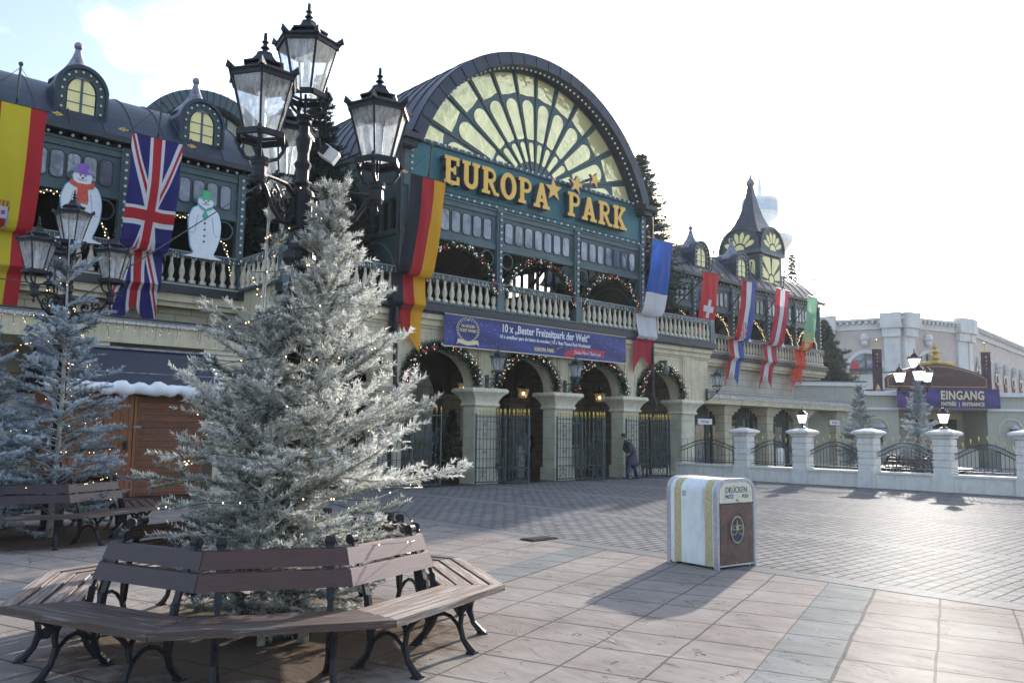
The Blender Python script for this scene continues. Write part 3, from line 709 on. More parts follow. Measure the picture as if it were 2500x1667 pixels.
# fan window
XC, ZC, RO, RI = 19.5, 8.45, 5.92, 5.52
zb = 10.46
def chord(r): return math.asin((zb-ZC)/r)
fan = MB(); th = chord(RI)
fan.prism([(XC-RI*math.cos(th),zb)]+[(XC+RI*math.cos(t),ZC+RI*math.sin(t)) for t in [PI-th+( -PI+2*th)*i/40 for i in range(1,40)]]+[(XC+RI*math.cos(th),zb)], 'y', Y0+.1, Y0+.2)
fanw = fan.build('fan_window', MT['frame'], hall)
FX, FZ = 19.45, 9.9     # hub of the fan lies below the sill
def rimd(a, rim):
    dx,dz = math.cos(a),math.sin(a); ox,oz = FX-XC, FZ-ZC
    b = ox*dx+oz*dz; c = ox*ox+oz*oz-rim*rim
    return -b+math.sqrt(b*b-c)
ZS = zb+.07
def clip(P):
    """cut a polygon at the sill"""
    out = []
    for i in range(len(P)):
        a, b = P[i-1], P[i]
        if (a[1]>=ZS) != (b[1]>=ZS):
            t = (ZS-a[1])/(b[1]-a[1]); out.append((a[0]+(b[0]-a[0])*t, ZS))
        if b[1]>=ZS: out.append(b)
    return out
NS = 12
a_lo, a_hi = R(0), R(180)
bars = MB()
for k in range(NS+1):
    a0 = a_lo+(a_hi-a_lo)*k/NS
    if k<NS:
        a1 = a_lo+(a_hi-a_lo)*(k+1)/NS; am = (a0+a1)/2
        rm = rimd(am, RI)
        for (f0,f1,kind) in ((.80,.97,'o'),(.43,.765,'p'),(.24,.405,'p')):
            r0, r1 = f0*rm, f1*rm
            g = .05/r0 + .014; b0,b1 = a0+g, a1-g; hw = (b1-b0)/2
            P_ = lambda a, r: (FX+r*math.cos(a), FZ+r*math.sin(a))
            if kind=='o':
                bs = max(r0, 0)
                pts = [P_(b0+(b1-b0)*i/6, bs+.04*math.cos(PI*i/6)**2) for i in range(7)]
                pts += [P_(b1-(b1-b0)*i/10, rimd(b1-(b1-b0)*i/10, RI-.1)) for i in range(11)]
            else:
                rc = r1 - r1*math.sin(hw)*.95
                pts = [P_(b0,r0+.05),P_(b0+.25*hw,r0),P_(b1-.25*hw,r0),P_(b1,r0+.05)]
                for i in range(0,13):
                    t = PI*i/12; pts.append(P_(am+hw*math.cos(t), rc+(r1-rc)*math.sin(t)))
            pts = clip(pts)
            if len(pts)<3: continue
            ar = abs(sum(pts[i-1][0]*pts[i][1]-pts[i][0]*pts[i-1][1] for i in range(len(pts))))/2
            if ar < .03: continue
            pm = MB(); pm.prism(pts, 'y', Y0+.07, Y0+.099); pm.build('pane', MT['yellow'], fanw)
    if 0<k<NS:
        r0 = max(.55, (zb-FZ)/max(.05,math.sin(a0))); r1 = rimd(a0,RI)
        sp = MB(); sp.bar((FX+r0*math.cos(a0),Y0+.085,FZ+r0*math.sin(a0)),(FX+r1*math.cos(a0),Y0+.085,FZ+r1*math.sin(a0)), .022, .04, up=(0,1,0))
        sp.build('spoke', MT['framed'], fanw)
# reveal (soffit), fascia and barrel roof
th = chord(RO); A = [th+(PI-2*th)*i/48 for i in range(49)]
m = MB(); m.band([(XC+RO*math.cos(t),ZC+RO*math.sin(t)) for t in A],[(XC+RI*math.cos(t),ZC+RI*math.sin(t)) for t in A],'y',Y0-.5,Y0+.2)
roofh = m.build('arched_fascia', MT['roof'], hall)
m = MB()
for t in A[::2]:
    m.bar((XC+RO*math.cos(t),Y0-.512,ZC+RO*math.sin(t)),(XC+RI*math.cos(t),Y0-.512,ZC+RI*math.sin(t)),.03,.02,up=(0,1,0))
m.build('fascia_joint', MT['roofdark'], roofh)
scatter('light_bulb', bulb_me, [(XC+(RI-.06)*math.cos(t),Y0-.3,ZC+(RI-.06)*math.sin(t)) for t in [th+.03+(PI-2*th-.06)*i/60 for i in range(61)]], roofh)
m = MB()
m.band([(XC+(RO+.03)*math.cos(t),ZC+(RO+.03)*math.sin(t)) for t in A],[(XC+(RO-.12)*math.cos(t),ZC+(RO-.12)*math.sin(t)) for t in A],'y',Y0-.45,Y0+9.5)
br_ = m.build('barrel_roof', MT['roof'], hall)
m = MB(); y = Y0+.1
while y < Y0+9.4:
    m.tube([(XC+(RO+.045)*math.cos(t),y,ZC+(RO+.045)*math.sin(t)) for t in A[::2]],.025,4); y += .6
m.build('standing_seam', MT['roofdark'], br_)
for s in (-1,1):
    m = MB(); x = XC+s*5.6; m.box(x-.34,Y0-.56,10.18,x+.34,Y0+.25,10.36); m.box(x-.24,Y0-.4,10.0,x+.24,Y0+.25,10.18); m.build('eaves_block', MT['roofdark'], hall)
# rear gable and pavilion sides
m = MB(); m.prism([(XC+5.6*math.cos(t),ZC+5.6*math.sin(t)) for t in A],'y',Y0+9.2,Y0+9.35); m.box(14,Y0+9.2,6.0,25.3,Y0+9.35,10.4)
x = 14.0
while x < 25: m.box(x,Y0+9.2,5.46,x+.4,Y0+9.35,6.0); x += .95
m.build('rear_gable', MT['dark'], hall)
for x in (14.05,25.25):
    m = MB(); m.box(x-.1,Y0+.3,8.62,x+.1,Y0+9.3,10.5); m.box(x-.08,Y0+.3,7.5,x+.08,Y0+9.3,7.66)
    for yy in (Y0+3.2,Y0+6.2,Y0+9.1): m.box(x-.12,yy-.1,5.46,x+.12,yy+.1,8.7)
    m.box(x-.03,Y0+.3,6.5,x+.03,Y0+9.2,7.5)  # backing panel added so no bright sky shows through the sides
    y = Y0+.3
    while y < Y0+9.2: m.box(x-.05,y-.06,7.6,x+.05,y+.06,8.7); y += .5
    k = MB()
    for c in (Y0+1.7,Y0+4.7,Y0+7.7):
        k.band(arc(c,5.95,1.35,0,PI,18,1.5),arc(c,5.95,1.28,0,PI,18,1.43),'x',x-.04,x+.04)
    m.build('side_frame', MT['framed'], hall); k.build('side_arch_rib', MT['frame'], hall)
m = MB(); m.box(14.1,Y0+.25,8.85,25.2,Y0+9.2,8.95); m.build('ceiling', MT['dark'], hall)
m = MB()
for x in HX[1:3]:
    for yy in (Y0+4.5,): m.box(x-.1,yy-.1,5.46,x+.1,yy+.1,8.8)
m.bar((17.9,24,5.6),(20.6,24,8.6),.1); m.bar((21.5,24,5.6),(24.2,24,8.6),.1)
m.build('inner_frame', MT['dark'], hall)
# podium: slab, cornice, frieze, arcade front
PX0, PX1, PY = 10.15, 29.8, 20.05
m = MB(); m.box(PX0,PY-.2,5.3,PX1,PY+7.5,5.46); m.build('terrace_slab', MT['cream'], hall)
m = MB(); m.box(PX0-.1,PY-.38,5.2,PX1+.1,PY,5.42); m.box(PX0-.05,PY-.28,5.14,PX1+.05,PY,5.2); m.build('cornice', MT['roofdark'], hall)
m = MB(); m.box(PX0,PY-.22,4.98,PX1,PY+.1,5.14); m.box(PX0,PY-.12,4.8,PX1,PY+.1,4.98); m.box(PX0,PY-.05,4.72,PX1,PY+.1,4.8); m.build('cornice_moulding', MT['cream'], hall)
PC = [10.15,13.75,17.4,21.0,24.65,28.3]
PIL = .47
def arch_wall(root, c0, c1, Y, zs, zt, half, matn, depth=.5, top=4.72, name='arch_wall', n=20):
    """wall over one arched opening between pillar centres"""
    m = MB(); cx = (c0+c1)/2; r = (c1-c0)/2-half
    inner = arc(cx,zs,r,PI,0,n,zt-zs); outer = [(c0+(c1-c0)*i/n, top) for i in range(n+1)]
    m.band(outer, inner, 'y', Y, Y+depth)
    m.prism([(c0,zs),(cx-r,zs),(cx-r+.0001,zs+.0001),(c0,top)],'y',Y+.001,Y+depth-.001)
    m.prism([(c1,zs),(c1,top),(cx+r-.0001,zs+.0001),(cx+r,zs)],'y',Y+.001,Y+depth-.001)
    return m.build(name, MT[matn], root)
for a,b in zip(PC,PC[1:]):
    arch_wall(hall, a, b, PY, 3.0, 4.12, PIL, 'cream')
m = MB(); m.box(PC[-1],PY,3.0,PX1,PY+.5,4.72); m.build('arch_wall', MT['cream'], hall)
m = MB(); m.box(PX1-.5,PY+.5,2.9,PX1,PY+2.4,5.3); m.box(PX0,PY+.5,0,PX0+.4,31,5.3); m.build('podium_side', MT['cream'], hall)  # second box is a closing wall added to keep the passage dark
for c in PC:
    m = MB()
    m.bbox(c-.45,PY-.06,.45,c+.45,PY+.56,2.5,.03); m.box(c-.5,PY-.11,0,c+.5,PY+.6,.45)
    p = m.build('pillar', MT['pillarstone'] , hall)
    m = MB()
    ring = [(.47,2.42),(.52,2.46),(.52,2.51),(.47,2.54),(.5,2.62),(.58,2.74),(.7,2.85),(.75,2.88),(.75,2.95),(.7,3.0)]
    v=[];f=[]
    for i,(r_,z) in enumerate(ring):
        v += [(c-r_,PY+.24-r_*.72,z),(c+r_,PY+.24-r_*.72,z),(c+r_,PY+.24+r_*.72,z),(c-r_,PY+.24+r_*.72,z)]
        if i: f += [((i-1)*4+k,(i-1)*4+(k+1)%4,i*4+(k+1)%4,i*4+k) for k in range(4)]
    f += [(3,2,1,0), tuple(len(v)-4+k for k in range(4))]
    m.add(v,f); m.build('capital', MT['creamlt'], p)
    # pilaster strip above the capital
    m = MB(); m.box(c-.34,PY-.06,3.0,c+.34,PY,4.72); m.box(c-.26,PY-.085,3.0,c-.2,PY-.06,4.72); m.box(c+.2,PY-.085,3.0,c+.26,PY-.06,4.72); m.build('pilaster', MT['cream'], hall)
m = MB()
for a,b in zip(PC,PC[1:]):   # raised panel mouldings between pilasters
    for s,(x0,x1) in enumerate(((a+.42,(a+b)/2-.1),((a+b)/2+.1,b-.42))):
        m.box(x0,PY-.02,4.58,x1,PY,4.62)
        m.box(x0 if s==0 else x1-.04,PY-.02,4.1,x0+.04 if s==0 else x1,PY,4.58)
m.build('panel_moulding', MT['cream'], hall)
# second row of pillars and vault inside
for c in PC[1:5]:
    m = MB(); m.box(c-.45,26.2,0,c+.45,26.9,2.9); m.box(c-.55,26.1,2.9,c+.55,27,3.1); m.build('inner_pillar', MT['passbrick'], hall)
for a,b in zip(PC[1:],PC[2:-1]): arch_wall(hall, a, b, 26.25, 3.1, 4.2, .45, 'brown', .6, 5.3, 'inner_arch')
m = MB(); m.box(10.5,20.6,4.75,29.3,31,5.29); m.build('vault_ceiling', MT['brown'], hall)  # ceiling carried on over the open court, added to darken the passage
for c in PC[1:5]:
    m = MB(); m.band([(y_,4.76) for y_ in np.linspace(20.6,26.2,13)], arc(23.4,3.3,2.8,PI,0,12,1.2),'x',c-.25,c+.25); m.build('transverse_arch', MT['brown'], hall)
m = MB(); m.box(28.6,20.6,0,28.9,31,5.3); m.box(26.9,26.0,0,28.62,26.3,5.3); m.build('passage_wall', MT['passbrick'], hall); m = MB(); m.box(10.5,30.7,0,19.6,31,5.3); m.build('passage_wall', MT['passbrick'], hall)  # last wall is added, closing the back to keep daylight out
m = MB(); m.box(26.9,25.9,0,28.6,26.0,.9); m.build('passage_wall_foot', MT['cream'], hall)
# ticket window in the passage
t = MB(); t.box(27.2,25.93,1.0,28.3,25.985,2.1)
tw = t.build('ticket_window', MT['white'], hall)
t = MB(); t.box(27.28,25.915,1.08,27.9,25.93,2.02); t.box(27.95,25.915,1.08,28.24,25.93,2.02); t.build('pane', MT['pane'], tw)
hb = []
balustrade(hall, (PX0+.1,PY-.18), (PX1-.1,PY-.18), pts_out=hb)
balustrade(hall, (PX1-.05,PY-.1), (PX1-.05,22.3), pts_out=hb); balustrade(hall, (PX0,22.3), (PX0,PY-.1), pts_out=hb)
for x in HX+[PX0+.08,PX1-.08]:
    m = MB(); m.box(x-.15,PY-.32,5.44,x+.15,PY-.04,6.42); m.build('rail_post', MT['frame'], hall)
hb = [p for p in hb if all(abs(p[0]-x)>.19 or p[1]>20.1 for x in HX)]
scatter('baluster', bal_me, hb, hall)
# downpipes
for x in (13.68,25.62):
    m = MB(); m.tube([(x,PY-.32,10.0),(x,PY-.32,3.3),(x+.02,PY-.34,3.0),(x+.02,PY-.5,2.75),(x-.05,PY-.5,2.5),(x-.05,PY-.24,2.2),(x-.05,PY-.24,.1)],.065,8)
    for z in (9.2,7.4,4.6,3.2): m.lathe([(.085,z),(.085,z+.08)],(x,PY-.32,0),8)
    m.build('downpipe', MT['iron'], hall)
# surveillance dome under the right frieze
m = MB(); m.box(26.45,PY-.3,4.42,26.6,PY,4.5); m.box(26.48,PY-.3,4.2,26.58,PY-.2,4.5); m.lathe([(.03,.26),(.12,.2),(.14,.1),(.13,.02),(.08,-.08),(.02,-.12)],(26.53,PY-.25,4.0),12)
tag(m.build('dome_camera', MT['frame'], None, smooth=False), 'grey dome security camera on a bracket above the right-hand arch', 'security camera')

# ================================================================== wings
WY = 22.5
lw = thing('left_wing', 'left wing with curved dark roof and two yellow dormers behind the snowmen', 'building', (4,WY,0))
pts = wing(lw, -4, 10.35, WY, [-2.64,.54,3.72,6.9,10.1], [-.5,2.7-.05,5.85,9.02])
scatter('baluster', bal_me, pts, lw)
m = MB(); m.box(-4,WY+.1,0,10.4,WY+.4,5.3); m.build('lower_wall', MT['creambrick'], lw)
m = MB(); m.box(10.2,WY+.2,8.9,10.32,WY+6,9.1); m.box(10.22,WY+.2,5.46,10.3,WY+6,8.9); m.build('end_wall', MT['framed'], lw)
# canopy over the left front
m = MB(); m.box(-5,19.9,3.55,9.6,22.6,4.0)
cn = m.build('canopy', MT['cream'], lw)
m = MB(); m.box(-5.05,19.83,3.98,9.65,22.6,4.1); m.build('canopy_edge', MT['white'], cn)
m = MB(); m.box(-5.1,19.76,4.1,9.7,22.6,4.14); m.build('canopy_flashing', MT['roofdark'], cn)
for x in (-2.1,1.6,5.3,9.0):
    m = MB(); m.box(x-.35,20.15,0,x+.35,20.7,3.0)
    for k,(r_,z) in enumerate(((.42,3.0),(.48,3.1),(.56,3.2),(.66,3.32),(.74,3.44))): m.box(x-r_,20.4-r_*.6,z,x+r_,20.4+r_*.6,z+.11)
    m.build('canopy_pillar', MT['creamlt'], lw)
m = MB(); m.box(1.0,WY+.02,.9,2.2,WY+.1,2.3); m.box(4.2,WY+.02,.9,5.2,WY+.1,2.3); m.build('ground_window', MT['white'], lw)

rw = thing('right_wing', 'right wing with ribbed metal roof and small dormers left of the pointed tower', 'building', (37,WY,0))
pts = wing(rw, 29.2, 44.6, WY, [29.1,32.3,35.55,38.85,41.7,44.4], [33.6,37.2])
scatter('baluster', bal_me, pts, rw)
m = MB(); m.box(29.8,WY+.05,3.0,44.6,WY+.4,5.3); m.build('lower_wall', MT['creamplank'], rw)
m = MB(); m.box(44.3,WY+.2,5.46,44.42,WY+6,9.1); m.build('end_wall', MT['framed'], rw)
# awning with slim pillars and glazed shop front
m = MB(); m.box(29.4,20.4,2.95,45.2,22.6,3.3); aw = m.build('awning', MT['cream'], rw)
m = MB(); m.box(29.35,20.3,3.3,45.25,22.6,3.38); m.box(29.35,20.33,3.2,45.25,20.4,3.3); m.build('awning_edge', MT['white'], aw)
m = MB(); m.box(29.3,20.22,3.38,45.3,22.6,3.44); m.build('awning_flashing', MT['zinc'], aw)
for x in (32.6,36.2,39.6,43.2):
    m = MB(); m.box(x-.28,20.9,0,x+.28,21.4,2.4)
    for r_,z in ((.32,2.4),(.4,2.52),(.52,2.66),(.62,2.8)): m.box(x-r_,21.15-r_*.8,z,x+r_,21.15+r_*.8,z+.145)
    m.build('awning_pillar', MT['creambrick'], rw)
m = MB(); m.box(29.8,23.4,0,45,23.6,3.0); m.build('shop_back_wall', MT['creambrick'], rw)
x = 29.9; i = 0
while x < 44.5:
    m = MB()
    m.box(x,22.3,2.35,x+3.3,22.4,3.0); m.box(x,22.3,0,x+.12,22.42,2.4); m.box(x+1.1,22.3,0,x+1.3,22.42,2.4); m.box(x+3.0,22.3,0,x+3.3,22.42,2.4); m.box(x,22.3,0,x+3.3,22.4,.12); m.box(x+2.1,22.3,0,x+2.2,22.42,2.4)
    f = m.build('shop_front', MT['irongreen'], rw)
    m = MB(); m.box(x+.12,22.35,.12,x+3.0,22.36,2.35); m.build('pane', MT['glass'], f)
    x += 3.5; i += 1
# ------------------------------------------------------------------ tower
tw = thing('pointed_tower', 'square tower with fan windows and a tall concave spire rising behind the right wing', 'tower', (42.1,25.3,0))
TX0,TX1,TY0,TY1 = 41.0,43.35,24.1,26.5
m = MB(); m.box(TX0,TY0,5,TX1,TY1,11.9); m.build('shaft', MT['framed'], tw)
def gablefan(parent, face):
    cx = (TX0+TX1)/2 if face=='y' else (TY0+TY1)/2
    r = 1.22 if face=='y' else 1.25
    a = TY0-.12 if face=='y' else TX0-.12
    m = MB(); m.prism(arc(cx,11.95,r,0,PI,20,1.3),face,a,a+.3); g_ = m.build('arched_gable', MT['framed'], parent)
    m = MB(); m.band(arc(cx,11.95,r+.1,0,PI,20,1.42),arc(cx,11.95,r-.04,0,PI,20,1.26),face,a-.06,a+1.2); m.build('gable_hood', MT['roof'], g_)
    for k in range(6):
        t0 = R(12)+R(156)*k/6+.06; t1 = R(12)+R(156)*(k+1)/6-.06; tm=(t0+t1)/2
        pts = [(cx+.42*math.cos(t0),12.0+.42*math.sin(t0)),(cx+.42*math.cos(t1),12.0+.42*math.sin(t1)),(cx+.85*math.cos(t1),12.0+.85*math.sin(t1))]
        pts += [(cx+(.85+.18*math.sin(PI*i/6))*math.cos(t1+(t0-t1)*i/6),12.0+(.85+.18*math.sin(PI*i/6))*math.sin(t1+(t0-t1)*i/6)) for i in range(1,6)]
        pts += [(cx+.85*math.cos(t0),12.0+.85*math.sin(t0))]
        k_ = MB(); k_.prism(pts,face,a-.03,a-.004); k_.build('pane', MT['yellow2'], g_)
    k_ = MB(); k_.prism(arc(cx,12.0,.32,0,PI,10),face,a-.03,a-.004); k_.build('pane', MT['yellow2'], g_)
gablefan(tw,'y'); gablefan(tw,'x')
m = MB(); m.box(TX0-.16,TY0-.16,11.75,TX1+.16,TY1+.16,11.95); m.build('moulding', MT['frame'], tw)
# lower windows: wheel on the south face, three tall lights on the west face
cx, cz = (TX0+TX1)/2, 10.3
for k in range(8):
    t0 = PI/4*k+.1; t1 = PI/4*(k+1)-.1
    def sq(t, h=1.0): 
        c,s_ = math.cos(t),math.sin(t); q = max(abs(c)/.9,abs(s_)/1.3); return (cx+c/q, cz+s_/q)
    pts = [(cx+.36*math.cos(t0),cz+.42*math.sin(t0)), sq(t0)]
    mid = PI/4*(k+.5)
    for tt in np.linspace(t0,t1,6)[1:-1]: pts.append(sq(tt))
    pts += [sq(t1),(cx+.36*math.cos(t1),cz+.42*math.sin(t1))]
    m = MB(); m.prism(pts,'y',TY0-.03,TY0-.004); m.build('pane', MT['yellow2'], tw)
m = MB(); m.prism(arc(cx,cz,.24,0,2*PI,16,.3)[:-1],'y',TY0-.03,TY0-.004); m.build('pane', MT['yellow2'], tw)
for y in (24.6,25.3,26.0):
    m = MB(); m.prism([(y-.2,9.2),(y+.2,9.2),(y+.2,11.2)]+arc(y,11.2,.2,0,PI,8)[1:-1]+[(y-.2,11.2)],'x',TX0-.03,TX0-.004); m.build('pane', MT['yellow2'], tw)
m = MB(); q = []
prof = [(1.25,0),(1.0,.25),(.72,.75),(.5,1.3),(.34,1.9),(.22,2.5),(.15,2.95),(.14,3.0)]
m.lathe([(r_*1.35,z) for r_,z in prof],(42.17,25.3,12.95),4,a0=PI/4); m.build('spire', MT['roof'], tw)
m = MB(); m.lathe([(.05,0),(.18,.1),(.26,.3),(.2,.45),(.08,.6),(.02,1.0)],(42.17,25.3,15.9),12); m.build('finial', MT['zinc'], tw, smooth=True)
m = MB()
for i in range(20): m.ball((TX1+.02,TY0-.1,7.8+.2*i),.035,6); m.ball((TX0+.05,TY0-.1,7.8+.2*i),.035,6)
for i in range(11): m.ball((TX0+.1+.21*i,TY0-.2,11.72),.035,6)
m.build('bulb_row', MT['bulb'], tw)
ks = .954; l0 = tw.location.copy(); tw.scale = (ks,ks,ks); tw.location = l0*ks+Vector((0,0,1.65))*(1-ks)
# ------------------------------------------------------------------ rear hall with arched gable
rh = thing('rear_hall', 'smaller barrel-roofed hall peeping over the left wing beside the dormer', 'building', (12.1,30,0))
cx,cz = 12.05,11.35
m = MB(); m.band(arc(cx,cz,2.75,0,PI,32),arc(cx,cz,2.25,0,PI,32),'y',29.6,29.8); g_=m.build('arched_fascia', MT['frame'], rh)
k = MB()
for i in range(33):
    t = PI*i/32; k.bar((cx+2.76*math.cos(t),29.59,cz+2.76*math.sin(t)),(cx+2.24*math.cos(t),29.59,cz+2.24*math.sin(t)),.03,.02,up=(0,1,0))
k.build('fascia_joint', MT['roofdark'], g_)
m = MB(); m.band(arc(cx,cz,2.78,0,PI,32),arc(cx,cz,2.6,0,PI,32),'y',29.75,36); m.build('barrel_roof', MT['roof'], rh)
m = MB(); m.prism(arc(cx,cz,2.3,0,PI,24),'y',30.1,30.2); m.box(cx-2.6,30.1,5,cx+2.6,35,cz); m.build('gable_wall', MT['frame'], rh)
for i in range(6):
    a = cx-2.1+.72*i; b = a+.62
    h = lambda x: math.sqrt(max(.02,2.15**2-(x-cx)**2))
    m = MB(); m.prism([(a,cz+.05),(b,cz+.05)]+[(b+(a-b)*j/5,cz+max(.1,h(b+(a-b)*j/5))) for j in range(6)],'y',30.06,30.096); m.build('pane', MT['creamlt'], rh)
# courtyard building seen through the first arch
cb_ = thing('courtyard_building', 'cream stone building with white windows seen through the leftmost arch', 'building', (26,32.5,0))
m = MB(); m.box(17,32.5,0,46,33.2,7.5); m.build('wall', brickmat('pale_courtyard_stone', (.72,.68,.56), (.3,.28,.22), .8,.34, ms=.02), cb_)
for x in (24.3,27.0,21.2):
    m = MB(); m.box(x-.62,32.4,1.1,x+.62,32.5,2.7); f=m.build('window', MT['white'], cb_)
    m = MB(); m.box(x-.53,32.38,1.2,x-.04,32.4,2.6); m.box(x+.04,32.38,1.2,x+.53,32.4,2.6); m.build('pane', MT['snowman'], f)
# ================================================================== lettering
def text_mb(body, size, depth=.01, bold=0, sx=1.0, align='CENTER', space=1.0, shear=0):
    cu = bpy.data.curves.new('t', 'FONT'); cu.body = body; cu.size = size; cu.extrude = depth/2; cu.offset = bold
    cu.align_x = align; cu.resolution_u = 3; cu.space_character = space; cu.shear = shear
    o = bpy.data.objects.new('t', cu); COL.objects.link(o)
    dg = bpy.context.evaluated_depsgraph_get(); dg.update()
    me = bpy.data.meshes.new_from_object(o.evaluated_get(dg))
    vs = [(v.co.x*sx, -v.co.z, v.co.y) for v in me.vertices]; fs = [tuple(p.vertices) for p in me.polygons]
    bpy.data.objects.remove(o); bpy.data.curves.remove(cu); bpy.data.meshes.remove(me)
    m = MB(); m.v = vs; m.f = fs; m.m = [0]*len(fs); return m
def text(name, body, size, matn, parent, at, rz=0, **k):
    """flat lettering standing in the x-z plane, facing -y before it is turned by rz; `at` in world coordinates"""
    m = text_mb(body, size, **k)
    ca, sa = math.cos(rz), math.sin(rz)
    m.v = [(at[0]+x*ca-y*sa, at[1]+x*sa+y*ca, at[2]+z) for x,y,z in m.v]
    return m.build(name, matn, parent)
# slab-serif capitals, unit height 1; outer outlines built from strokes (each stroke a polygon)
def slab(ch):
    t, s = .2, .13     # stem and serif thickness
    def rct(x0,z0,x1,z1): return [(x0,z0),(x1,z0),(x1,z1),(x0,z1)]
    def bowl(x, z0, z1, w, th):
        o = [(x,z1)]+[(x+w-(z1-z0)/2+(z1-z0)/2*math.cos(a),(z0+z1)/2+(z1-z0)/2*math.sin(a)) for a in [PI/2-PI*i/14 for i in range(15)]]+[(x,z0)]
        h = (z1-z0)/2-th
        q = [(x,z1-th)]+[(x+w-(z1-z0)/2+h*1.15*math.cos(a),(z0+z1)/2+h*math.sin(a)) for a in [PI/2-PI*i/14 for i in range(15)]]+[(x,z0+th)]
        return ('band',o,q)
    P = []
    if ch=='E': P = [rct(.06,0,.06+t,1),rct(0,0,.66,s),rct(0,1-s,.64,1),rct(.06,.45,.48,.45+s),rct(.54,0,.66,.3),rct(.52,.7,.64,1),rct(.4,.37,.5,.66)]; w=.7
    if ch=='U':
        o=[(.08,1),(.08,.33)]+[(.4-.32*math.cos(a),.31-.31*math.sin(a)) for a in [PI*i/14 for i in range(1,14)]]+[(.72,.33),(.72,1)]
        q=[(.28,1),(.28,.33)]+[(.4-.13*math.cos(a),.31-.14*math.sin(a)) for a in [PI*i/14 for i in range(1,14)]]+[(.54,.33),(.54,1)]
        P = [('band',o,q),rct(0,1-s,.36,1),rct(.46,1-s,.8,1)]; w=.82
    if ch in 'RP':
        P = [rct(.08,0,.08+t,1),rct(0,1-s,.3,1),rct(0,0,.38,s),bowl(.1,.43,1,.56,.14)]
        if ch=='R': P += [[(.3,.45),(.5,.45),(.68,.12),(.82,.12),(.82,0),(.6,0)]]
        w=.8 if ch=='R' else .7
    if ch=='O': 
        o=[(.4+.4*math.cos(a),.5+.52*math.sin(a)) for a in [2*PI*i/28 for i in range(28)]]; q=[(.4+.19*math.cos(a),.5+.36*math.sin(a)) for a in [2*PI*i/28 for i in range(28)]]
        P=[('ring',o,q)]; w=.82
    if ch=='A': P=[[(.08,.05),(.27,.05),(.5,.86),(.42,1),(.32,1)],[(.32,1),(.5,1),(.78,.05),(.57,.05),(.36,.82)],rct(.22,.25,.6,.38),rct(0,0,.33,s),rct(.48,0,.86,s)]; w=.88
    if ch=='K': P=[rct(.08,0,.08+t,1),rct(0,1-s,.36,1),rct(0,0,.36,s),[(.26,.42),(.5,.88),(.7,.88),(.4,.42)],[(.26,.5),(.42,.6),(.76,.12),(.54,.12)],rct(.44,1-s,.76,1),rct(.44,0,.84,s)]; w=.84
    return P, w
def slab_letter(ch, x, z, h, sx, y0, y1, parent, fmat, smat, sub):
    P, w = slab(ch)
    for k,(ya,yb,mt,nm) in enumerate(((y0,y0+.03,fmat,'letter_face'),(y0+.03,y1,smat,'letter_body'))):
        m = MB()
        for j,p in enumerate(P):
            e = .0011*j
            T = lambda q: [(x+a*h*sx, z+b*h) for a,b in q]
            if p[0]=='band': m.band(T(p[1]),T(p[2]),'y',ya-e,yb-e)
            elif p[0]=='ring': m.band(T(p[1]),T(p[2]),'y',ya-e,yb-e,closed=True)
            else: m.prism(T(p),'y',ya-e,yb-e)
        if k==0: f = m.build('letter', MT[fmat], parent)
        else: m.build('letter_body', MT[smat], f)
    return w*h*sx
sign = thing('roof_sign', 'golden slab-serif letters reading EUROPA PARK with stars on the teal board', 'sign', (19.5,19.75,9.2))
def word(wd, x0, x1, z, h):
    ws = [slab(c)[1] for c in wd]; gap = .1; tot = sum(ws)+gap*(len(wd)-1); sx = (x1-x0)/(tot*h); x = x0
    for c,w_ in zip(wd,ws):
        slab_letter(c, x, z, h, sx, 19.62, 19.88, sign, 'gold', 'letterside', sign); x += (w_+gap)*h*sx
word('EUROPA', 15.25, 19.85, 9.2, .87)
word('PARK', 20.75, 23.95, 9.2, .87)
def star(c, r, tilt, y0, y1, par):
    pts = [(c[0]+(r if i%2==0 else r*.42)*math.cos(PI/2+PI*i/5+tilt), c[1]+(r if i%2==0 else r*.42)*math.sin(PI/2+PI*i/5+tilt)) for i in range(10)]
    m = MB(); m.prism(pts,'y',y0,y0+.03); s_ = m.build('star', MT['gold'], par)
    m = MB(); m.prism(pts,'y',y0+.03,y1); m.build('star_side', MT['purple'], s_)
star((20.05,9.98),.42,.05,19.65,19.78,sign); star((21.1,10.36),.34,-.15,19.55,19.67,sign); star((21.98,10.7),.3,-.3,19.45,19.56,sign)
m = MB(); m.bar((20.05,19.9,9.98),(20.05,19.85,9.98),.1); m.bar((21.15,19.98,10.42),(21.15,19.7,10.42),.08); m.bar((22.05,19.98,10.8),(22.05,19.6,10.8),.08); m.bar((20.2,19.95,10.1),(22.0,19.95,10.75),.05); m.build('bracket', MT['frame'], sign)

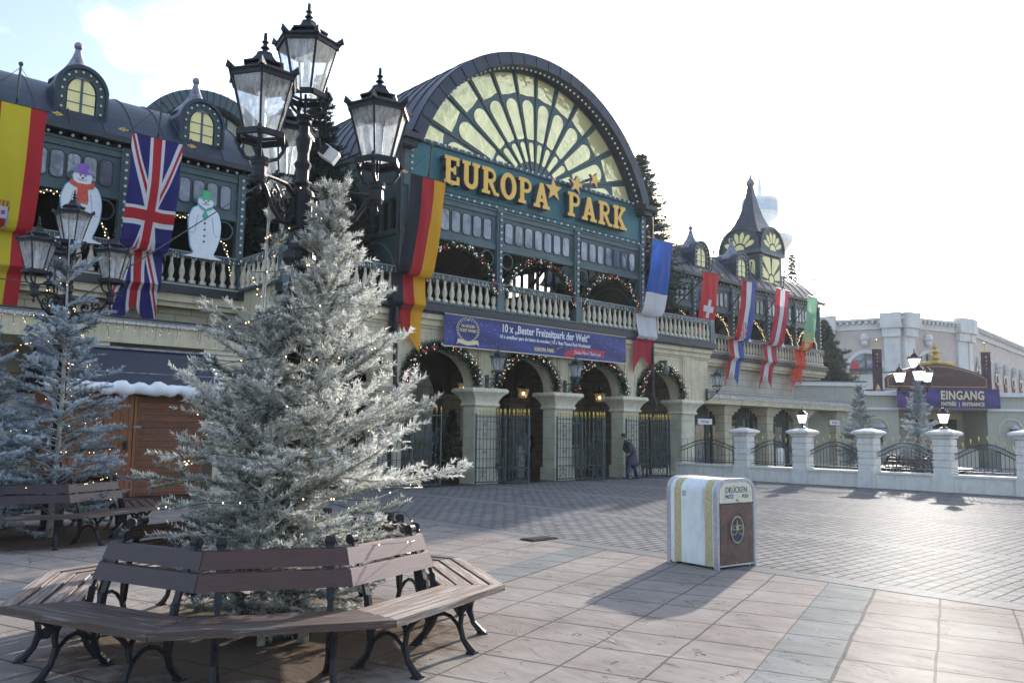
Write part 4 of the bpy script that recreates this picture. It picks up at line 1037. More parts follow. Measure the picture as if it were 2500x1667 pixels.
# blue banner over the arches
def cloth(x0,x1,z0,z1,y,nx,nz,wr,fn):
    vs=[];fs=[];cols=[]
    for j in range(nz+1):
        for i in range(nx+1):
            u,v=i/nx,j/nz
            vs.append((x0+(x1-x0)*u, y+wr*(math.sin(u*17+v*3)+.6*math.sin(u*31-v*5))*math.sin(PI*v)**.5, z0+(z1-z0)*v))
    for j in range(nz):
        for i in range(nx):
            a=j*(nx+1)+i; fs.append((a,a+1,a+nx+2,a+nx+1)); cols.append(fn((i+.5)/nx,(j+.5)/nz))
    return vs,fs,cols
def colmesh(name, vs, fs, cols, matn, parent=None, smooth=True, world=True):
    me = bpy.data.meshes.new(name); me.from_pydata(vs,[],fs); me.materials.append(matn)
    at = me.color_attributes.new('dye','FLOAT_COLOR','CORNER')
    buf = []
    for p,c in zip(me.polygons,cols): buf += [c[0],c[1],c[2],1]*len(p.vertices)
    at.data.foreach_set('color', buf)
    if smooth: me.polygons.foreach_set('use_smooth',[True]*len(fs))
    me.update(); return link(name, me, parent, world)
MT['dyed'] = translucent('dyed_flag_cloth', (.5,.5,.5), .75, .35, attr='dye', bump=.25)
MT['printed'] = translucent('printed_banner_cloth', (.5,.5,.5), .55, .1, attr='dye', bump=.1)
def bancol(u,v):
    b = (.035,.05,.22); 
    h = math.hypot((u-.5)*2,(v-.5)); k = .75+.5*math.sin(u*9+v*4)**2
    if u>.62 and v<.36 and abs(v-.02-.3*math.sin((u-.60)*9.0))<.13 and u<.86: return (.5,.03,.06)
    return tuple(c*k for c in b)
ban = thing('award_banner', 'dark blue banner with white German lettering and golden wreath hung over the arches', 'banner', (19.7,19.7,4.2))
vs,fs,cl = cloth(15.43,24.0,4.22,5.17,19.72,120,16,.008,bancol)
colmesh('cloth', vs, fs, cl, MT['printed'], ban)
m = MB(); m.box(15.43,19.69,5.17,24.0,19.73,5.2); m.box(15.43,19.69,4.19,24.0,19.73,4.22); m.build('hem', MT['creamlt'], ban)
WH = mat('white_print', (.75,.77,.8), .6, var=.02); GD = mat('pale_gold_print', (.72,.62,.34), .6, var=.03)
text('lettering', '10 x \u201eBester Freizeitpark der Welt\u201c', .36, WH, ban, (19.85,19.69,4.83), depth=.004, sx=.8, bold=.008)
text('lettering', '10 x \u00abmeilleur parc de loisirs du monde\u00bb | 10 x \u2019Best Theme Park Worldwide\u2019', .165, WH, ban, (19.85,19.69,4.62), depth=.004, sx=.83, bold=.004)
text('lettering', 'EUROPA PARK', .17, GD, ban, (19.7,19.69,4.33), depth=.004, sx=.85, bold=.006)
text('lettering', '10x GOLDEN', .12, GD, ban, (16.35,19.69,4.83), depth=.004, sx=.8, bold=.003)
text('lettering', 'TICKET AWARD', .13, GD, ban, (16.35,19.69,4.69), depth=.004, sx=.72, bold=.003)
text('lettering', 'Danke Merci Thank you', .19, WH, ban, (21.85,19.69,4.36), depth=.004, sx=.75, shear=.3)
m = MB()
for s in (-1,1):
    for i in range(13):
        a = R(-70+i*12)
        c = (16.35+s*.42*math.cos(a), 4.74+.36*math.sin(a))
        for q in (-1,1):
            d = a+q*.6+PI/2; m.prism([(c[0],c[1]),(c[0]+s*.05*math.cos(d)-s*.02,c[1]+.05*math.sin(d)),(c[0]+s*.085*math.cos(d),c[1]+.085*math.sin(d)),(c[0]+s*.05*math.cos(d)+s*.02,c[1]+.045*math.sin(d))],'y',19.684,19.689)
m.build('wreath', GD, ban)
m = MB(); m.prism([(15.98,4.33),(16.35,4.27),(16.72,4.33),(16.8,4.28),(16.76,4.44),(16.72,4.46),(16.35,4.4),(15.98,4.46),(15.94,4.44),(15.9,4.28)],'y',19.683,19.688); m.build('ribbon', GD, ban)
m = MB()
for k,(x,z,r_) in enumerate(((16.35,5.07,.055),(16.22,5.05,.03),(16.48,5.05,.03),(16.13,5.01,.018),(16.57,5.01,.018),(20.33,4.47,.03),(20.43,4.5,.024),(20.52,4.54,.02))):
    m.prism([(x+(r_ if i%2==0 else r_*.42)*math.cos(PI/2+PI*i/5), z+(r_ if i%2==0 else r_*.42)*math.sin(PI/2+PI*i/5)) for i in range(10)],'y',19.683,19.688)
m.build('printed_star', GD, ban)
m = MB(); rnd = random.Random(3)
for i in range(150):
    x = rnd.uniform(15.5,23.9); z = rnd.uniform(4.28,5.12)
    if abs(x-16.35)<.5 or (17.7<x<21.9 and z>4.55): continue
    r_ = rnd.uniform(.006,.014); m.prism([(x-r_,z),(x,z-r_),(x+r_,z),(x,z+r_)],'y',19.684,19.688)
o = m.build('printed_confetti', WH, ban); o['kind'] = 'stuff'
# ================================================================== flags
RD=(.52,.02,.03); YE=(.72,.58,.03); BL=(.025,.022,.17); WT=(.75,.76,.8); BK=(.02,.022,.035); GO=(.85,.42,.02); FB=(.03,.12,.5); GR=(.25,.5,.33)
def f_es(u,v):
    if .26<u<.58 and .47<v<.575:
        a,b=(u-.26)/.32,(v-.47)/.105
        if b<.2: return (.4,.1,.03) if int(a*9)%2 else (.6,.4,.05)
        if a<.08 or a>.9: return (.35,.4,.5) if b>.3 else (.5,.1,.05)
        if .14<a<.82 and b<.97-abs(a-.48)*.5: 
            if b<.58: return (.45,.03,.04) if a<.48 else ((.6,.6,.65) if math.hypot(a-.65,(b-.4)*1.1)>.09 else (.25,.1,.35))
            return ((.7,.45,.03) if int(a*22)%2 else (.45,.04,.03)) if a<.48 else (.4,.03,.04)
    return YE if .25<u<.74 else RD
def f_uk(u,v):
    x=(u-.5)*2; y=(v-.43)/.43*1.0
    if abs(x)<.17: return RD
    if abs(v-.43)<.028: return RD
    if abs(x)<.28: return WT
    if abs(v-.43)<.048: return WT
    # diagonals
    yy = y if y<0 else min(y,1.3)
    d = abs(abs(x)-abs(yy))
    s_ = (abs(yy)-abs(x)) * (1 if x*yy>0 else -1)
    if d<.09 and -.02<s_<.09: return RD
    if d<.17: return WT
    return BL
def f_de(u,v): return BK if u<.335 else (RD if u<.67 else GO)
def f_fr(u,v): return FB if v<.44 else (WT if v<.75 else (.5,.03,.07))
def f_ch(u,v):
    a,b=abs(u-.52)*1.25,abs(v-.34)*4.9
    return WT if (a<.13 and b<.44) or (b<.14 and a<.42) else (.62,.03,.04)
def f_hr(u,v):
    if .3<u<.72 and .42<v<.56:
        if v<.45: return (.15,.3,.5) if int(u*24)%2 else (.6,.6,.65)
        if v<.56-abs(u-.51)*.06: return RD if (int((u-.3)/.07)+int((v-.45)/.0235))%2 else WT
    return RD if u<.33 else (WT if u<.67 else (.07,.11,.42))
def f_at(u,v): return (.5,.03,.07) if u<.33 or u>.67 else WT
def f_pt(u,v):
    d = math.hypot((u-.5)*1.25,(v-.5)*4.9)
    if d<.42:
        if d<.2: return WT if (int(u*26)+int(v*100))%3 else (.5,.05,.08)
        return (.75,.62,.06) if d>.3 or int(math.atan2((v-.5)*4.9,(u-.5)*1.25)*4)%2 else (.65,.1,.05)
    return GR if v<.5 else (.75,.06,.03)
# cloth path on the hall side: hangs from an arm in front, is caught by the rail, drops behind the cornice edge
def drape(u, v, base, wave):
    pts = [(0,-1.2,8.86),(.25,-1.1,7.7),(.45,-.92,6.85),(.535,-.78,6.3),(.565,-.66,6.12),(.58,-.5,6.1),(.592,-.38,6.16),(.6,-.36,6.12),(.68,-.4,5.62),(.725,-.46,5.3),(.75,-.36,5.22),(.77,-.26,5.12),(.85,-.2,4.7),(1.0,-.12,3.86)]
    for (a,y0,z0),(b,y1,z1) in zip(pts,pts[1:]):
        if v<=b+1e-6:
            t=(v-a)/(b-a); t_=t*t*(3-2*t)
            y=y0+(y1-y0)*t; z=z0+(z1-z0)*t; break
    return base+y+wave*(.035*math.sin(u*7+v*6)+.02*math.sin(u*15-v*9))*min(1,v*6+.15), z
def flag(label, x0, x1, Y, fn, tail=.84, notch=.5, seed=0, cx=None, nu=30, nv=150, dz=0, reach=.1):
    root = thing('flag', label, 'flag', ((x0+x1)/2, Y, 8.9), 0, 'national flags hanging from the facade')
    vs=[];fs=[];cl=[]; idx={}
    rnd = random.Random(seed)
    for j in range(nv+1):
        v=j/nv
        for i in range(nu+1):
            u=i/nu
            sh = .06*math.sin(v*5+seed)*v
            w = 1-.06*min(1,v*1.5)
            # swallow tail: the lower edge climbs towards the middle
            vv = v
            if v>tail:
                k=(v-tail)/(1-tail); low = 1-(1-tail)*(1-abs(u-notch)/max(notch,1-notch))*1.0
                vv = tail+(low-tail)*k
            y,z = drape(u,vv,Y,1.0)
            vs.append((x0+(x1-x0)*(.5+(u-.5)*w)+sh, y, z+dz))
            idx[(i,j)] = (u,vv)
    for j in range(nv):
        for i in range(nu):
            a=j*(nu+1)+i; fs.append((a,a+1,a+nu+2,a+nu+1))
            u,v_=(i+.5)/nu, idx[(i,j)][1]
            cl.append(fn(u,v_))
    colmesh('flag_cloth', vs, fs, cl, MT['dyed'], root)
    cxx=(x0+x1)/2
    m = MB(); m.M = Matrix.Translation((0,0,dz)); m.tube([(x0-.08,Y-1.2,8.88),(x1+.08,Y-1.2,8.88)],.018,6)
    m.tube([(cxx,Y+reach,7.4),(cxx,Y-1.22,9.0),(cxx,Y-1.32,9.75)],.028,6)
    m.tube([(x0-.05,Y-1.2,8.9),(cxx,Y-1.32,9.7)],.007,4); m.tube([(x1+.05,Y-1.2,8.9),(cxx,Y-1.32,9.7)],.007,4)
    m.ball((cxx,Y-1.32,9.78),.055,8); m.build('flag_arm', MT['irongreen'], root)
    for s,x in ((-1,x0-.1),(1,x1+.1)):
        m = MB(); m.M = Matrix.Translation((0,0,dz)); m.bar((x,Y-1.2,8.88),(x+s*.12,Y-1.2,8.88),.03); m.lathe([(.02,-.05),(.035,0),(.02,.05)],(x+s*.1,Y-1.2,8.88),6); m.prism([(x+s*.12,8.83),(x+s*.24,8.88),(x+s*.12,8.93),(x+s*.15,8.88)],'y',Y-1.21,Y-1.19); m.build('finial', MT['goldpaint'], root)
    return root
GA = 'national flags hanging from the facade'
flag('red and yellow striped flag with a coat of arms, leftmost of the hanging flags', 3.42,4.67,22.2,f_es,1.01)
flag('blue flag with red and white crosses and a split tail hanging on the left wing', 6.56,7.82,22.2,f_uk,.84,.5,1,nu=120,nv=420)
flag('black, red and gold flag with split tail beside the leftmost arch', 13.4,14.66,20.0,f_de,.84,.36,2)
flag('blue, white and red flag with horizontal bands right of the fan window', 24.45,25.72,20.0,f_fr,.86,.5,3)
flag('plain red flag with a white cross beside the wall lantern', 29.85,31.08,21.45,f_ch,.84,.1,4,dz=-.27,reach=1.0)
flag('red, white and blue flag with a checkered shield', 34.12,35.4,22.2,f_hr,.86,.5,5)
flag('red flag with one white vertical stripe', 37.2,38.52,22.2,f_at,.86,.5,6)
flag('green and red flag with a round yellow emblem, rightmost of the flags', 40.37,41.5,22.2,f_pt,.86,.6,7)
# ================================================================== snowmen
def blob(pts, n=4):
    P=[]; m=len(pts)
    for i in range(m):
        p0,p1,p2,p3=pts[i-1],pts[i],pts[(i+1)%m],pts[(i+2)%m]
        for k in range(n):
            t=k/n
            P.append(tuple(.5*((2*p1[d])+(-p0[d]+p2[d])*t+(2*p0[d]-5*p1[d]+4*p2[d]-p3[d])*t*t+(-p0[d]+3*p1[d]-3*p2[d]+p3[d])*t**3) for d in (0,1)))
    return P
BLUEP = mat('pale_blue_outline_paint', (.2,.5,.75), .6); BLKP = mat('black_paint', (.03,.03,.04), .6)
def snowman(label, x, z, sc, Y, hat, scarf, tie):
    root = thing('snowman', label, 'snowman figure', (x,Y,z), 0, 'painted snowmen standing on the balcony rail')
    T = lambda q,k=1: [(x+a*sc*k, z+b*sc) for a,b in q]
    body = blob([(-.5,0),(-.28,.1),(-.36,.3),(-.42,.7),(-.44,1.05),(-.34,1.35),(-.2,1.46),(-.22,1.6),(-.12,1.72),(.12,1.72),(.22,1.6),(.2,1.46),(.36,1.33),(.46,1.0),(.44,.6),(.36,.3),(.3,.1),(.5,0)])
    cxm=[(a*1.045,b*1.012-.005) for a,b in body]
    m = MB(); m.prism(T(cxm),'y',Y+.02,Y+.07); m.build('outline', BLUEP, root)
    m = MB(); m.prism(T(body),'y',Y,Y+.021); m.build('body', MT['snowman'], root)
    m = MB()
    for s in (-1,1):
        L_ = [(s*.2,1.18),(s*.24,.95),(s*.26,.74),(s*.33,.66),(s*.42,.68)]
        m.tube([(x+a*sc,Y-.004,z+b*sc) for a,b in L_],.009,4)
    m.build('arm_line', BLUEP, root)
    m = MB()
    for a in (-.06,.06): m.prism([(x+(a+.016*math.cos(t))*sc,z+(1.63+.028*math.sin(t))*sc) for t in [2*PI*i/8 for i in range(8)]],'y',Y-.012,Y-.002)
    m.prism([(x+.03*math.cos(t)*sc,z+(1.565+.022*math.sin(t))*sc) for t in [2*PI*i/8 for i in range(8)]],'y',Y-.012,Y-.002)
    m.tube([(x+.11*math.sin(t)*sc,Y-.006,z+(1.56-.05*math.cos(t))*sc) for t in [-1.1+2.2*i/8 for i in range(9)]],.006,4)
    m.build('face', BLKP, root)
    m = MB(); m.prism(T(blob([(-.26,1.7),(-.1,1.73),(-.13,1.86),(0,1.92),(.13,1.86),(.1,1.73),(.26,1.7),(0,1.66)])),'y',Y-.02,Y-.002); m.build('hat', hat, root)
    m = MB()
    if tie: m.prism(T([(-.2,1.5),(0,1.38),(.2,1.5),(.19,1.42),(.02,1.32),(.09,1.18),(0,1.06),(-.09,1.18),(-.02,1.32),(-.19,1.42)]),'y',Y-.02,Y-.002)
    else:
        m.prism(T([(-.28,1.5),(-.1,1.42),(.1,1.42),(.28,1.5),(.26,1.34),(.12,1.3),(.16,1.02),(-.12,1.0),(-.1,1.3),(-.28,1.38)]),'y',Y-.02,Y-.002)
        for i in range(6): m.prism(T([(-.11+.045*i,1.01),(-.085+.045*i,1.01),(-.085+.045*i,.93),(-.11+.045*i,.93)]),'y',Y-.02,Y-.002)
    m.build('scarf', scarf, root)
    if tie:
        for b in (.98,.8,.62,.46):
            m = MB(); m.prism([(x+.03*math.cos(t)*sc,z+(b+.03*math.sin(t))*sc) for t in [2*PI*i/8 for i in range(8)]],'y',Y-.012,Y-.002); m.build('button', BLKP, root)
    return root
PUR = mat('purple_hat_paint', (.28,.12,.55), .6); GRN = mat('green_hat_paint', (.08,.5,.2), .6); ORG = mat('red_orange_scarf_paint', (.68,.1,.05), .6); TEA = mat('teal_tie_paint', (.08,.42,.38), .6)
snowman('flat white snowman with purple hat and red scarf behind the rear lamps', 5.82,6.2,1.02,22.15,PUR,ORG,False)
snowman('flat white snowman with green hat, green tie and four dark buttons', 8.95,6.25,.98,22.15,GRN,TEA,True)
snowman('small white snowman half hidden behind the red flag with white cross', 33.0,6.25,.95,22.15,GRN,TEA,True)
snowman('small white snowman between the checkered flag and the striped red flag', 36.35,6.25,.95,22.15,PUR,ORG,False)
snowman('small white snowman left of the green and red flag', 39.6,6.25,.95,22.15,GRN,ORG,False)
# ================================================================== garlands
def garland(label, cx, Y, zs, r, rz, group='lit garlands on the arches', dens=1.0, wid=.2):
    root = thing('garland', label, 'garland', (cx,Y,zs), 0, group)
    rnd = np.random.RandomState(int(cx*10+zs)); n = int(10500*dens*(r+rz)/2.4)
    t = rnd.uniform(0,PI,n); rr = rnd.normal(0,wid*.45,n).clip(-wid,wid); yy = rnd.normal(0,wid*.4,n).clip(-wid,wid)
    P = np.stack([cx+(r+rr)*np.cos(t), Y+yy-.1, zs+(rz+rr)*np.sin(t)],1)
    D = rnd.normal(0,1,(n,3)); D /= np.linalg.norm(D,axis=1)[:,None]; E = np.cross(D, rnd.normal(0,1,(n,3))); E /= np.linalg.norm(E,axis=1)[:,None]
    A = P-E*.008; B = P+E*.008; C_ = P+D*.065
    tri_mesh('foliage', np.concatenate([A,B,C_],1).reshape(-1,3), MT['garlandneedle'], root, rnd.uniform(.1,1,n))
    b = MB(); b.ball((0,0,0),.055,10); r_me = b.mesh('bauble', MT['redball'], True); b = MB(); b.ball((0,0,0),.055,10); s_me = b.mesh('bauble', MT['silverball'], True)
    rn = random.Random(int(cx*10)); k = int(24*(r+rz)/2.4)
    off = root.location
    for i in range(k):
        a = PI*(i+.5+rn.uniform(-.35,.35))/k; q = rn.uniform(-.09,.09)
        o = link('bauble', r_me if rn.random()<.5 else s_me, root, False)
        o.location = Vector((cx+(r+q)*math.cos(a), Y-.1-wid*.75, zs+(rz+q)*math.sin(a)))-off
        s = rn.choice((.5,.65,.8,1)); o.scale = (s,s,s)
    m = MB()
    for i in range(int(38*dens)):
        a = rn.uniform(0,PI); q = rn.uniform(-wid*.8,wid*.8); m.ball((cx+(r+q)*math.cos(a), Y-.1-wid*.8+rn.uniform(-.03,.03), zs+(rz+q)*math.sin(a)),.012,4)
    o = m.build('garland_lights', MT['garlandlight'], root); o['kind'] = 'stuff'
def tri_mesh(name, V, matn, parent, frost, world=True, quad=False):
    n = len(V); k = 4 if quad else 3; me = bpy.data.meshes.new(name)
    me.vertices.add(n); me.vertices.foreach_set('co', V.astype(np.float32).ravel())
    me.loops.add(n); me.loops.foreach_set('vertex_index', np.arange(n,dtype=np.int32))
    nf = n//k; me.polygons.add(nf); me.polygons.foreach_set('loop_start', np.arange(0,n,k,dtype=np.int32)); me.polygons.foreach_set('loop_total', np.full(nf,k,dtype=np.int32))
    me.materials.append(matn); me.update(calc_edges=True)
    a = me.attributes.new('frost','FLOAT','FACE'); a.data.foreach_set('value', np.asarray(frost,dtype=np.float32))
    return link(name, me, parent, world)
names = ['far left arch by the fir trees','arch under the wreath','arch left of the middle wall lantern','arch right of the middle wall lantern','rightmost arch, under the dome camera']
for i,(a,b) in enumerate(zip(PC,PC[1:])):
    garland('green garland with red and silver baubles around the '+names[i], (a+b)/2, PY, 3.05, (b-a)/2-PIL+.06, 1.17)
for i,(a,b) in enumerate(zip(HX,HX[1:])):
    garland('green bauble garland on the upper balcony arch, '+('nearest the black, red and gold flag','in the middle bay','nearest the blue, white and red flag')[i], (a+b)/2, Y0, 5.95, (b-a)/2-.25, 1.42, 'garlands on the upper balcony arches', .9, .14)
icicles('icicle_lights', (PX0,19.72), (PX1,19.72), 6.36, 'string of pale icicle lights along the central balcony rail')
icicles('icicle_lights', (-4,22.2), (PX0-.2,22.2), 6.36, 'string of icicle lights along the left wing rail below the snowmen')
icicles('icicle_lights', (10.02,22.2), (10.02,19.8), 6.36, 'short string of icicle lights on the side rail left of the dark fir')
icicles('icicle_lights', (29.9,22.2), (44.4,22.2), 6.36, 'string of icicle lights along the right wing rail behind the flags')
icicles('icicle_lights', (-5,19.72), (9.6,19.72), 4.05, 'dark icicle light string along the left canopy edge', matw='wire', drop=.34, n=110)
icicles('icicle_lights', (29.4,20.18), (45.2,20.18), 3.4, 'dense glittering icicle lights on the awning over the information doors', n=260, drop=.34)
# ================================================================== lanterns
def lantern_parts(root, sc=1.0, z=0, milk=False, xy=(0,0), rot=0.0, cup=True, matm='iron'):
    """six-sided lantern, its glass foot ring at height z"""
    def M_(): 
        m = MB(); m.M = Matrix.Translation((xy[0],xy[1],z)) @ Matrix.Rotation(rot,4,'Z') @ Matrix.Scale(sc,4); return m
    RB, RT, H = .145, .262, .42
    hexa = lambda r_,zz: [(r_*math.cos(PI/3*i), r_*math.sin(PI/3*i), zz) for i in range(6)]
    m = M_(); v = hexa(RB,0)+hexa(RT,H); m.add(v,[(i,(i+1)%6,6+(i+1)%6,6+i) for i in range(6)])
    body = m.build('lantern_glass', MT['litmilk' if milk else 'glass'], root, world=False)
    m = M_()
    for i in range(6): m.bar(v[i],v[6+i],.016); m.bar(v[i],v[(i+1)%6],.02); m.bar(v[6+i],v[6+(i+1)%6],.03,.045)
    for i in range(6):
        a = PI/3*i; c,s = math.cos(a),math.sin(a)
        m.add([(.25*c-.04*s,.25*s+.04*c,H+.03),(.25*c+.04*s,.25*s-.04*c,H+.03),(.32*c,.32*s,H+.03),(.305*c,.305*s,H+.095),(.275*c,.275*s,H+.07)],[(0,1,2),(0,2,3),(1,3,2),(0,3,4),(1,4,3),(0,4,1)])
    m.build('lantern_frame', MT[matm], root, world=False)
    m = M_(); m.lathe([(.28,H+.005),(.295,H+.02),(.285,H+.035),(.14,H+.1),(.14,H+.115),(.175,H+.12),(.175,H+.135),(.11,H+.16),(.075,H+.205),(.062,H+.235)],(0,0,0),6)
    m.build('lantern_roof', MT[matm], root, world=False)
    m = M_(); m.lathe([(.062,H+.235),(.02,H+.24),(.018,H+.265),(.038,H+.28),(.018,H+.3),(.016,H+.315),(.03,H+.33),(.014,H+.345),(.015,H+.37),(.012,H+.405),(.003,H+.41)],(0,0,0),8)
    m.build('lantern_finial', MT[matm], root, world=False)
    m = M_(); m.lathe([(.03,.02),(.035,.14),(.028,.15),(.028,.3),(.01,.31)],(0,0,0),8); m.build('lamp_bulb', MT['bulb'], root, world=False)
    if cup:
        m = M_(); h = hexa(.19,-.03)
        for i in range(6): m.bar(h[i],h[(i+1)%6],.03,.045)
        for i in range(3):
            a = 2*PI/3*i; c,s = math.cos(a),math.sin(a)
            m.tube([(c*r_,s*r_,q) for r_,q in ((.16,-.01),(.205,.0),(.225,-.04),(.2,-.075),(.185,-.06))],.018,6)
            m.tube([(c*r_,s*r_,q) for r_,q in ((.19,-.04),(.195,-.1),(.15,-.17),(.08,-.2),(.05,-.21))],.015,6)
        m.tube([(0,0,-.2),(0,0,0)],.012,6)
        m.lathe([(.075,-.2),(.075,-.225),(.06,-.24),(.055,-.27)],(0,0,0),12)
        m.build('lantern_cradle', MT[matm], root, world=False)
def spiral(c, r0, turns, a0, d=1, n=22):
    return [(c[0]+r0*(1-.82*i/n)*math.cos(a0+d*2*PI*turns*i/n), c[1]+r0*(1-.82*i/n)*math.sin(a0+d*2*PI*turns*i/n)) for i in range(n+1)]
def lamp_post(label, loc, rz, group=None, milk=False, arm_r=.62, arms=(0,120,240), tops=(3.95,3.95,3.95), base=True):
    root = thing('street_lamp', label, 'street lamp', loc, rz, group)
    m = MB()
    m.lathe([(.2,0),(.2,.1),(.16,.14),(.15,.7),(.17,.74),(.13,.8),(.09,.95),(.072,1.0),(.066,2.75),(.085,2.8),(.085,2.86),(.07,2.88),(.08,2.98),(.12,3.04),(.14,3.07),(.135,3.13),(.1,3.16),(.085,3.3),(.115,3.33),(.115,3.62),(.1,3.66),(.055,3.7),(.072,3.73),(.052,3.77),(.055,3.85),(.075,3.9),(.05,3.94),(.048,4.0),(.06,4.05),(.07,4.12),(.045,4.17),(.042,4.24),(.062,4.26),(.05,4.3),(.04,4.33)],(0,0,0),16)
    for i in range(10):
        a = 2*PI*i/10; m.bar((.07*math.cos(a),.07*math.sin(a),1.0),(.066*math.cos(a),.066*math.sin(a),2.75),.014)
        m.bar((.118*math.cos(a),.118*math.sin(a),3.34),(.118*math.cos(a),.118*math.sin(a),3.61),.026)
    m.build('pole', MT['iron'], root, world=False)
    lantern_parts(root, 1.0, 4.53, milk)
    for k,a in enumerate(arms):
        A_ = R(a); c,s = math.cos(A_),math.sin(A_)
        m = MB(); T = lambda q: [(x*c,x*s,z) for x,z in q]
        m.tube(T([(.12,3.6),(.25,3.66),(.4,3.655),(.55,3.64),(arm_r,3.63)]),[.022,.02,.017,.017,.025],7)
        m.tube(T([(.12,3.4),(.2,3.34),(.32,3.33),(.45,3.42),(.55,3.55),(arm_r-.02,3.6)]),[.02,.022,.021,.017,.014,.013],7)
        m.tube(T(spiral((.27,3.49),.115,1.4,PI/2,-1)),.014,6); m.tube(T(spiral((.42,3.53),.075,1.3,PI/2,1)),.014,6)
        m.tube(T([(.3,3.36),(.42,3.46),(.5,3.5),(.57,3.6)]),.012,5); m.tube(T([(.36,3.36),(.47,3.42),(.56,3.58)]),.01,5)
        m.ball((.24*c,.24*s,3.5),.035,6)
        m.lathe([(.05,3.56),(.065,3.6),(.06,3.68),(.07,3.7),(.07,3.72)],(arm_r*c,arm_r*s,0),10)
        m.lathe([(.004,3.46),(.025,3.5),(.012,3.54),(.03,3.57)],(arm_r*c,arm_r*s,0),8)
        m.build('lamp_arm', MT['iron'], root, world=False)
        lantern_parts(root, 1.0, tops[k], milk, (arm_r*c,arm_r*s), A_+PI/6)
    return root
GL = 'four-lantern street lamps'
lamp_post('tall black four-lantern street lamp rising out of the large frosted fir', (3.38,6.33,0), R(-42.8), GL, arms=(0,120,254), arm_r=.64)
lamp_post('black four-lantern street lamp among the smaller bluish fir at left, below the snowman', (3.62,14.15,0), R(-30), GL, arms=(0,120,240))
lamp_post('distant four-lantern street lamp with pale glass behind the fence by the entrance sign', (36.4,14.2,0), R(-25), GL, milk=True)
# floodlight box on the tall lamp
m = MB(); m.M = Matrix.Translation((3.52,6.13,3.98)) @ Matrix.Rotation(R(-42.8),4,'Z') @ Matrix.Rotation(R(35),4,'Y'); m.bbox(-.075,-.055,-.055,.075,.055,.055,.012)
fb = m.build('floodlight', MT['white'], None); tag(fb, 'small white box floodlight clipped to the tall lamp post', 'floodlight')
m = MB(); m.M = Matrix.Translation((3.52,6.13,3.98)) @ Matrix.Rotation(R(-42.8),4,'Z') @ Matrix.Rotation(R(35),4,'Y'); m.box(-.07,-.062,-.045,-.02,-.055,.045); m.tube([(-.1,0,.0),(-.16,0,.06)],.015,6); m.build('clamp', MT['iron'], fb)
# wall lanterns
def wall_lantern(label, x, z, Y=20.0):
    root = thing('wall_lantern', label, 'wall lantern', (x,Y,z), 0, 'blue-green wall lanterns on the arcade')
    lantern_parts(root, .95, .0, False, (0,-.55), 0, True, 'irongreen')
    m = MB(); m.box(-.06,-.06,-.62,.06,0,-.12)
    m.tube([(0,-.03,-.3),(0,-.2,-.24),(0,-.42,-.26),(0,-.55,-.3),(0,-.55,-.22)],.02,6)
    m.tube([(0,y,zz) for y,zz in spiral((-.24,-.4),.11,1.3,PI/2,1)],.014,5); m.tube([(0,-.03,-.55),(0,-.2,-.52),(0,-.4,-.36),(0,-.52,-.3)],.018,6)
    m.build('wall_bracket', MT['irongreen'], root, world=False)
wall_lantern('wall lantern on the first pillar right of the leftmost full arch', 17.4, 3.55)
wall_lantern('wall lantern between the second and third arches, under the banner', 21.0, 3.55)
wall_lantern('wall lantern on the right corner of the arcade in front of the red flag', 29.6, 3.65)
# lit lanterns hanging under the vault
ho = emit('warm_lamp_glow', (1,.55,.2), 7)
for lb,x,y in (('lit hanging lantern inside the second arch',21.9,23.0),('brightest lit hanging lantern, seen through the third arch',26.3,23.0),('lit hanging lantern beside the first pillar inside the leftmost arch',18.3,22.2)):
    root = thing('hanging_lantern', lb, 'hanging lantern', (x,y,2.9), 0, 'lit lanterns hanging under the vault')
    lantern_parts(root, .95, 0, False, (0,0), 0, False)
    m = MB(); m.tube([(0,0,1.0),(0,0,1.85)],.012,5); m.build('chain', MT['iron'], root, world=False)
    m = MB(); m.ball((0,0,.2),.055,8); m.build('flame_bulb', ho, root, world=False)
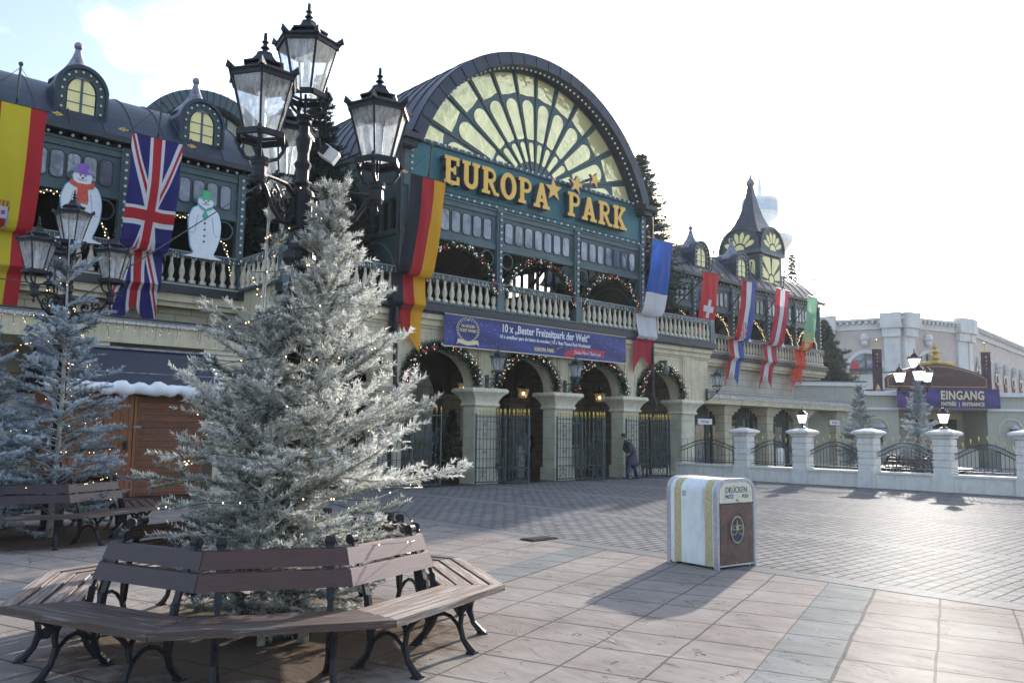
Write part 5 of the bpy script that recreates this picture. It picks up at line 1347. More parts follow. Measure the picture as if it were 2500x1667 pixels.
# ================================================================== fir trees
def fir(name, label, loc, H, RAD, matn, barkn, seed, group=None, z0=.25, nb=60, lean=(0,0), bare=.0, twig=.07, nlen=.042, nwid=.0085, per=15, up=.25, droop=.25, prof=1.0, frost=(.1,1), asym=None, leader=None, sub=True, flat=.5, trunk_r=None, low=None):
    """trunk with whorled limbs; each limb a flat spray of twigs clothed in needles"""
    rnd = np.random.RandomState(seed); rr = random.Random(seed)
    root = thing(name, label, 'fir tree', loc, 0, group)
    tr = trunk_r or H*.0095+.01
    tp = lambda t: np.array([lean[0]*t**1.3+.03*math.sin(t*5+seed), lean[1]*t**1.3+.03*math.cos(t*4+seed), H*t])
    m = MB(); m.tube([tp(i/12) for i in range(13)], [tr*(1-.88*i/12) for i in range(13)], 8)
    segs = []   # p, dir, len, frostbase
    for b in range(nb):
        t = (b+.5)/nb; t = z0/H + (1-z0/H)*(t**1.05)
        if t>.985: continue
        ang = b*2.39996+rr.uniform(-.3,.3)
        ln = RAD*((1-t)**prof)*rr.choice((.55,.75,.9,1.0,1.0,1.15))*rr.uniform(.85,1.1)+.08
        if low and t*H<1.0: ln = min(ln, low)
        if asym: ln *= 1+asym[1]*math.cos(ang-asym[0])
        if t<.2: ln *= .5+t*2.5
        if t>1-bare and rr.random()<.8: continue
        if t>1-bare: ln = min(ln*1.5,.4)
        elev = up+ (t-.3)*.9 + rr.uniform(-.3,.3)
        base = tp(t); n = max(4,int(ln/(twig*.8))); P=[base]; d_el = elev
        hd = np.array([math.cos(ang),math.sin(ang),0]); side = np.array([-hd[1],hd[0],0])
        for k in range(n):
            f = k/n
            e = elev - droop*math.sin(PI*f*.9)*1.6 + .25*f
            hd2 = hd+side*.1*math.sin(f*3+b); hd2/=np.linalg.norm(hd2)
            P.append(P[-1]+(hd2*math.cos(e)+np.array([0,0,math.sin(e)]))*ln/n)
        P = np.array(P); m.tube([tuple(q) for q in P], [max(.002,tr*.36*(ln/RAD)**.6*(1-.85*k/n)) for k in range(n+1)], 4, cap=False)
        fb = rr.uniform(0,1)
        # needle-clad segments: limb itself (outer part) and twigs left and right
        start = int(n*(.12 if t>.6 else .25))
        for k in range(start, n):
            D_ = P[k+1]-P[k]; l_ = np.linalg.norm(D_); D_ = D_/l_
            if k/n>.2: segs.append((P[k],D_,l_,fb,k/n))
            tl = (ln-np.linalg.norm(P[k]-P[0]))*.5+.09
            for s_ in (-1,1):
                if rr.random()<.18: continue
                rx_ = np.cross(D_, np.array([0,0,1.0])); rx_/= (np.linalg.norm(rx_)+1e-6)
                td = D_*.8+rx_*s_*rr.uniform(.4,.8)+np.array([0,0,rr.uniform(-.25,.5)*flat*2]); td/=np.linalg.norm(td)
                L_ = tl*rr.uniform(.6,1.1); nn = max(1,int(L_/twig)); q = P[k]+D_*rr.uniform(0,l_)
                for j in range(nn):
                    segs.append((q,td,L_/nn,fb,max(k/n,.5+.5*(j+1)/nn)))
                    if sub and j>0 and j<nn and rr.random()<.75:
                        sd = td*.75+D_*.35*rr.uniform(-1,1)+rx_*rr.uniform(-.35,.35)+np.array([0,0,rr.uniform(-.3,.2)]); sd/=np.linalg.norm(sd)
                        segs.append((q,sd,twig*rr.uniform(.8,1.4),fb,1.0))
                    q = q+td*L_/nn; td = td+np.array([0,0,rr.uniform(-.06,.1)]); td/=np.linalg.norm(td)
    if leader:
        for i in range(26):
            t = 1-leader/H*(i/26); segs.append((tp(t),np.array([.05,0,1.0]),leader/26,.8,1.0))
    m.build('trunk', MT[barkn], root, world=False, smooth=True)
    print('SEGS',label[:30],len(segs),len(segs)*per)
    P = np.array([s[0] for s in segs]); D = np.array([s[1] for s in segs]); Ls = np.array([s[2] for s in segs]); FB = np.array([s[3] for s in segs]); FT = np.array([s[4] for s in segs])
    n = len(segs); K = per
    P = np.repeat(P,K,0); D = np.repeat(D,K,0); Ls = np.repeat(Ls,K); FB = np.repeat(FB,K); FT = np.repeat(FT,K)
    N_ = len(P); t = rnd.rand(N_); A = P+D*(Ls*t)[:,None]
    X = np.cross(D, rnd.normal(0,1,(N_,3))); X/= (np.linalg.norm(X,axis=1)[:,None]+1e-9)
    X[:,2] = X[:,2]*.8+.12
    nd = D*.62+X*.8; nd/=np.linalg.norm(nd,axis=1)[:,None]
    W_ = np.cross(nd, rnd.normal(0,1,(N_,3))); W_/= (np.linalg.norm(W_,axis=1)[:,None]+1e-9)
    nl = nlen*rnd.uniform(.7,1.25,N_)[:,None]
    V = np.concatenate([A-W_*nwid*.5, A+W_*nwid*.5, A+nd*nl],1).reshape(-1,3)
    fr = frost[0]+(frost[1]-frost[0])*(.42*FB+.32*FT+.2*(nd[:,2]>.15)+.22*rnd.rand(N_)-.1)
    tri_mesh('crown', V, MT[matn], root, fr.clip(0,1), world=False)
    return root, segs
def fairy(label, loc, H, RAD, seed, group, n=150, z0=.5, turns=9, prof=1.0, squash=.9, rough=.12):
    """string of warm lights wound round a fir"""
    root = thing('fairy_lights', label, 'light string', loc, 0, group); rr = random.Random(seed)
    pts = []
    for i in range(turns*16):
        t = i/(turns*16); z = z0+(H-z0)*t*.97; r_ = (RAD*(1-z/H)**prof*squash+.05)*(1+rr.uniform(-rough,rough)); a = i*2*PI/16
        pts.append((r_*math.cos(a), r_*math.sin(a), z+rr.uniform(-.05,.05)))
    m = MB(); m.tube(pts, .0035, 3, cap=False); m.build('wire', MT['wire'], root, world=False)
    m = MB()
    for i in range(n):
        f = rr.random()**1.4*(len(pts)-2); k = int(f); q = Vector(pts[k]).lerp(Vector(pts[k+1]), f-k); m.ball(q, .0058, 4)
    o = m.build('warm_bulbs', MT['warm'], root, world=False); o['kind'] = 'stuff'
FG = 'frosted firs inside the round benches'; LG = 'warm light strings wound round the firs'
def CR(r,d,z=0): return W2(r,d,z)
base = Vector((3.38,6.33,0))
def off(r,d): q = base+RIGHT*r+HEAD*d; return (q.x,q.y,0)
fir('frosted_fir','tall frosted fir left of the big lamp post with a bare whitened tip', off(-.34,-.12), 3.8, 1.15, 'frostneedle','barkfrost', 11, FG, z0=.15, nb=120, prof=1.15, lean=(.08,-.06), bare=.33, frost=(-.15,1.0), up=.32, nlen=.046, nwid=.0115, per=40, droop=.16, twig=.15, low=.62)
fir('frosted_fir','large frosted fir right of the big lamp post, spreading towards the arcade', off(.24,-.22), 3.72, 1.5, 'frostneedle','barkfrost', 5, FG, z0=.15, nb=175, prof=1.2, lean=(.06,.02), bare=.08, asym=(R(-40),.14), frost=(-.05,1.2), up=.32, nlen=.046, nwid=.0115, per=40, droop=.2, twig=.15, low=.66)
fir('frosted_fir','shorter frosted fir behind the big lamp post', off(-.15,.5), 2.9, 1.2, 'frostneedle2','barkfrost', 23, FG, z0=.3, nb=110, prof=1.1, frost=(-.3,.7), per=26, up=.3, nlen=.046, nwid=.013, twig=.15, low=.8)
fir('frosted_fir','low frosted fir filling the gap in front of the big lamp post', off(-.1,-.38), 2.45, .95, 'frostneedle','barkfrost', 77, FG, z0=.15, nb=95, prof=1.0, frost=(-.2,1.0), up=.4, nlen=.046, nwid=.0115, per=36, droop=.16, twig=.15, low=.5)
fairy('warm lights and dark cable wound round the big frosted firs in front', (base.x+.05,base.y-.05,0), 3.9, 1.4, 2, LG, 130, prof=.85)
fir('frosted_fir','bluish frosted fir with a sparse top at the left edge of the picture', (3.55,13.9,0), 4.65, 1.35, 'frostneedle2','barkfrost', 31, FG, z0=.3, nb=150, bare=.3, per=44, twig=.2, nlen=.055, nwid=.017, frost=(-.1,1.05), up=.35)
fir('frosted_fir','low bluish frosted fir filling the left bench ring', (2.45,14.1,0), 3.3, 1.6, 'frostneedle2','barkfrost', 32, FG, z0=.3, nb=150, per=44, twig=.2, nlen=.055, nwid=.017, frost=(-.1,1.0), up=.3)
fairy('warm lights wound round the bluish frosted fir at left', (3.4,14.0,0), 4.4, 1.3, 3, LG, 170)
# two guy wires across the left tree
for a,b,lb in (((-1,13.0,3.75),(6.2,19.8,4.6),'thin black cable stretched across the left wing below the flag'),((3.62,14.15,3.5),(8.2,17.5,7.1),'slanting black cable running up from the left lamp past the snowman')):
    m = MB(); m.tube([a,b],.012,5); tag(m.build('cable', MT['wire'], None), lb, 'cable')
DG = 'dark unfrosted firs on the terrace'
for lb,loc,H,Rr,sd,nb in (('big dark fir on the terrace behind the tall street lamp',(12.4,22.3,5.46),7.1,2.2,41,330),('lower dark fir left of the big terrace fir',(11.3,23.8,5.46),4.6,1.7,42,200),('dark fir filling the corner beside the black, red and gold flag',(13.2,21.6,5.46),3.6,1.3,43,170)):
    fir('dark_fir',lb,loc,H,Rr,'needle','bark',sd,DG,z0=.2,nb=nb,per=13,twig=.13,nlen=.08,nwid=.03,frost=(0,1),up=.05)
fir('dark_fir','dark fir rising just right of the entrance hall behind the blue, white and red flag',(28.1,22.2,5.46),8.3,2.5,'needle2','bark',44,DG,z0=.2,nb=420,prof=.8,per=10,twig=.15,nlen=.1,nwid=.035,frost=(0,.7),up=.05)
fir('dark_fir','slim hanging fir right of the pointed tower',(47.3,25.6,0),13.0,2.2,'needle2','bark',45,DG,z0=4,nb=170,per=7,twig=.2,nlen=.13,nwid=.05,frost=(.2,.9),up=-.5,droop=.4)
q = W2(20.0,53); fir('dark_fir','broad drooping fir between the rightmost flag and the pink stone palace',(q[0],q[1],0),9.0,4.6,'needle2','bark',46,'large firs by the palace',z0=1.5,nb=420,per=9,twig=.24,nlen=.2,nwid=.08,frost=(0,.6),up=-.1,droop=.35,sub=True)
q = W2(16.6,54); fir('dark_fir','fir just behind the rightmost flag, left of the broad one',(q[0],q[1],0),8.0,3.4,'needle2','bark',47,'large firs by the palace',z0=1.5,nb=330,per=9,twig=.24,nlen=.2,nwid=.08,frost=(0,.7),up=-.1,droop=.35,sub=True)
q = W2(16.2,33.2); RE = q
fir('frosted_fir','frosted fir behind the fence in front of the violet entrance banner',(q[0],q[1],0),3.85,1.25,'frostneedle2','barkfrost',51,'frosted firs behind the fence',z0=.3,nb=150,per=9,twig=.12,nlen=.07,nwid=.022,frost=(.1,.8))
q = W2(15.7,37.5); fir('frosted_fir','frosted fir behind the third fence pillar beside the awning end',(q[0],q[1],0),3.9,1.4,'frostneedle2','barkfrost',52,'frosted firs behind the fence',z0=.3,nb=150,per=9,twig=.12,nlen=.07,nwid=.022,frost=(0,.65))
fir('potted_fir','small dark fir beside the inner pillar in the courtyard', (20.2,25.2,0), 2.4,.75,'needle','bark',61,None,z0=.2,nb=110,per=9,twig=.12,nlen=.06,nwid=.02)

# ================================================================== octagonal tree benches
MT['slat_paint'] = woodmat('painted_bench_board', (.052,.032,.038), (.03,.019,.022), grain=(1.5,40,40), rough=.5)
MT['slat_mid'] = woodmat('maroon_bench_board', (.085,.036,.03), (.05,.022,.019), grain=(1.5,40,40), rough=.5)
MT['slat_worn'] = woodmat('worn_bench_board', (.078,.045,.035), (.035,.02,.016), wear=(.2,.19,.2), wearamt=.4, grain=(1.2,26,26), rough=.55)
MT['slat_pale'] = woodmat('bleached_bench_board', (.21,.15,.125), (.1,.06,.045), wear=(.4,.36,.33), wearamt=.6, grain=(1.2,26,26), rough=.6)
MT['slat_backpale'] = woodmat('pale_backrest_board', (.25,.18,.17), (.19,.13,.125), grain=(1.2,30,30), rough=.6)  # paler board tone for one side's backrest
def tree_bench(label, loc, rz, mats, group='octagonal benches round the firs', ap=1.76, sides=range(8)):
    root = thing('tree_bench', label, 'bench', loc, rz, group)
    tn = math.tan(PI/8)
    for k in sides:
        A_ = Matrix.Rotation(2*PI*k/8,4,'Z')
        sm, bm = mats[k%len(mats)]
        m = MB()
        # outward direction is -y in the side's own frame; four seat slats
        rs = [ap, ap-.122, ap-.244, ap-.366]
        for r_ in rs:
            h0,h1 = r_*tn-.004, (r_-.105)*tn-.004; z1 = .455 - (ap-r_)*.05; z0_ = z1-.045
            v = [(-h0,-r_,z0_),(h0,-r_,z0_),(h1,-r_+.105,z0_),(-h1,-r_+.105,z0_),(-h0,-r_+.004,z1),(h0,-r_+.004,z1),(h1,-r_+.105,z1),(-h1,-r_+.105,z1)]
            m.add(v,[(0,3,2,1),(4,5,6,7),(0,1,5,4),(1,2,6,5),(2,3,7,6),(3,0,4,7)])
        o_ = m.build('seat', MT[sm], root, world=False); o_.rotation_euler.z = 2*PI*k/8
        m = MB()
        for z0_,z1,ra,rb in ((.58,.69,1.235,1.195),(.715,.825,1.18,1.14)):
            h0,h1 = (ra)*tn-.003, (rb)*tn-.003
            v = [(-h0,-ra,z0_),(h0,-ra,z0_),(h0,-ra+.03,z0_+.008),(-h0,-ra+.03,z0_+.008),(-h1,-rb,z1),(h1,-rb,z1),(h1,-rb+.03,z1+.008),(-h1,-rb+.03,z1+.008)]
            m.add(v,[(0,3,2,1),(4,5,6,7),(0,1,5,4),(1,2,6,5),(2,3,7,6),(3,0,4,7)])
        o_ = m.build('backrest', MT[bm], root, world=False); o_.rotation_euler.z = 2*PI*k/8
        for sx in (-.36,.36):
            m = MB(); m.M = A_ @ Matrix.Translation((sx,0,0)); T = lambda q: [(0,-r_,z) for r_,z in q]
            def flat(q, w, n=.028):
                # flat cast bar: ribbon of width w in plane, thickness n
                for a,b in zip(q,q[1:]): m.bar((0,-a[0],a[1]),(0,-b[0],b[1]),n,w,up=(0,b[0]-a[0],b[1]-a[1]) if False else (0,.3,.95))
            m.tube(T([(1.70,.405),(1.64,.36),(1.59,.3),(1.575,.2),(1.6,.1),(1.66,.03),(1.69,0)]),[.018,.02,.022,.022,.023,.028,.034],6)
            m.tube(T([(1.48,.4),(1.53,.37),(1.575,.31),(1.58,.26)]),[.016,.018,.02,.02],6)
            m.tube(T([(1.3,.4),(1.3,.3),(1.29,.2),(1.26,.1),(1.2,.03),(1.17,0)]),[.02,.022,.023,.023,.028,.034],6)
            m.tube(T([(1.585,.13),(1.55,.2),(1.49,.25),(1.43,.265),(1.37,.25),(1.31,.2),(1.28,.13)]),.016,6)
            m.tube(T([(1.73,.408),(1.5,.402),(1.27,.395)]),.015,5)
            m.bar((0,-1.29,.2),(0,-1.245,.5),.045,.035); m.bar((0,-1.245,.5),(0,-1.115,.86),.05,.022,up=(0,1,.3))
            c = (-1.098,.875); m.M = A_ @ Matrix.Translation((sx,0,0))
            m.tube([(-.03,c[0],c[1]),(.03,c[0],c[1])],.036,12); m.tube([(-.036,c[0],c[1]),(.036,c[0],c[1])],.016,8)
            for r_ in (1.68,1.18): m.box(-.035,-r_-.035,0,.035,-r_+.035,.012)
            m.build('iron_leg', MT['iron'], root, world=False)
    return root
# the octagon's south-west side faces along -65 degrees
MB1 = [('slat_worn','slat_mid'),('slat_pale','slat_backpale'),('slat_pale','slat_pale'),('slat_worn','slat_worn'),('slat_worn','slat_worn'),('slat_pale','slat_worn'),('slat_pale','slat_paint'),('slat_worn','slat_paint')]
tree_bench('round slatted bench in the foreground, weathered brown boards on black iron legs', (3.26,6.36,0), R(-25.5), MB1)
tree_bench('round bench at left with darker painted boards around the bluish firs', (3.3,14.15,0), R(-14), [('slat_worn','slat_paint')])
tree_bench('distant round bench seen through the fence bars around the right-hand frosted fir', (RE[0],RE[1],0), R(10), [('slat_pale','slat_paint')])
# a plain garden bench in the courtyard
t = thing('garden_bench','small wooden bench with curled iron arms under the courtyard window','bench',(23.0,28.8,0),0)
m = MB(); m.box(-.7,-.2,.42,.7,.2,.46); m.build('seat', MT['slat_worn'], t, world=False)
m = MB(); m.box(-.7,.2,.6,.7,.23,.72); m.box(-.7,.22,.76,.7,.25,.88); m.build('backrest', MT['slat_worn'], t, world=False)
for s in (-1,1):
    m = MB(); x=s*.6; m.tube([(x,-.2,.42),(x,-.1,.2),(x,-.22,0)],.02,5); m.tube([(x,.2,.42),(x,.1,.2),(x,.25,0)],.02,5); m.tube([(x,.18,.4),(x,.25,.9)],.018,5); m.tube([(x,.2,.62),(x,-.05,.66),(x,-.22,.6),(x,-.18,.5)],.018,5); m.build('iron_leg', MT['iron'], t, world=False)

# ================================================================== wooden hut
hut = thing('wooden_hut','brown plank hut with dark roof edged in white snow batting','hut',(6,18.9,0))
WD = woodmat('horizontal_brown_planks',(.2,.075,.032),(.1,.038,.018),plank=.135,axis=2,grain=(1.5,1.5,14),rough=.6)
WV = woodmat('vertical_orange_planks',(.27,.1,.035),(.15,.055,.022),plank=.16,axis=0,grain=(14,14,1.5),rough=.6)
m = MB(); m.box(4.62,18.1,.22,7.54,18.2,2.46); m.box(7.44,18.2,.22,7.54,20.0,2.46); m.box(4.62,18.2,.22,4.7,20,2.46); m.prism([(18.1,2.46),(20.1,2.46),(19.1,3.18)],'x',7.44,7.54)
m.build('plank_wall', WD, hut)
m = MB(); m.box(4.7,18.2,0,7.4,20,.22); m.build('plinth', MT['bark'], hut)
m = MB(); m.box(4.82,18.06,.3,6.02,18.1,2.3); d_ = m.build('door', WV, hut)
m = MB(); m.box(6.03,18.04,.22,6.13,18.1,2.4); m.box(4.7,18.04,2.3,6.13,18.1,2.42); m.box(4.7,18.04,.22,4.81,18.1,2.3); m.build('door_frame', WV, hut)
m = MB(); m.box(5.86,18.03,1.18,5.93,18.06,1.36); m.tube([(5.9,18.05,1.3),(5.9,17.98,1.3),(5.78,17.98,1.3)],.013,6); m.build('handle', MT['iron'], d_)
m = MB(); m.box(6.02,18.02,1.62,6.18,18.06,1.67); m.build('latch', MT['zinc'], d_)
m = MB(); v = [(4.35,17.8,2.4),(7.85,17.8,2.4),(7.85,19.1,3.34),(4.35,19.1,3.34),(4.35,20.4,2.4),(7.85,20.4,2.4)]
v += [(a,b,c-.06) for a,b,c in v]
m.add(v,[(0,1,2,3),(3,2,5,4),(7,6,9,8),(8,9,10,11),(0,6,7,1),(4,5,11,10),(1,7,8,2),(2,8,11,5),(0,3,9,6),(3,4,10,9)])
ro = m.build('roof', mat('dark_roof_board',(.018,.023,.04),.45,var=.1,scale=1), hut)
m = MB(); m.box(4.33,19.04,3.33,7.87,19.16,3.38); m.box(4.35,18.3,2.765,7.85,18.32,2.79); m.build('ridge_strip', MT['zinc'], ro)
SN = mat('white_snow_batting',(.78,.8,.84),.9,var=.03,bump=.5,bscale=9)
def batting(pts, r, seed):
    rr = random.Random(seed); n=34; P=[];Rr=[]
    for a,b in zip(pts,pts[1:]):
        k = max(3,int((Vector(b)-Vector(a)).length/.07))
        for i in range(k):
            q = Vector(a).lerp(Vector(b),i/k); P.append(q+Vector((0,rr.uniform(-.01,.01),.02*math.sin(len(P)*1.1)))); Rr.append(r*(1+.32*math.sin(len(P)*.95+seed)*math.sin(len(P)*.37)+rr.uniform(-.1,.1)))
    P.append(Vector(pts[-1])); Rr.append(r*.7); m = MB(); m.tube(P,Rr,10); return m
m = batting([(4.3,17.78,2.42),(7.9,17.78,2.42)],.125,1); m.build('snow_edge', SN, ro, smooth=True)
m = batting([(7.9,17.78,2.44),(7.92,19.1,3.36)],.09,4); m.build('snow_edge', SN, ro, smooth=True)

# ================================================================== litter bin
BZ = thing('litter_bin','large white metal litter bin with gold bands and a brown flap door','litter bin',(8.91,5.89,0),R(-7.0))
BW, BD, BH, BR = .715,.82,1.09,.17
def binprof(o=0,z0=.03,n=8):
    x0,x1,zt,r_ = -o,BW+o,BH+o,BR+o
    return [(x0,z0)]+[(x0+r_-r_*math.cos(PI/2*i/n), zt-r_+r_*math.sin(PI/2*i/n)) for i in range(n+1)]+[(x1-r_+r_*math.sin(PI/2*i/n), zt-r_+r_*math.cos(PI/2*i/n)) for i in range(n+1)]+[(x1,z0)]
MT['binwhite'] = mat('shade_blued_white_enamel',(.72,.77,.8),.32,var=.08,scale=3,dirt=.65,coat=.2)  # white tinted bluish, the cast of shade put into its colour
MT['alu'] = mat('aluminium_edging',(.5,.5,.56),.35,.6,var=.1,scale=20)
MT['goldband'] = mat('gold_ornament_band',(.5,.43,.24),.5,.1,var=.5,scale=55,col2=(.36,.32,.2),bump=.4,bscale=70)
MT['creamplate'] = mat('cream_enamel_plate',(.66,.66,.52),.45,var=.08,scale=5,dirt=.2)
MT['binbrown'] = mat('brown_leather_panel',(.085,.035,.03),.24,var=.4,scale=9,bump=.7,bscale=75,spec=.7)
m = MB(); m.prism(binprof(0),'y',.0,BD); m.build('shell', MT['binwhite'], BZ, world=False)
for a,b in ((.075,.19),(.585,.70)):
    m = MB(); m.band(binprof(.004),binprof(-.002),'y',a,b); m.build('gold_band', MT['goldband'], BZ, world=False)
for a,b in ((-.012,.05),(BD-.05,BD+.012)):
    m = MB(); m.band(binprof(.009,.0),binprof(-.03,.0),'y',a,b)
    for i in range(12): m.ball((-.011,(a+b)/2,.08+.08*i),.006,5)
    m.build('metal_edging', MT['alu'], BZ, world=False)
def inner(z0,z1,o):
    P = [p for p in binprof(-o,z0)]; P = [(x,min(max(z,z0),z1)) for x,z in P]; out=[]
    for p in P:
        if not out or abs(p[0]-out[-1][0])+abs(p[1]-out[-1][1])>1e-4: out.append(p)
    return out
m = MB(); m.prism(inner(.80,2,.045),'y',-.009,-.002); pl = m.build('cream_plate', MT['creamplate'], BZ, world=False)
m = MB(); m.box(.045,-.012,.05,BW-.045,-.003,.79); fl = m.build('flap_door', MT['binbrown'], BZ, world=False)
m = MB(); m.box(.03,-.014,.787,BW-.03,-.002,.80); m.build('hinge_strip', MT['roofdark'], BZ, world=False)
INK = mat('dark_blue_ink',(.06,.07,.14),.6)
def localtext(body,size,at,parent,mt,**k):
    q = text_mb(body,size,**k); q.v = [(x+at[0],y+at[1],z+at[2]) for x,y,z in q.v]; return q.build('lettering', mt, parent, world=False)
localtext('DR\u00dcCKEN',.105,(BW/2,-.012,.925),pl,INK,depth=.002,sx=.85)
localtext('PRESSE',.068,(.225,-.012,.855),pl,INK,depth=.002,sx=.75); localtext('PUSH',.068,(.53,-.012,.855),pl,INK,depth=.002,sx=.75)
m = MB(); m.box(.235,-.0125,.86,.30,-.0105,.955)
for i in range(5): m.box(.24+.005*(i%2),-.0135,.872+.017*i,.295-.004*(i%3),-.0125,.876+.017*i)
m.build('scribbled_sticker', mat('faded_sticker',(.45,.47,.5),.7), pl, world=False)
m = MB(); m.ball((.36,-.02,.835),.012,6); m.tube([(.375,-.01,.83),(.385,-.02,.805)],.005,4); m.build('lock', MT['zinc'], pl, world=False)
cx,cz = BW/2,.47
m = MB(); m.band(arc(cx,cz,.125,0,2*PI,32,.165)[:-1],arc(cx,cz,.113,0,2*PI,32,.152)[:-1],'y',-.022,-.012,closed=True)
for s in (-1,1):
    m.tube([(cx+s*x,-.02,z+cz) for x,z in ((.015,.01),(.03,.045),(.06,.055),(.085,.035),(.09,.01),(.07,.0),(.06,.015))],.0045,5)
    m.tube([(cx+s*x,-.02,z+cz) for x,z in ((.01,-.02),(.035,-.055),(.06,-.06),(.085,-.045),(.095,-.06))],.0045,5)
m.prism([(cx-.06,cz),(cx,cz+.008),(cx+.06,cz),(cx,cz-.008)],'y',-.024,-.014); m.prism([(cx-.02,cz+.01),(cx,cz+.13),(cx+.02,cz+.01)],'y',-.02,-.014)
m.build('oval_emblem', mat('pale_brass',(.6,.55,.38),.3,.7), fl, world=False)
m = MB(); m.prism(arc(cx,cz,.112,0,2*PI,28,.15)[:-1],'y',-.0145,-.0125); m.build('emblem_field', mat('dark_blue_field',(.03,.045,.09),.3), fl, world=False)
m = MB(); m.band(arc(cx,cz+.01,.16,0,2*PI,32,.205)[:-1],arc(cx,cz+.01,.152,0,2*PI,32,.197)[:-1],'y',-.0135,-.0122,closed=True); m.build('engraved_ring', MT['roofdark'], fl, world=False)
m = MB(); m.box(-.0035,.5,.86,-.001,.565,.93); m.build('small_sticker', mat('grey_sticker',(.35,.42,.48),.7), BZ, world=False)

# ================================================================== fence
fe = thing('boundary_fence','cream stone fence with capped pillars and arched dark green railings','fence',(27,12,0))
FP = [16.68,14.39,12.09,9.76,7.5,5.2,2.9]
m = MB(); m.box(26.85,1.5,0,27.25,19.6,.46); m.build('base_wall', MT['fencestone'], fe)
m = MB(); m.box(26.8,1.5,.46,27.3,19.6,.53); m.build('coping', MT['fencestone'], fe)
for y in FP:
    m = MB(); m.box(26.76,y-.3,0,27.34,y+.3,.53)
    for i in range(5): m.bbox(26.79,y-.27,.53+i*.215,27.31,y+.27,.53+i*.215+.188,.012); m.box(26.83,y-.23,.53+i*.215+.188,27.27,y+.23,.53+(i+1)*.215)
    p_ = m.build('pillar', MT['fencestone'], fe)
    m = MB(); v=[];f=[]
    for i,(r_,z) in enumerate(((.27,1.6),(.3,1.63),(.3,1.66),(.37,1.7),(.41,1.73),(.41,1.78),(.37,1.81),(.08,1.9))):
        v += [(27.05-r_,y-r_,z),(27.05+r_,y-r_,z),(27.05+r_,y+r_,z),(27.05-r_,y+r_,z)]
        if i: f += [((i-1)*4+k,(i-1)*4+(k+1)%4,i*4+(k+1)%4,i*4+k) for k in range(4)]
    f += [(3,2,1,0), tuple(len(v)-4+k for k in range(4))]; m.add(v,f); m.build('pillar_cap', MT['fencestone'], p_)
def railing(y0,y1):
    m = MB(); n=20; x=27.05
    top = [(y0+(y1-y0)*i/n, 1.13+.32*math.sin(PI*i/n)**1.2) for i in range(n+1)]; low = [(y,z-.14) for y,z in top]
    m.tube([(x,y,z) for y,z in top],.018,5); m.tube([(x,y,z) for y,z in low],.016,5); m.bar((x,y0,.62),(x,y1,.62),.03); m.bar((x,y0,.7),(x,y1,.7),.012)
    g_ = MB(); k=15
    for i in range(1,k):
        y = y0+(y1-y0)*i/k; zt = 1.13+.32*math.sin(PI*i/k)**1.2
        m.bar((x,y,.6),(x,y,zt-.14),.014)
        if i%2==1 or k<8:
            m.bar((x,y,zt),(x,y,zt+.1),.01); g_.lathe([(.004,zt+.08),(.022,zt+.12),(.012,zt+.14),(.03,zt+.17),(.006,zt+.26)],(x,y,0),6)
    for i in range(26):
        y = y0+(y1-y0)*(i+.5)/26; z = 1.06+.32*math.sin(PI*(i+.5)/26)**1.2
        m.tube([(x,y+.035*math.cos(t),z+.04*math.sin(t)) for t in [2*PI*j/8 for j in range(8)]],.007,4,closed=True)
    r_ = m.build('railing', MT['irongreen'], fe); g_.build('gilded_spear_tips', MT['goldpaint'], r_)
railing(16.98,19.5)
for a,b in zip(FP,FP[1:]): railing(b+.28,a-.28)
def pillar_lantern(label,y):
    root = thing('pillar_lantern', label, 'lantern', (27.05,y,1.9), 0, 'lanterns on the fence pillars')
    m = MB(); m.lathe([(.13,0),(.12,.03),(.04,.06),(.03,.12),(.045,.14),(.03,.16)],(0,0,0),12); m.build('lantern_base', MT['iron'], root, world=False)
    lantern_parts(root,.72,.16,True,(0,0),.2,False)
pillar_lantern('white-glassed lantern on the second fence pillar from the arcade',14.39)
pillar_lantern('white-glassed lantern on the fourth fence pillar, in front of the dark doorway',9.76)
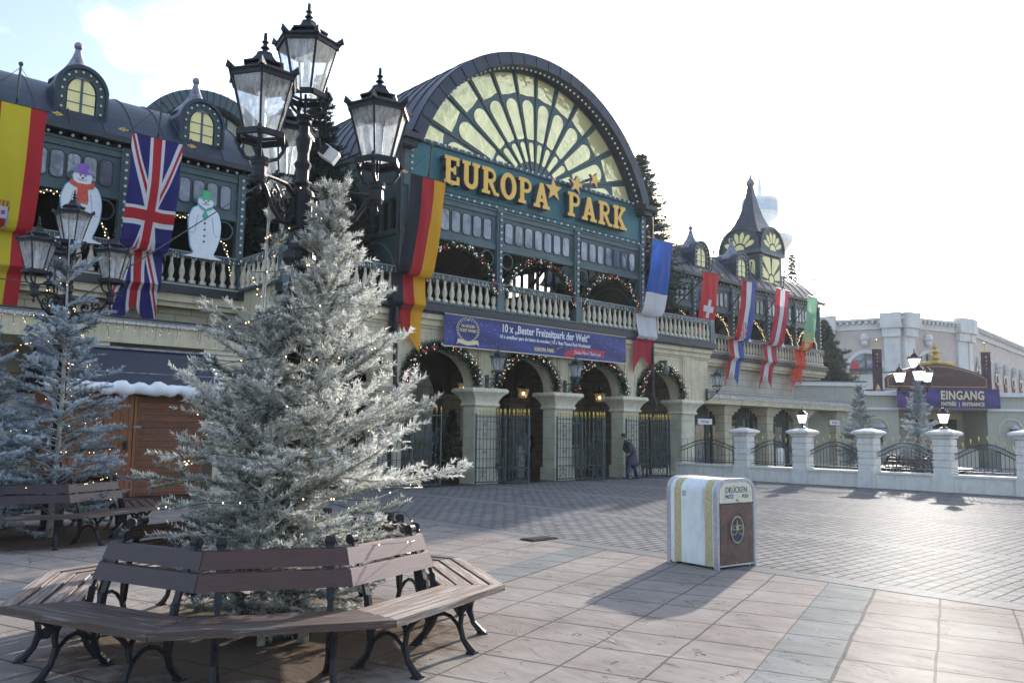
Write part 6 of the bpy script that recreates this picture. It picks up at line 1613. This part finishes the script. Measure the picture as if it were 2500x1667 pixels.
# wrought iron gates
MT['gate'] = mat('weathered_green_gate_iron',(.07,.1,.11),.45,.3,var=.3,scale=8)
def gate(label, leaves):
    root = thing('wrought_iron_gate', label, 'gate', (leaves[0][0][0],leaves[0][0][1],0), 0, 'open wrought iron gate leaves at the arcade')
    for (a,b,kind) in leaves:
        a=Vector((a[0],a[1],0)); b=Vector((b[0],b[1],0)); d=(b-a); ln=d.length; d.normalize(); m=MB(); g_=MB()
        P = lambda u,z: a+d*u+UP*z
        for u in (0,ln): m.bar(P(u,.03),P(u,2.18),.045)
        for z in (.08,.52,2.1): m.bar(P(0,z),P(ln,z),.035)
        n = max(4,int(ln/.14))
        for i in range(1,n):
            u=ln*i/n; m.bar(P(u,.08),P(u,2.14),.016)
        for i in range(n+1):
            u=ln*i/n; o=P(u,0); g_.lathe([(.004,2.14),(.02,2.2),(.01,2.23),(.028,2.27),(.005,2.38)],(o.x,o.y,0),6)
        def sp(c,r_,a0,s): m.tube([tuple(P(u,z)) for u,z in spiral(c,r_,1.2,a0,s,14)],.009,4)
        for i in range(max(1,int(ln/.45))):
            c=ln*(i+.5)/max(1,int(ln/.45))
            for s in (-1,1): sp((c+s*.08,.4),.07,PI/2,s); m.bar(P(c+s*.18,.1),P(c,.33),.012)
        if kind=='scroll':
            rr=random.Random(int(ln*100))
            for i in range(int(ln*2.0/.022)):
                c=(rr.uniform(.07,ln-.07),rr.uniform(.62,2.0)*1.0)
                if c[1]>1.0+1.0*(c[0]/ln): continue
                sp(c,rr.uniform(.03,.075),rr.uniform(0,6),rr.choice((-1,1)))
        else:
            for z in (.8,1.1,1.4,1.7,1.95): m.bar(P(0,z),P(ln,z),.018)
            for z in (1.0,1.55,1.85):
                for s in (-1,1): sp((ln*.3+s*.06,z),.055,PI/2,s)
        l_ = m.build('gate_leaf', MT['gate'], root); g_.build('gilded_spear_tips', MT['goldpaint'], l_)
gate('open gate in front of the first pillar right of the leftmost arch', [((16.78,19.72),(17.95,19.72),'grid'),((17.97,19.68),(18.2,18.85),'scroll'),((17.97,19.95),(18.75,19.45),'scroll')])
gate('open gate in front of the middle pillar, below the second wall lantern', [((20.38,19.72),(21.55,19.72),'grid'),((21.57,19.68),(21.8,18.85),'scroll'),((21.57,19.95),(22.4,19.45),'scroll')])
gate('open gate right of the walking person', [((24.03,19.72),(25.2,19.72),'grid'),((25.22,19.68),(25.5,18.85),'scroll'),((25.3,19.95),(26.2,19.5),'scroll')])
gate('open gate half hidden behind the big frosted fir', [((13.2,19.72),(14.3,19.72),'grid'),((14.35,19.7),(15.3,19.6),'scroll')])
lg = thing('low_gate','low barred gate closing the rightmost arch','gate',(25.4,20.6,0))
m = MB()
for z in (.12,.3,1.08): m.bar((25.5,20.6,z),(27.7,20.6,z),.035)
for i in range(17): m.bar((25.5+2.2*i/16,20.6,.05),(25.5+2.2*i/16,20.6,1.08),.018)
m.build('bars', MT['irongreen'], lg)
m = MB(); m.box(25.6,20.3,0,28.0,21.0,.14); m.box(25.7,20.5,.14,27.9,21,.26); struct(m.build('step', MT['creamlt'], None))
# ================================================================== people
def skin_body(name, verts, edges, radii, matn, parent, sub=1):
    me = bpy.data.meshes.new(name); me.from_pydata(verts, edges, []); me.update()
    o = bpy.data.objects.new(name, me); COL.objects.link(o)
    sk = o.modifiers.new('skin','SKIN'); sk.use_smooth_shade = True
    lay = me.skin_vertices[0] if len(me.skin_vertices) else None
    if lay:
        for i,r_ in enumerate(radii): lay.data[i].radius = (r_,r_) if not isinstance(r_,tuple) else r_
        lay.data[0].use_root = True
    ss = o.modifiers.new('sub','SUBSURF'); ss.levels = sub; ss.render_levels = sub
    dg = bpy.context.evaluated_depsgraph_get(); dg.update()
    nm = bpy.data.meshes.new_from_object(o.evaluated_get(dg)); bpy.data.objects.remove(o)
    nm.materials.clear(); nm.materials.append(matn); nm.polygons.foreach_set('use_smooth',[True]*len(nm.polygons))
    return link(name, nm, parent, False)
SKIN = mat('skin',(.45,.28,.2),.55,var=.05); 
def loops(name, rings, matn, parent, n=14):
    """closed garment from elliptical rings (cx,cy,cz,rx,ry)"""
    m = MB(); v=[];f=[]
    for (cx,cy,cz,rx_,ry_) in rings:
        for k in range(n):
            t=2*PI*k/n; w_=1+.035*math.sin(5*t+cz*6); v.append((cx+rx_*w_*math.cos(t),cy+ry_*w_*math.sin(t),cz))
    for i in range(len(rings)-1):
        for k in range(n): l=(k+1)%n; f.append((i*n+k,i*n+l,(i+1)*n+l,(i+1)*n+k))
    f.append(tuple(range(n-1,-1,-1))); f.append(tuple((len(rings)-1)*n+k for k in range(n)))
    m.add(v,f); return m.build(name, matn, parent, smooth=True, world=False)
def person(label, loc, rz, coat, trouser, hair, lean=.12, stride=.28, coat_len=.5, pack=None, H=1.0, hood=False):
    """faces +x in its own frame"""
    root = thing('person', label, 'person', loc, rz)
    hx = lean
    V = [(0,0,.92),(.02,0,1.1),(hx*.55,0,1.3),(hx*.8,0,1.42),(hx*1.15,0,1.5),(hx*1.5+.02,0,1.6),(hx*1.5+.03,0,1.69)]
    Rr = [(.13,.15),(.12,.14),(.12,.17),(.1,.17),.055,(.085,.075),.07]
    E_ = [(0,1),(1,2),(2,3),(3,4),(4,5),(5,6)]
    def leg(s,fx,toe):
        b=len(V); kx=fx*.55+.04; V.extend([(0,s*.09,.86),(kx,s*.1,.48),(fx,s*.1,.09),(fx+.06,s*.105,.045),(fx+.17,s*.11,.035)]); Rr.extend([.1,.065,.045,.045,.03]); E_.extend([(0,b),(b,b+1),(b+1,b+2),(b+2,b+3),(b+3,b+4)])
    leg(1,stride,0); leg(-1,-stride,0)
    def arm(s,hxx,hz):
        b=len(V); sh=(hx*.75,s*.19,1.4); el=(hx*.75+.02,s*.24,1.14); hd=(hxx,s*.2,hz); V.extend([sh,el,hd,(hxx+.05,s*.19,hz-.05)]); Rr.extend([.065,.05,.036,.03]); E_.extend([(3,b),(b,b+1),(b+1,b+2),(b+2,b+3)])
        for q in range(4):
            c=len(V); V.extend([(hxx+.075+.006*q,s*.17+s*.014*q,hz-.085),(hxx+.08,s*.165+s*.014*q,hz-.12+.008*abs(q-1))]); Rr.extend([.0095,.008]); E_.extend([(b+3,c),(c,c+1)])
        c=len(V); V.extend([(hxx+.085,s*.15,hz-.055)]); Rr.append(.01); E_.append((b+3,c))
    arm(1,.2,1.0); arm(-1,.12,.95)
    skin_body('body', V, E_, Rr, SKIN, root)
    # face details
    fx, fz = hx*1.5+.095, 1.64
    m = MB(); m.prism([(fx-.01,fz-.035),(fx+.03,fz-.03),(fx-.0,fz+.02)],'y',-.012,.012)
    for s in (-1,1): m.ball((hx*1.5+.03,s*.078,1.63),.02,6)
    m.build('nose_and_ears', SKIN, root, world=False)
    m = MB()
    for s in (-1,1): m.ball((fx-.012,s*.03,fz+.012),.009,6)
    m.build('eyes', BLKP, root, world=False)
    m = MB(); m.bar((fx-.008,-.022,fz-.055),(fx-.008,.022,fz-.055),.008); m.build('mouth', mat('lip',(.3,.1,.08),.6), root, world=False)
    m = MB(); m.ball((hx*1.5+.005,0,1.685),.098,12,sz=.85); m.ball((hx*1.5-.035,0,1.64),.085,12); m.build('hair', hair, root, smooth=True, world=False)
    # trousers over the legs
    for s,fx_ in ((1,stride),(-1,-stride)):
        loops('trouser_leg',[(fx_,s*.1,.06,.07,.065),(fx_*.8+.02,s*.1,.28,.075,.07),(fx_*.55+.03,s*.1,.48,.085,.08),(fx_*.2,s*.095,.72,.105,.09),(0,s*.07,.92,.13,.1)],trouser,root,10)
        m = MB(); m.bbox(fx_-.08,s*.105-.05,0,fx_+.2,s*.105+.05,.075,.02); m.build('shoe', BLKP, root, world=False)
    z0=.92-coat_len
    loops('coat',[(-.03,0,z0,.2+coat_len*.14,.22+coat_len*.06),(-.02,0,z0+.15,.2+coat_len*.08,.22),(0,0,.95,.17,.2),(.03,0,1.12,.165,.2),(hx*.6,0,1.3,.17,.23),(hx*.8,0,1.42,.15,.22),(hx*.95,0,1.47,.1,.15),(hx*1.1,0,1.51,.07,.08)],coat,root,18)
    for s,hxx,hz in ((1,.2,1.0),(-1,.12,.95)):
        m = MB(); m.tube([(hx*.75,s*.17,1.43),(hx*.75,s*.225,1.33),(hx*.75+.02,s*.25,1.14),(hxx-.02,s*.21,hz+.03)],[.07,.085,.072,.055],10); m.build('coat_sleeve', coat, root, smooth=True, world=False)
    if hood:
        m = MB(); m.lathe([(.08,.0),(.13,.02),(.14,.06),(.1,.1),(.06,.09)],(hx*.8-.06,0,1.44),12); m.build('hood', coat, root, smooth=True, world=False)
    if pack:
        m = MB(); m.bbox(-.3,-.15,1.0,-.1,.15,1.42,.05); m.bbox(-.36,-.11,1.03,-.28,.11,1.22,.03); m.build('backpack', pack, root, world=False)
    root.scale = (H,H,H)
    return root
GY = mat('blue_grey_quilted_coat',(.05,.055,.085),.7,bump=.4,bscale=18); JN = mat('blue_jeans',(.03,.045,.16),.8); HR_ = mat('dark_hair',(.02,.015,.014),.6)
person('person in a long blue-grey hooded coat and blue trousers walking under the third arch', (23.9,19.35,0), R(155), GY, JN, HR_, .24, .26, .42, hood=True, H=.93)
person('person in dark jacket with a backpack standing inside the second arch', (25.05,26.0,0), R(20), mat('dark_red_jacket',(.06,.02,.025),.8), JN, HR_, .04, .06, .12, pack=mat('dark_blue_backpack',(.02,.03,.07),.7))
person('person in a pale beige jacket beside the backpack wearer, partly behind the gate', (24.3,25.5,0), R(25), mat('beige_jacket',(.3,.26,.21),.8), mat('black_trousers',(.015,.015,.02),.8), HR_, .03, .08, .2)

# ================================================================== east side: low cream entrance building
EB = thing('east_building','low cream building with a flat cornice behind the fence on the right','building',W2(0,48),ALPHA-PI/2)
def eb(m,name,mt,par=None): return m.build(name, mt if not isinstance(mt,str) else MT[mt], par or EB, world=False)
CG = mat('grey_cream_render',(.42,.42,.36),.85,var=.06,dirt=.3)
m = MB(); m.box(15.0,0,0,22.3,6,4.1); m.box(27.4,0,0,52,6,4.1); m.box(22.3,0,3.2,27.4,6,4.1); m.box(22.3,2.5,0,27.4,6,3.2); eb(m,'wall',CG)
m = MB(); m.box(14.8,-.25,3.98,22.3,0,4.22); m.box(27.4,-.25,3.98,52,0,4.22); m.box(14.8,-.12,3.15,22.3,0,3.3); m.box(27.4,-.12,3.15,52,0,3.3); eb(m,'cornice','white')
m = MB(); m.box(12.0,-3.2,0,18.9,0,4.3); eb(m,'side_block',CG); m = MB(); m.box(11.9,-3.35,4.3,19.05,0,4.52); eb(m,'side_block_cornice','white')
m = MB(); m.box(11.9,-3.4,4.52,19.1,0,4.58); eb(m,'side_block_roof_edge','roofdark')
m = MB(); m.box(25.0,2.4,0,26.9,2.5,2.7); dr=eb(m,'doorway','dark'); m = MB(); m.box(24.7,2.3,2.7,27.2,2.45,3.1); m.box(24.7,2.3,0,25.0,2.45,2.7); eb(m,'door_frame','cream')
for x in (21.0,28.7):
    m = MB(); m.band(arc(x,1.9,.75,0,PI,16,.85),arc(x,1.9,.68,0,PI,16,.78),'y',-.06,0); eb(m,'blind_arch','cream')
m = MB()
for i in range(14): m.box(29.6,-.02,.25*i+.1,31.5,0,.25*i+.12)
eb(m,'rustication','roofdark')
for x0,x1 in ((32,35.5),(37.5,41),(43,46.5)):
    m = MB(); m.box(x0,-.03,.3,x1,0,2.9); eb(m,'shop_window','pane')
m = MB(); m.box(26.8,-2.2,0,33.5,-1.0,.9); m.box(23.6,-1.6,0,25.9,-1.2,1.0); eb(m,'planter',CG)
for x,lb in ((21.1,'left'),(28.75,'right')):
    c = EB.matrix_world
    p = W2(x,47.6,0); g_ = thing('globe_lamp','round grey wall globe lamp '+lb+' of the violet entrance banner','wall lamp',(p[0],p[1],2.1),0,'globe wall lamps on the east building')
    m = MB(); m.ball((0,0,.0),.27,14); m.build('globe', mat('grey_globe_glass',(.4,.45,.55),.15,spec=.8), g_, smooth=True, world=False)
    m = MB(); m.lathe([(.285,-.02),(.285,.04)],(0,0,0),16); m.lathe([(.1,-.26),(.16,-.24),(.08,-.32),(.05,-.7),(.1,-.8),(.02,-.95)],(0,0,0),10); m.build('globe_bracket', MT['iron'], g_, world=False)
# violet banner
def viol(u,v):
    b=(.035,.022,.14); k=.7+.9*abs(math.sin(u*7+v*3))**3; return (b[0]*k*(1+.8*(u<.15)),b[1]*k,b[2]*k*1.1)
vb = thing('entrance_banner','violet banner with pale lettering EINGANG over the dark doorway','banner',W2(0,47.6),ALPHA-PI/2)
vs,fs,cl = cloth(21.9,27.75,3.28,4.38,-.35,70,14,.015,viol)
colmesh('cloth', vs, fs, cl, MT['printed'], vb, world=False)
def vt(b,s,x,z,**k):
    q = text_mb(b,s,**k); q.v=[(a+x,c-.4,d+z) for a,c,d in q.v]; q.build('lettering', GD, vb, world=False)
vt('EINGANG',.68,25.6,3.78,depth=.01,sx=.77,bold=.02,space=1.1); vt('ENTR\u00c9E  |  ENTRANCE',.29,25.6,3.42,depth=.01,sx=.85,bold=.01); vt('DIMENSIONS',.3,22.9,3.5,depth=.01,sx=.55)
# curved sign board with gold crest
sb = thing('curved_sign_board','dark red sign board with curved top and gold crest above the violet banner','sign board',W2(0,48.2),ALPHA-PI/2)
def top(x):
    u=(x-24.6)/3.0
    return 5.2+.62*max(0,math.cos(min(PI/2,abs(u)*1.75)))**.9 if abs(u)<.9 else 5.2
def board(o,y0,y1,mt,name,par):
    xs=[21.65+o+(5.9-2*o)*i/30 for i in range(31)]; m=MB()
    P=[(21.65+o,4.42+o)]+[(27.55-o,4.42+o)]+[(27.55-o,5.0)]+[(x,top(x)-o) for x in reversed(xs[1:-1])]+[(21.65+o,5.0)]
    m.prism(P,'y',y0,y1); return m.build(name,mt,par,world=False)
b0 = board(0,-.2,0,mat('dark_red_board',(.07,.02,.03),.5),'board',sb); board(.1,-.21,-.2,MT['goldpaint'],'gold_edge',sb); board(.13,-.22,-.21,mat('dark_maroon_field',(.06,.018,.03),.5),'field',sb)
q = text_mb('EINGANG',.36,depth=.01,sx=.9); q.v=[(a+24.9,c-.24,d+5.1) for a,c,d in q.v]; q.build('lettering', mat('dull_gold_lettering',(.16,.09,.05),.6), sb, world=False)
m = MB()
for i in range(22):
    a=PI*i/21; m.ball((24.6+1.0*math.cos(a),-.1,5.75+.16*math.sin(a)),.13,6)
m.lathe([(.3,5.9),(.2,6.05),(.28,6.2),(.12,6.4),(.22,6.55),(.1,6.7),(.16,6.85),(.02,7.05)],(24.6,-.1,0),8); m.bar((24.2,-.1,6.5),(25.0,-.1,6.5),.1)
m.build('gold_crest', MT['goldpaint'], sb, world=False)
for x,z,lb in ((20.3,6.75,'left of the curved sign board'),(26.35,6.65,'right of the curved sign board')):
    p = W2(x*1.06,48.8); t = thing('hanging_banner','narrow dark banner with split tail and gold emblem '+lb,'banner',(p[0],p[1],0),ALPHA-PI/2,'narrow dark banners on poles')
    m = MB(); m.prism([(-.28,z),(.28,z),(.28,z-2.6),(0,z-2.0),(-.28,z-2.6)],'y',-.02,.02); m.build('banner_cloth', mat('dark_aubergine_cloth',(.05,.025,.05),.8), t, world=False)
    m = MB(); m.tube([(0,.05,4.1),(0,.05,z+.45)],.03,6); m.tube([(-.34,0,z+.02),(.34,0,z+.02)],.03,6); m.ball((0,.05,z+.5),.09,8); m.ball((0,.05,z-2.35),.12,8)
    for i in range(4): m.ball((0,-.03,z-.3-.22*i),.07-.01*i,6)
    m.build('gilded_pole', MT['goldpaint'], t, world=False)
    m = MB(); m.tube([(0,.05,z-2.45),(.25,.05,z-2.95),(.7,.05,z-3.2),(1.2,.05,z-3.2),(1.5,.05,z-3.05)],[.04,.06,.05,.04,.03],8)
    m.build('white_swan_neck_bracket', MT['white'], t, world=False)
MT['palestone'] = mat('pale_grey_stone', (.6,.6,.6), .8, var=.08, scale=1, dirt=.3)
# ------------------------------------------------------------------ pink stone palace
PK = brickmat('pink_and_cream_stone',(.5,.42,.4),(.48,.43,.41),1.3,.42,ms=.01,var=.0,dirt=.15)
br = [n for n in PK.node_tree.nodes if n.type=='TEX_BRICK'][0]; br.inputs['Color2'].default_value=(.54,.49,.45,1)
pal = thing('stone_palace','pink and cream stone palace with heavy cornice behind the entrance building','building',(0,0,0))
FD = [(21.0,76),(26.2,70.5),(31.6,67),(38.7,70.5),(110,152)]
FP_ = [Vector(W2(r,d,0)) for r,d in FD]; ZT = 11.3
arcs = {0:[],1:[.57],2:[.37],3:[.035,.07,.105,.14,.175,.21,.245]}
for i,(a,b) in enumerate(zip(FP_,FP_[1:])):
    d=(b-a); ln=d.length; d.normalize(); nrm = Vector((d.y,-d.x,0)); 
    if nrm.dot(-a)<0: nrm=-nrm
    def Q(u,z,o=0): q=a+d*u+nrm*o; return (q.x,q.y,z)
    def slab_(u0,u1,z0,z1,o0,o1,mt,name,par=pal):
        m=MB(); m.add([Q(u0,z0,o0),Q(u1,z0,o0),Q(u1,z0,o1),Q(u0,z0,o1),Q(u0,z1,o0),Q(u1,z1,o0),Q(u1,z1,o1),Q(u0,z1,o1)],[(0,3,2,1),(4,5,6,7),(0,1,5,4),(1,2,6,5),(2,3,7,6),(3,0,4,7)]); return m.build(name,mt,par)
    w_ = slab_(0,ln,0,ZT-.9,-1.2,0,PK,'wall')
    slab_(-.2,ln+.2,ZT-.9,ZT-.2,-1.2,.15,MT['palestone'],'frieze'); slab_(-.3,ln+.3,ZT-.2,ZT,-1.2,.5,MT['palestone'],'cornice')
    m = MB()
    for k in range(int(ln/.5)):
        u=.25+k*.5; m.bar(Q(u,ZT-.32,.3),Q(u+.22,ZT-.32,.3),.3,.2)
    dn = m.build('dentils', MT['palestone'], w_); dn['kind'] = 'stuff'
    slab_(0,ln,2.0,6.0,0,.02,MT['palestone'],'lower_wall')
    for u0 in (0, ln-1.4):
        slab_(u0+.1,u0+1.3,0,ZT-.9,0,.25,MT['palestone'],'pilaster'); slab_(u0,u0+1.4,ZT-1.6,ZT-.9,.25,.5,MT['palestone'],'pilaster_head')
        slab_(u0-.1,u0+1.5,ZT-.9,ZT+.35,0,.7,MT['palestone'],'attic_block')
    for f_ in arcs[i]:
        c=ln*f_; rw_=1.25 if i<3 else .7; z0=3.2; zs=7.2 if i<3 else 6.8
        pts=[(c-rw_,z0),(c+rw_,z0)]+[(c+rw_*math.cos(t),zs+rw_*(1 if i<3 else 1.5)*math.sin(t)) for t in [PI*j/12 for j in range(13)]]
        m=MB(); v=[Q(u,z,.05) for u,z in pts]; m.add(v,[tuple(range(len(v)))]); wn=m.build('window', MT['pane'], pal)
        m=MB(); oo=[(c+(rw_+.3)*math.cos(t),zs+(rw_+.3)*(1 if i<3 else 1.4)*math.sin(t)) for t in [PI*j/12 for j in range(13)]]; qq=[(c+rw_*math.cos(t),zs+rw_*(1 if i<3 else 1.5)*math.sin(t)) for t in [PI*j/12 for j in range(13)]]
        vv=[Q(u,z,.12) for u,z in oo]+[Q(u,z,.12) for u,z in qq]; m.add(vv,[(j,j+1,14+j,13+j) for j in range(12)]); m.build('arch_surround', MT['palestone'], pal)
        m=MB()
        for s in (-1,1):
            u0,u1=sorted((c+s*rw_*.45,c+s*rw_*.95)); m.add([Q(u0,z0,.08),Q(u1,z0,.08),Q(u1,zs+rw_*.3,.08),Q(u0,zs+rw_*.85,.08)],[(0,1,2,3)])
        m.build('red_curtain', mat('red_curtain_cloth',(.5,.07,.08),.8), wn)
        m=MB(); m.bar(Q(c-rw_,zs-.1,.1),Q(c+rw_,zs-.1,.1),.12,.2); m.bar(Q(c,z0,.1),Q(c,zs+rw_,.1),.1,.1); m.build('glazing_bar', MT['irongreen'], wn)
        m=MB(); q=Q(c,zs+rw_*1.6+.5,.2); m.ball(q,.4,8); m.ball((q[0],q[1],q[2]-.4),.3,8); m.build('carved_medallion', MT['palestone'], pal)
# green edged canopy roof in front of the palace
t = thing('pavilion_roof','flat white roof with green edge and salmon wall in front of the palace','building',W2(0,58),ALPHA-PI/2)
m = MB(); m.box(19.5,0,0,27.5,4,4.6); m.build('wall', mat('salmon_render',(.55,.33,.25),.85), t, world=False)
m = MB(); m.prism([(19.3,5.3),(27.6,5.9),(27.6,6.15),(19.3,5.5)],'y',-.3,4); m.prism([(19.3,4.6),(27.6,5.0),(27.6,5.9),(19.3,5.3)],'y',-.2,4); r_=m.build('fascia', MT['white'], t, world=False)
m = MB(); m.prism([(19.2,5.52),(27.7,6.17),(27.7,6.24),(19.2,5.6)],'y',-.4,4); m.build('green_edge', mat('green_roof_edge',(.08,.25,.17),.6), r_, world=False)
# ------------------------------------------------------------------ observation tower far away
q = W2(37.6,124); t = thing('observation_tower','pale round observation tower with patterned cabin far behind the spire','tower',(q[0],q[1],0))
PT = mat('haze_paled_tower_paint',(.78,.82,.84),.6)  # distance haze is put into the paint: lighter than the tower itself
m = MB(); m.lathe([(1.9,0),(1.5,36)],(0,0,0),20); m.build('shaft', PT, t, world=False)
m = MB(); m.lathe([(1.2,27.2),(3.0,28.2),(4.6,30.5),(4.7,31.2),(1.5,31.3)],(0,0,0),28); m.build('disc', PT, t, world=False)
m = MB(); m.lathe([(1.6,33.8),(2.6,34.6),(2.7,34.9),(2.7,37.0),(2.6,37.3),(.4,37.5),(.3,39.5),(.05,41)],(0,0,0),20); cbn=m.build('cabin', PT, t, world=False)
m = MB(); m.lathe([(2.72,35.1),(2.72,36.8)],(0,0,0),20); m.build('painted_band', mat('haze_paled_patterned_band',(.45,.56,.68),.6,var=.3,scale=.8,col2=(.68,.7,.55)), cbn, world=False)  # band colour washed out to carry distance haze
# drinks-machine like white columns behind the fence
for x,y,lb in ((31.2,17.6,'short white round-topped post behind the fence under the awning'),(21.2,22.4,'white round-topped post just inside the leftmost arch')):
    m = MB(); m.lathe([(.17,0),(.17,1.0),(.16,1.06),(.12,1.11),(.02,1.13)],(0,0,0),14); o=m.build('ticket_post', MT['white'], None, world=False, smooth=True); o.location=(x,y,0); tag(o,lb,'ticket post',None)
# information lettering over the shop front and small white signs
t = thing('information_sign','dark green boards lettered Information above the glazed doors under the awning','sign',(33,22.25,2.7))
IG = mat('ochre_lettering',(.42,.3,.1),.6)
for x in (31.2,34.8,38.4):
    m = MB(); m.box(x-1.2,22.24,2.05,x+1.2,22.29,2.5); b_=m.build('board', MT['irongreen'], t); text('lettering','Information',.34,IG,b_,(x,22.235,2.17),depth=.006,sx=.8,bold=.004)
for x,z,lb in ((29.9,2.05,'small white WC sign on the last arcade pillar'),(41.5,2.2,'small white sign hanging near the far end of the awning')):
    t = thing('small_sign',lb,'sign',(x,20.3,z),0); m = MB(); m.box(-.5,-.02,0,.5,.02,.24); m.build('plate', MT['white'], t, world=False)
    q = text_mb('WC Shuttle',.15,depth=.004,sx=.8); q.v=[(a,b-.025,c+.07) for a,b,c in q.v]; q.build('lettering', INK, t, world=False)
# notices on the passage wall
t = thing('notice_board','white notice beside a small red box on the dark passage wall','notice',(28.55,27.5,1.5))
m = MB(); m.box(28.57,27.2,1.2,28.6,28.0,1.75); m.build('notice', MT['white'], t)
m = MB(); m.box(28.5,26.6,1.3,28.6,26.85,1.65); m.build('red_box', mat('red_box_paint',(.4,.03,.03),.5), t)
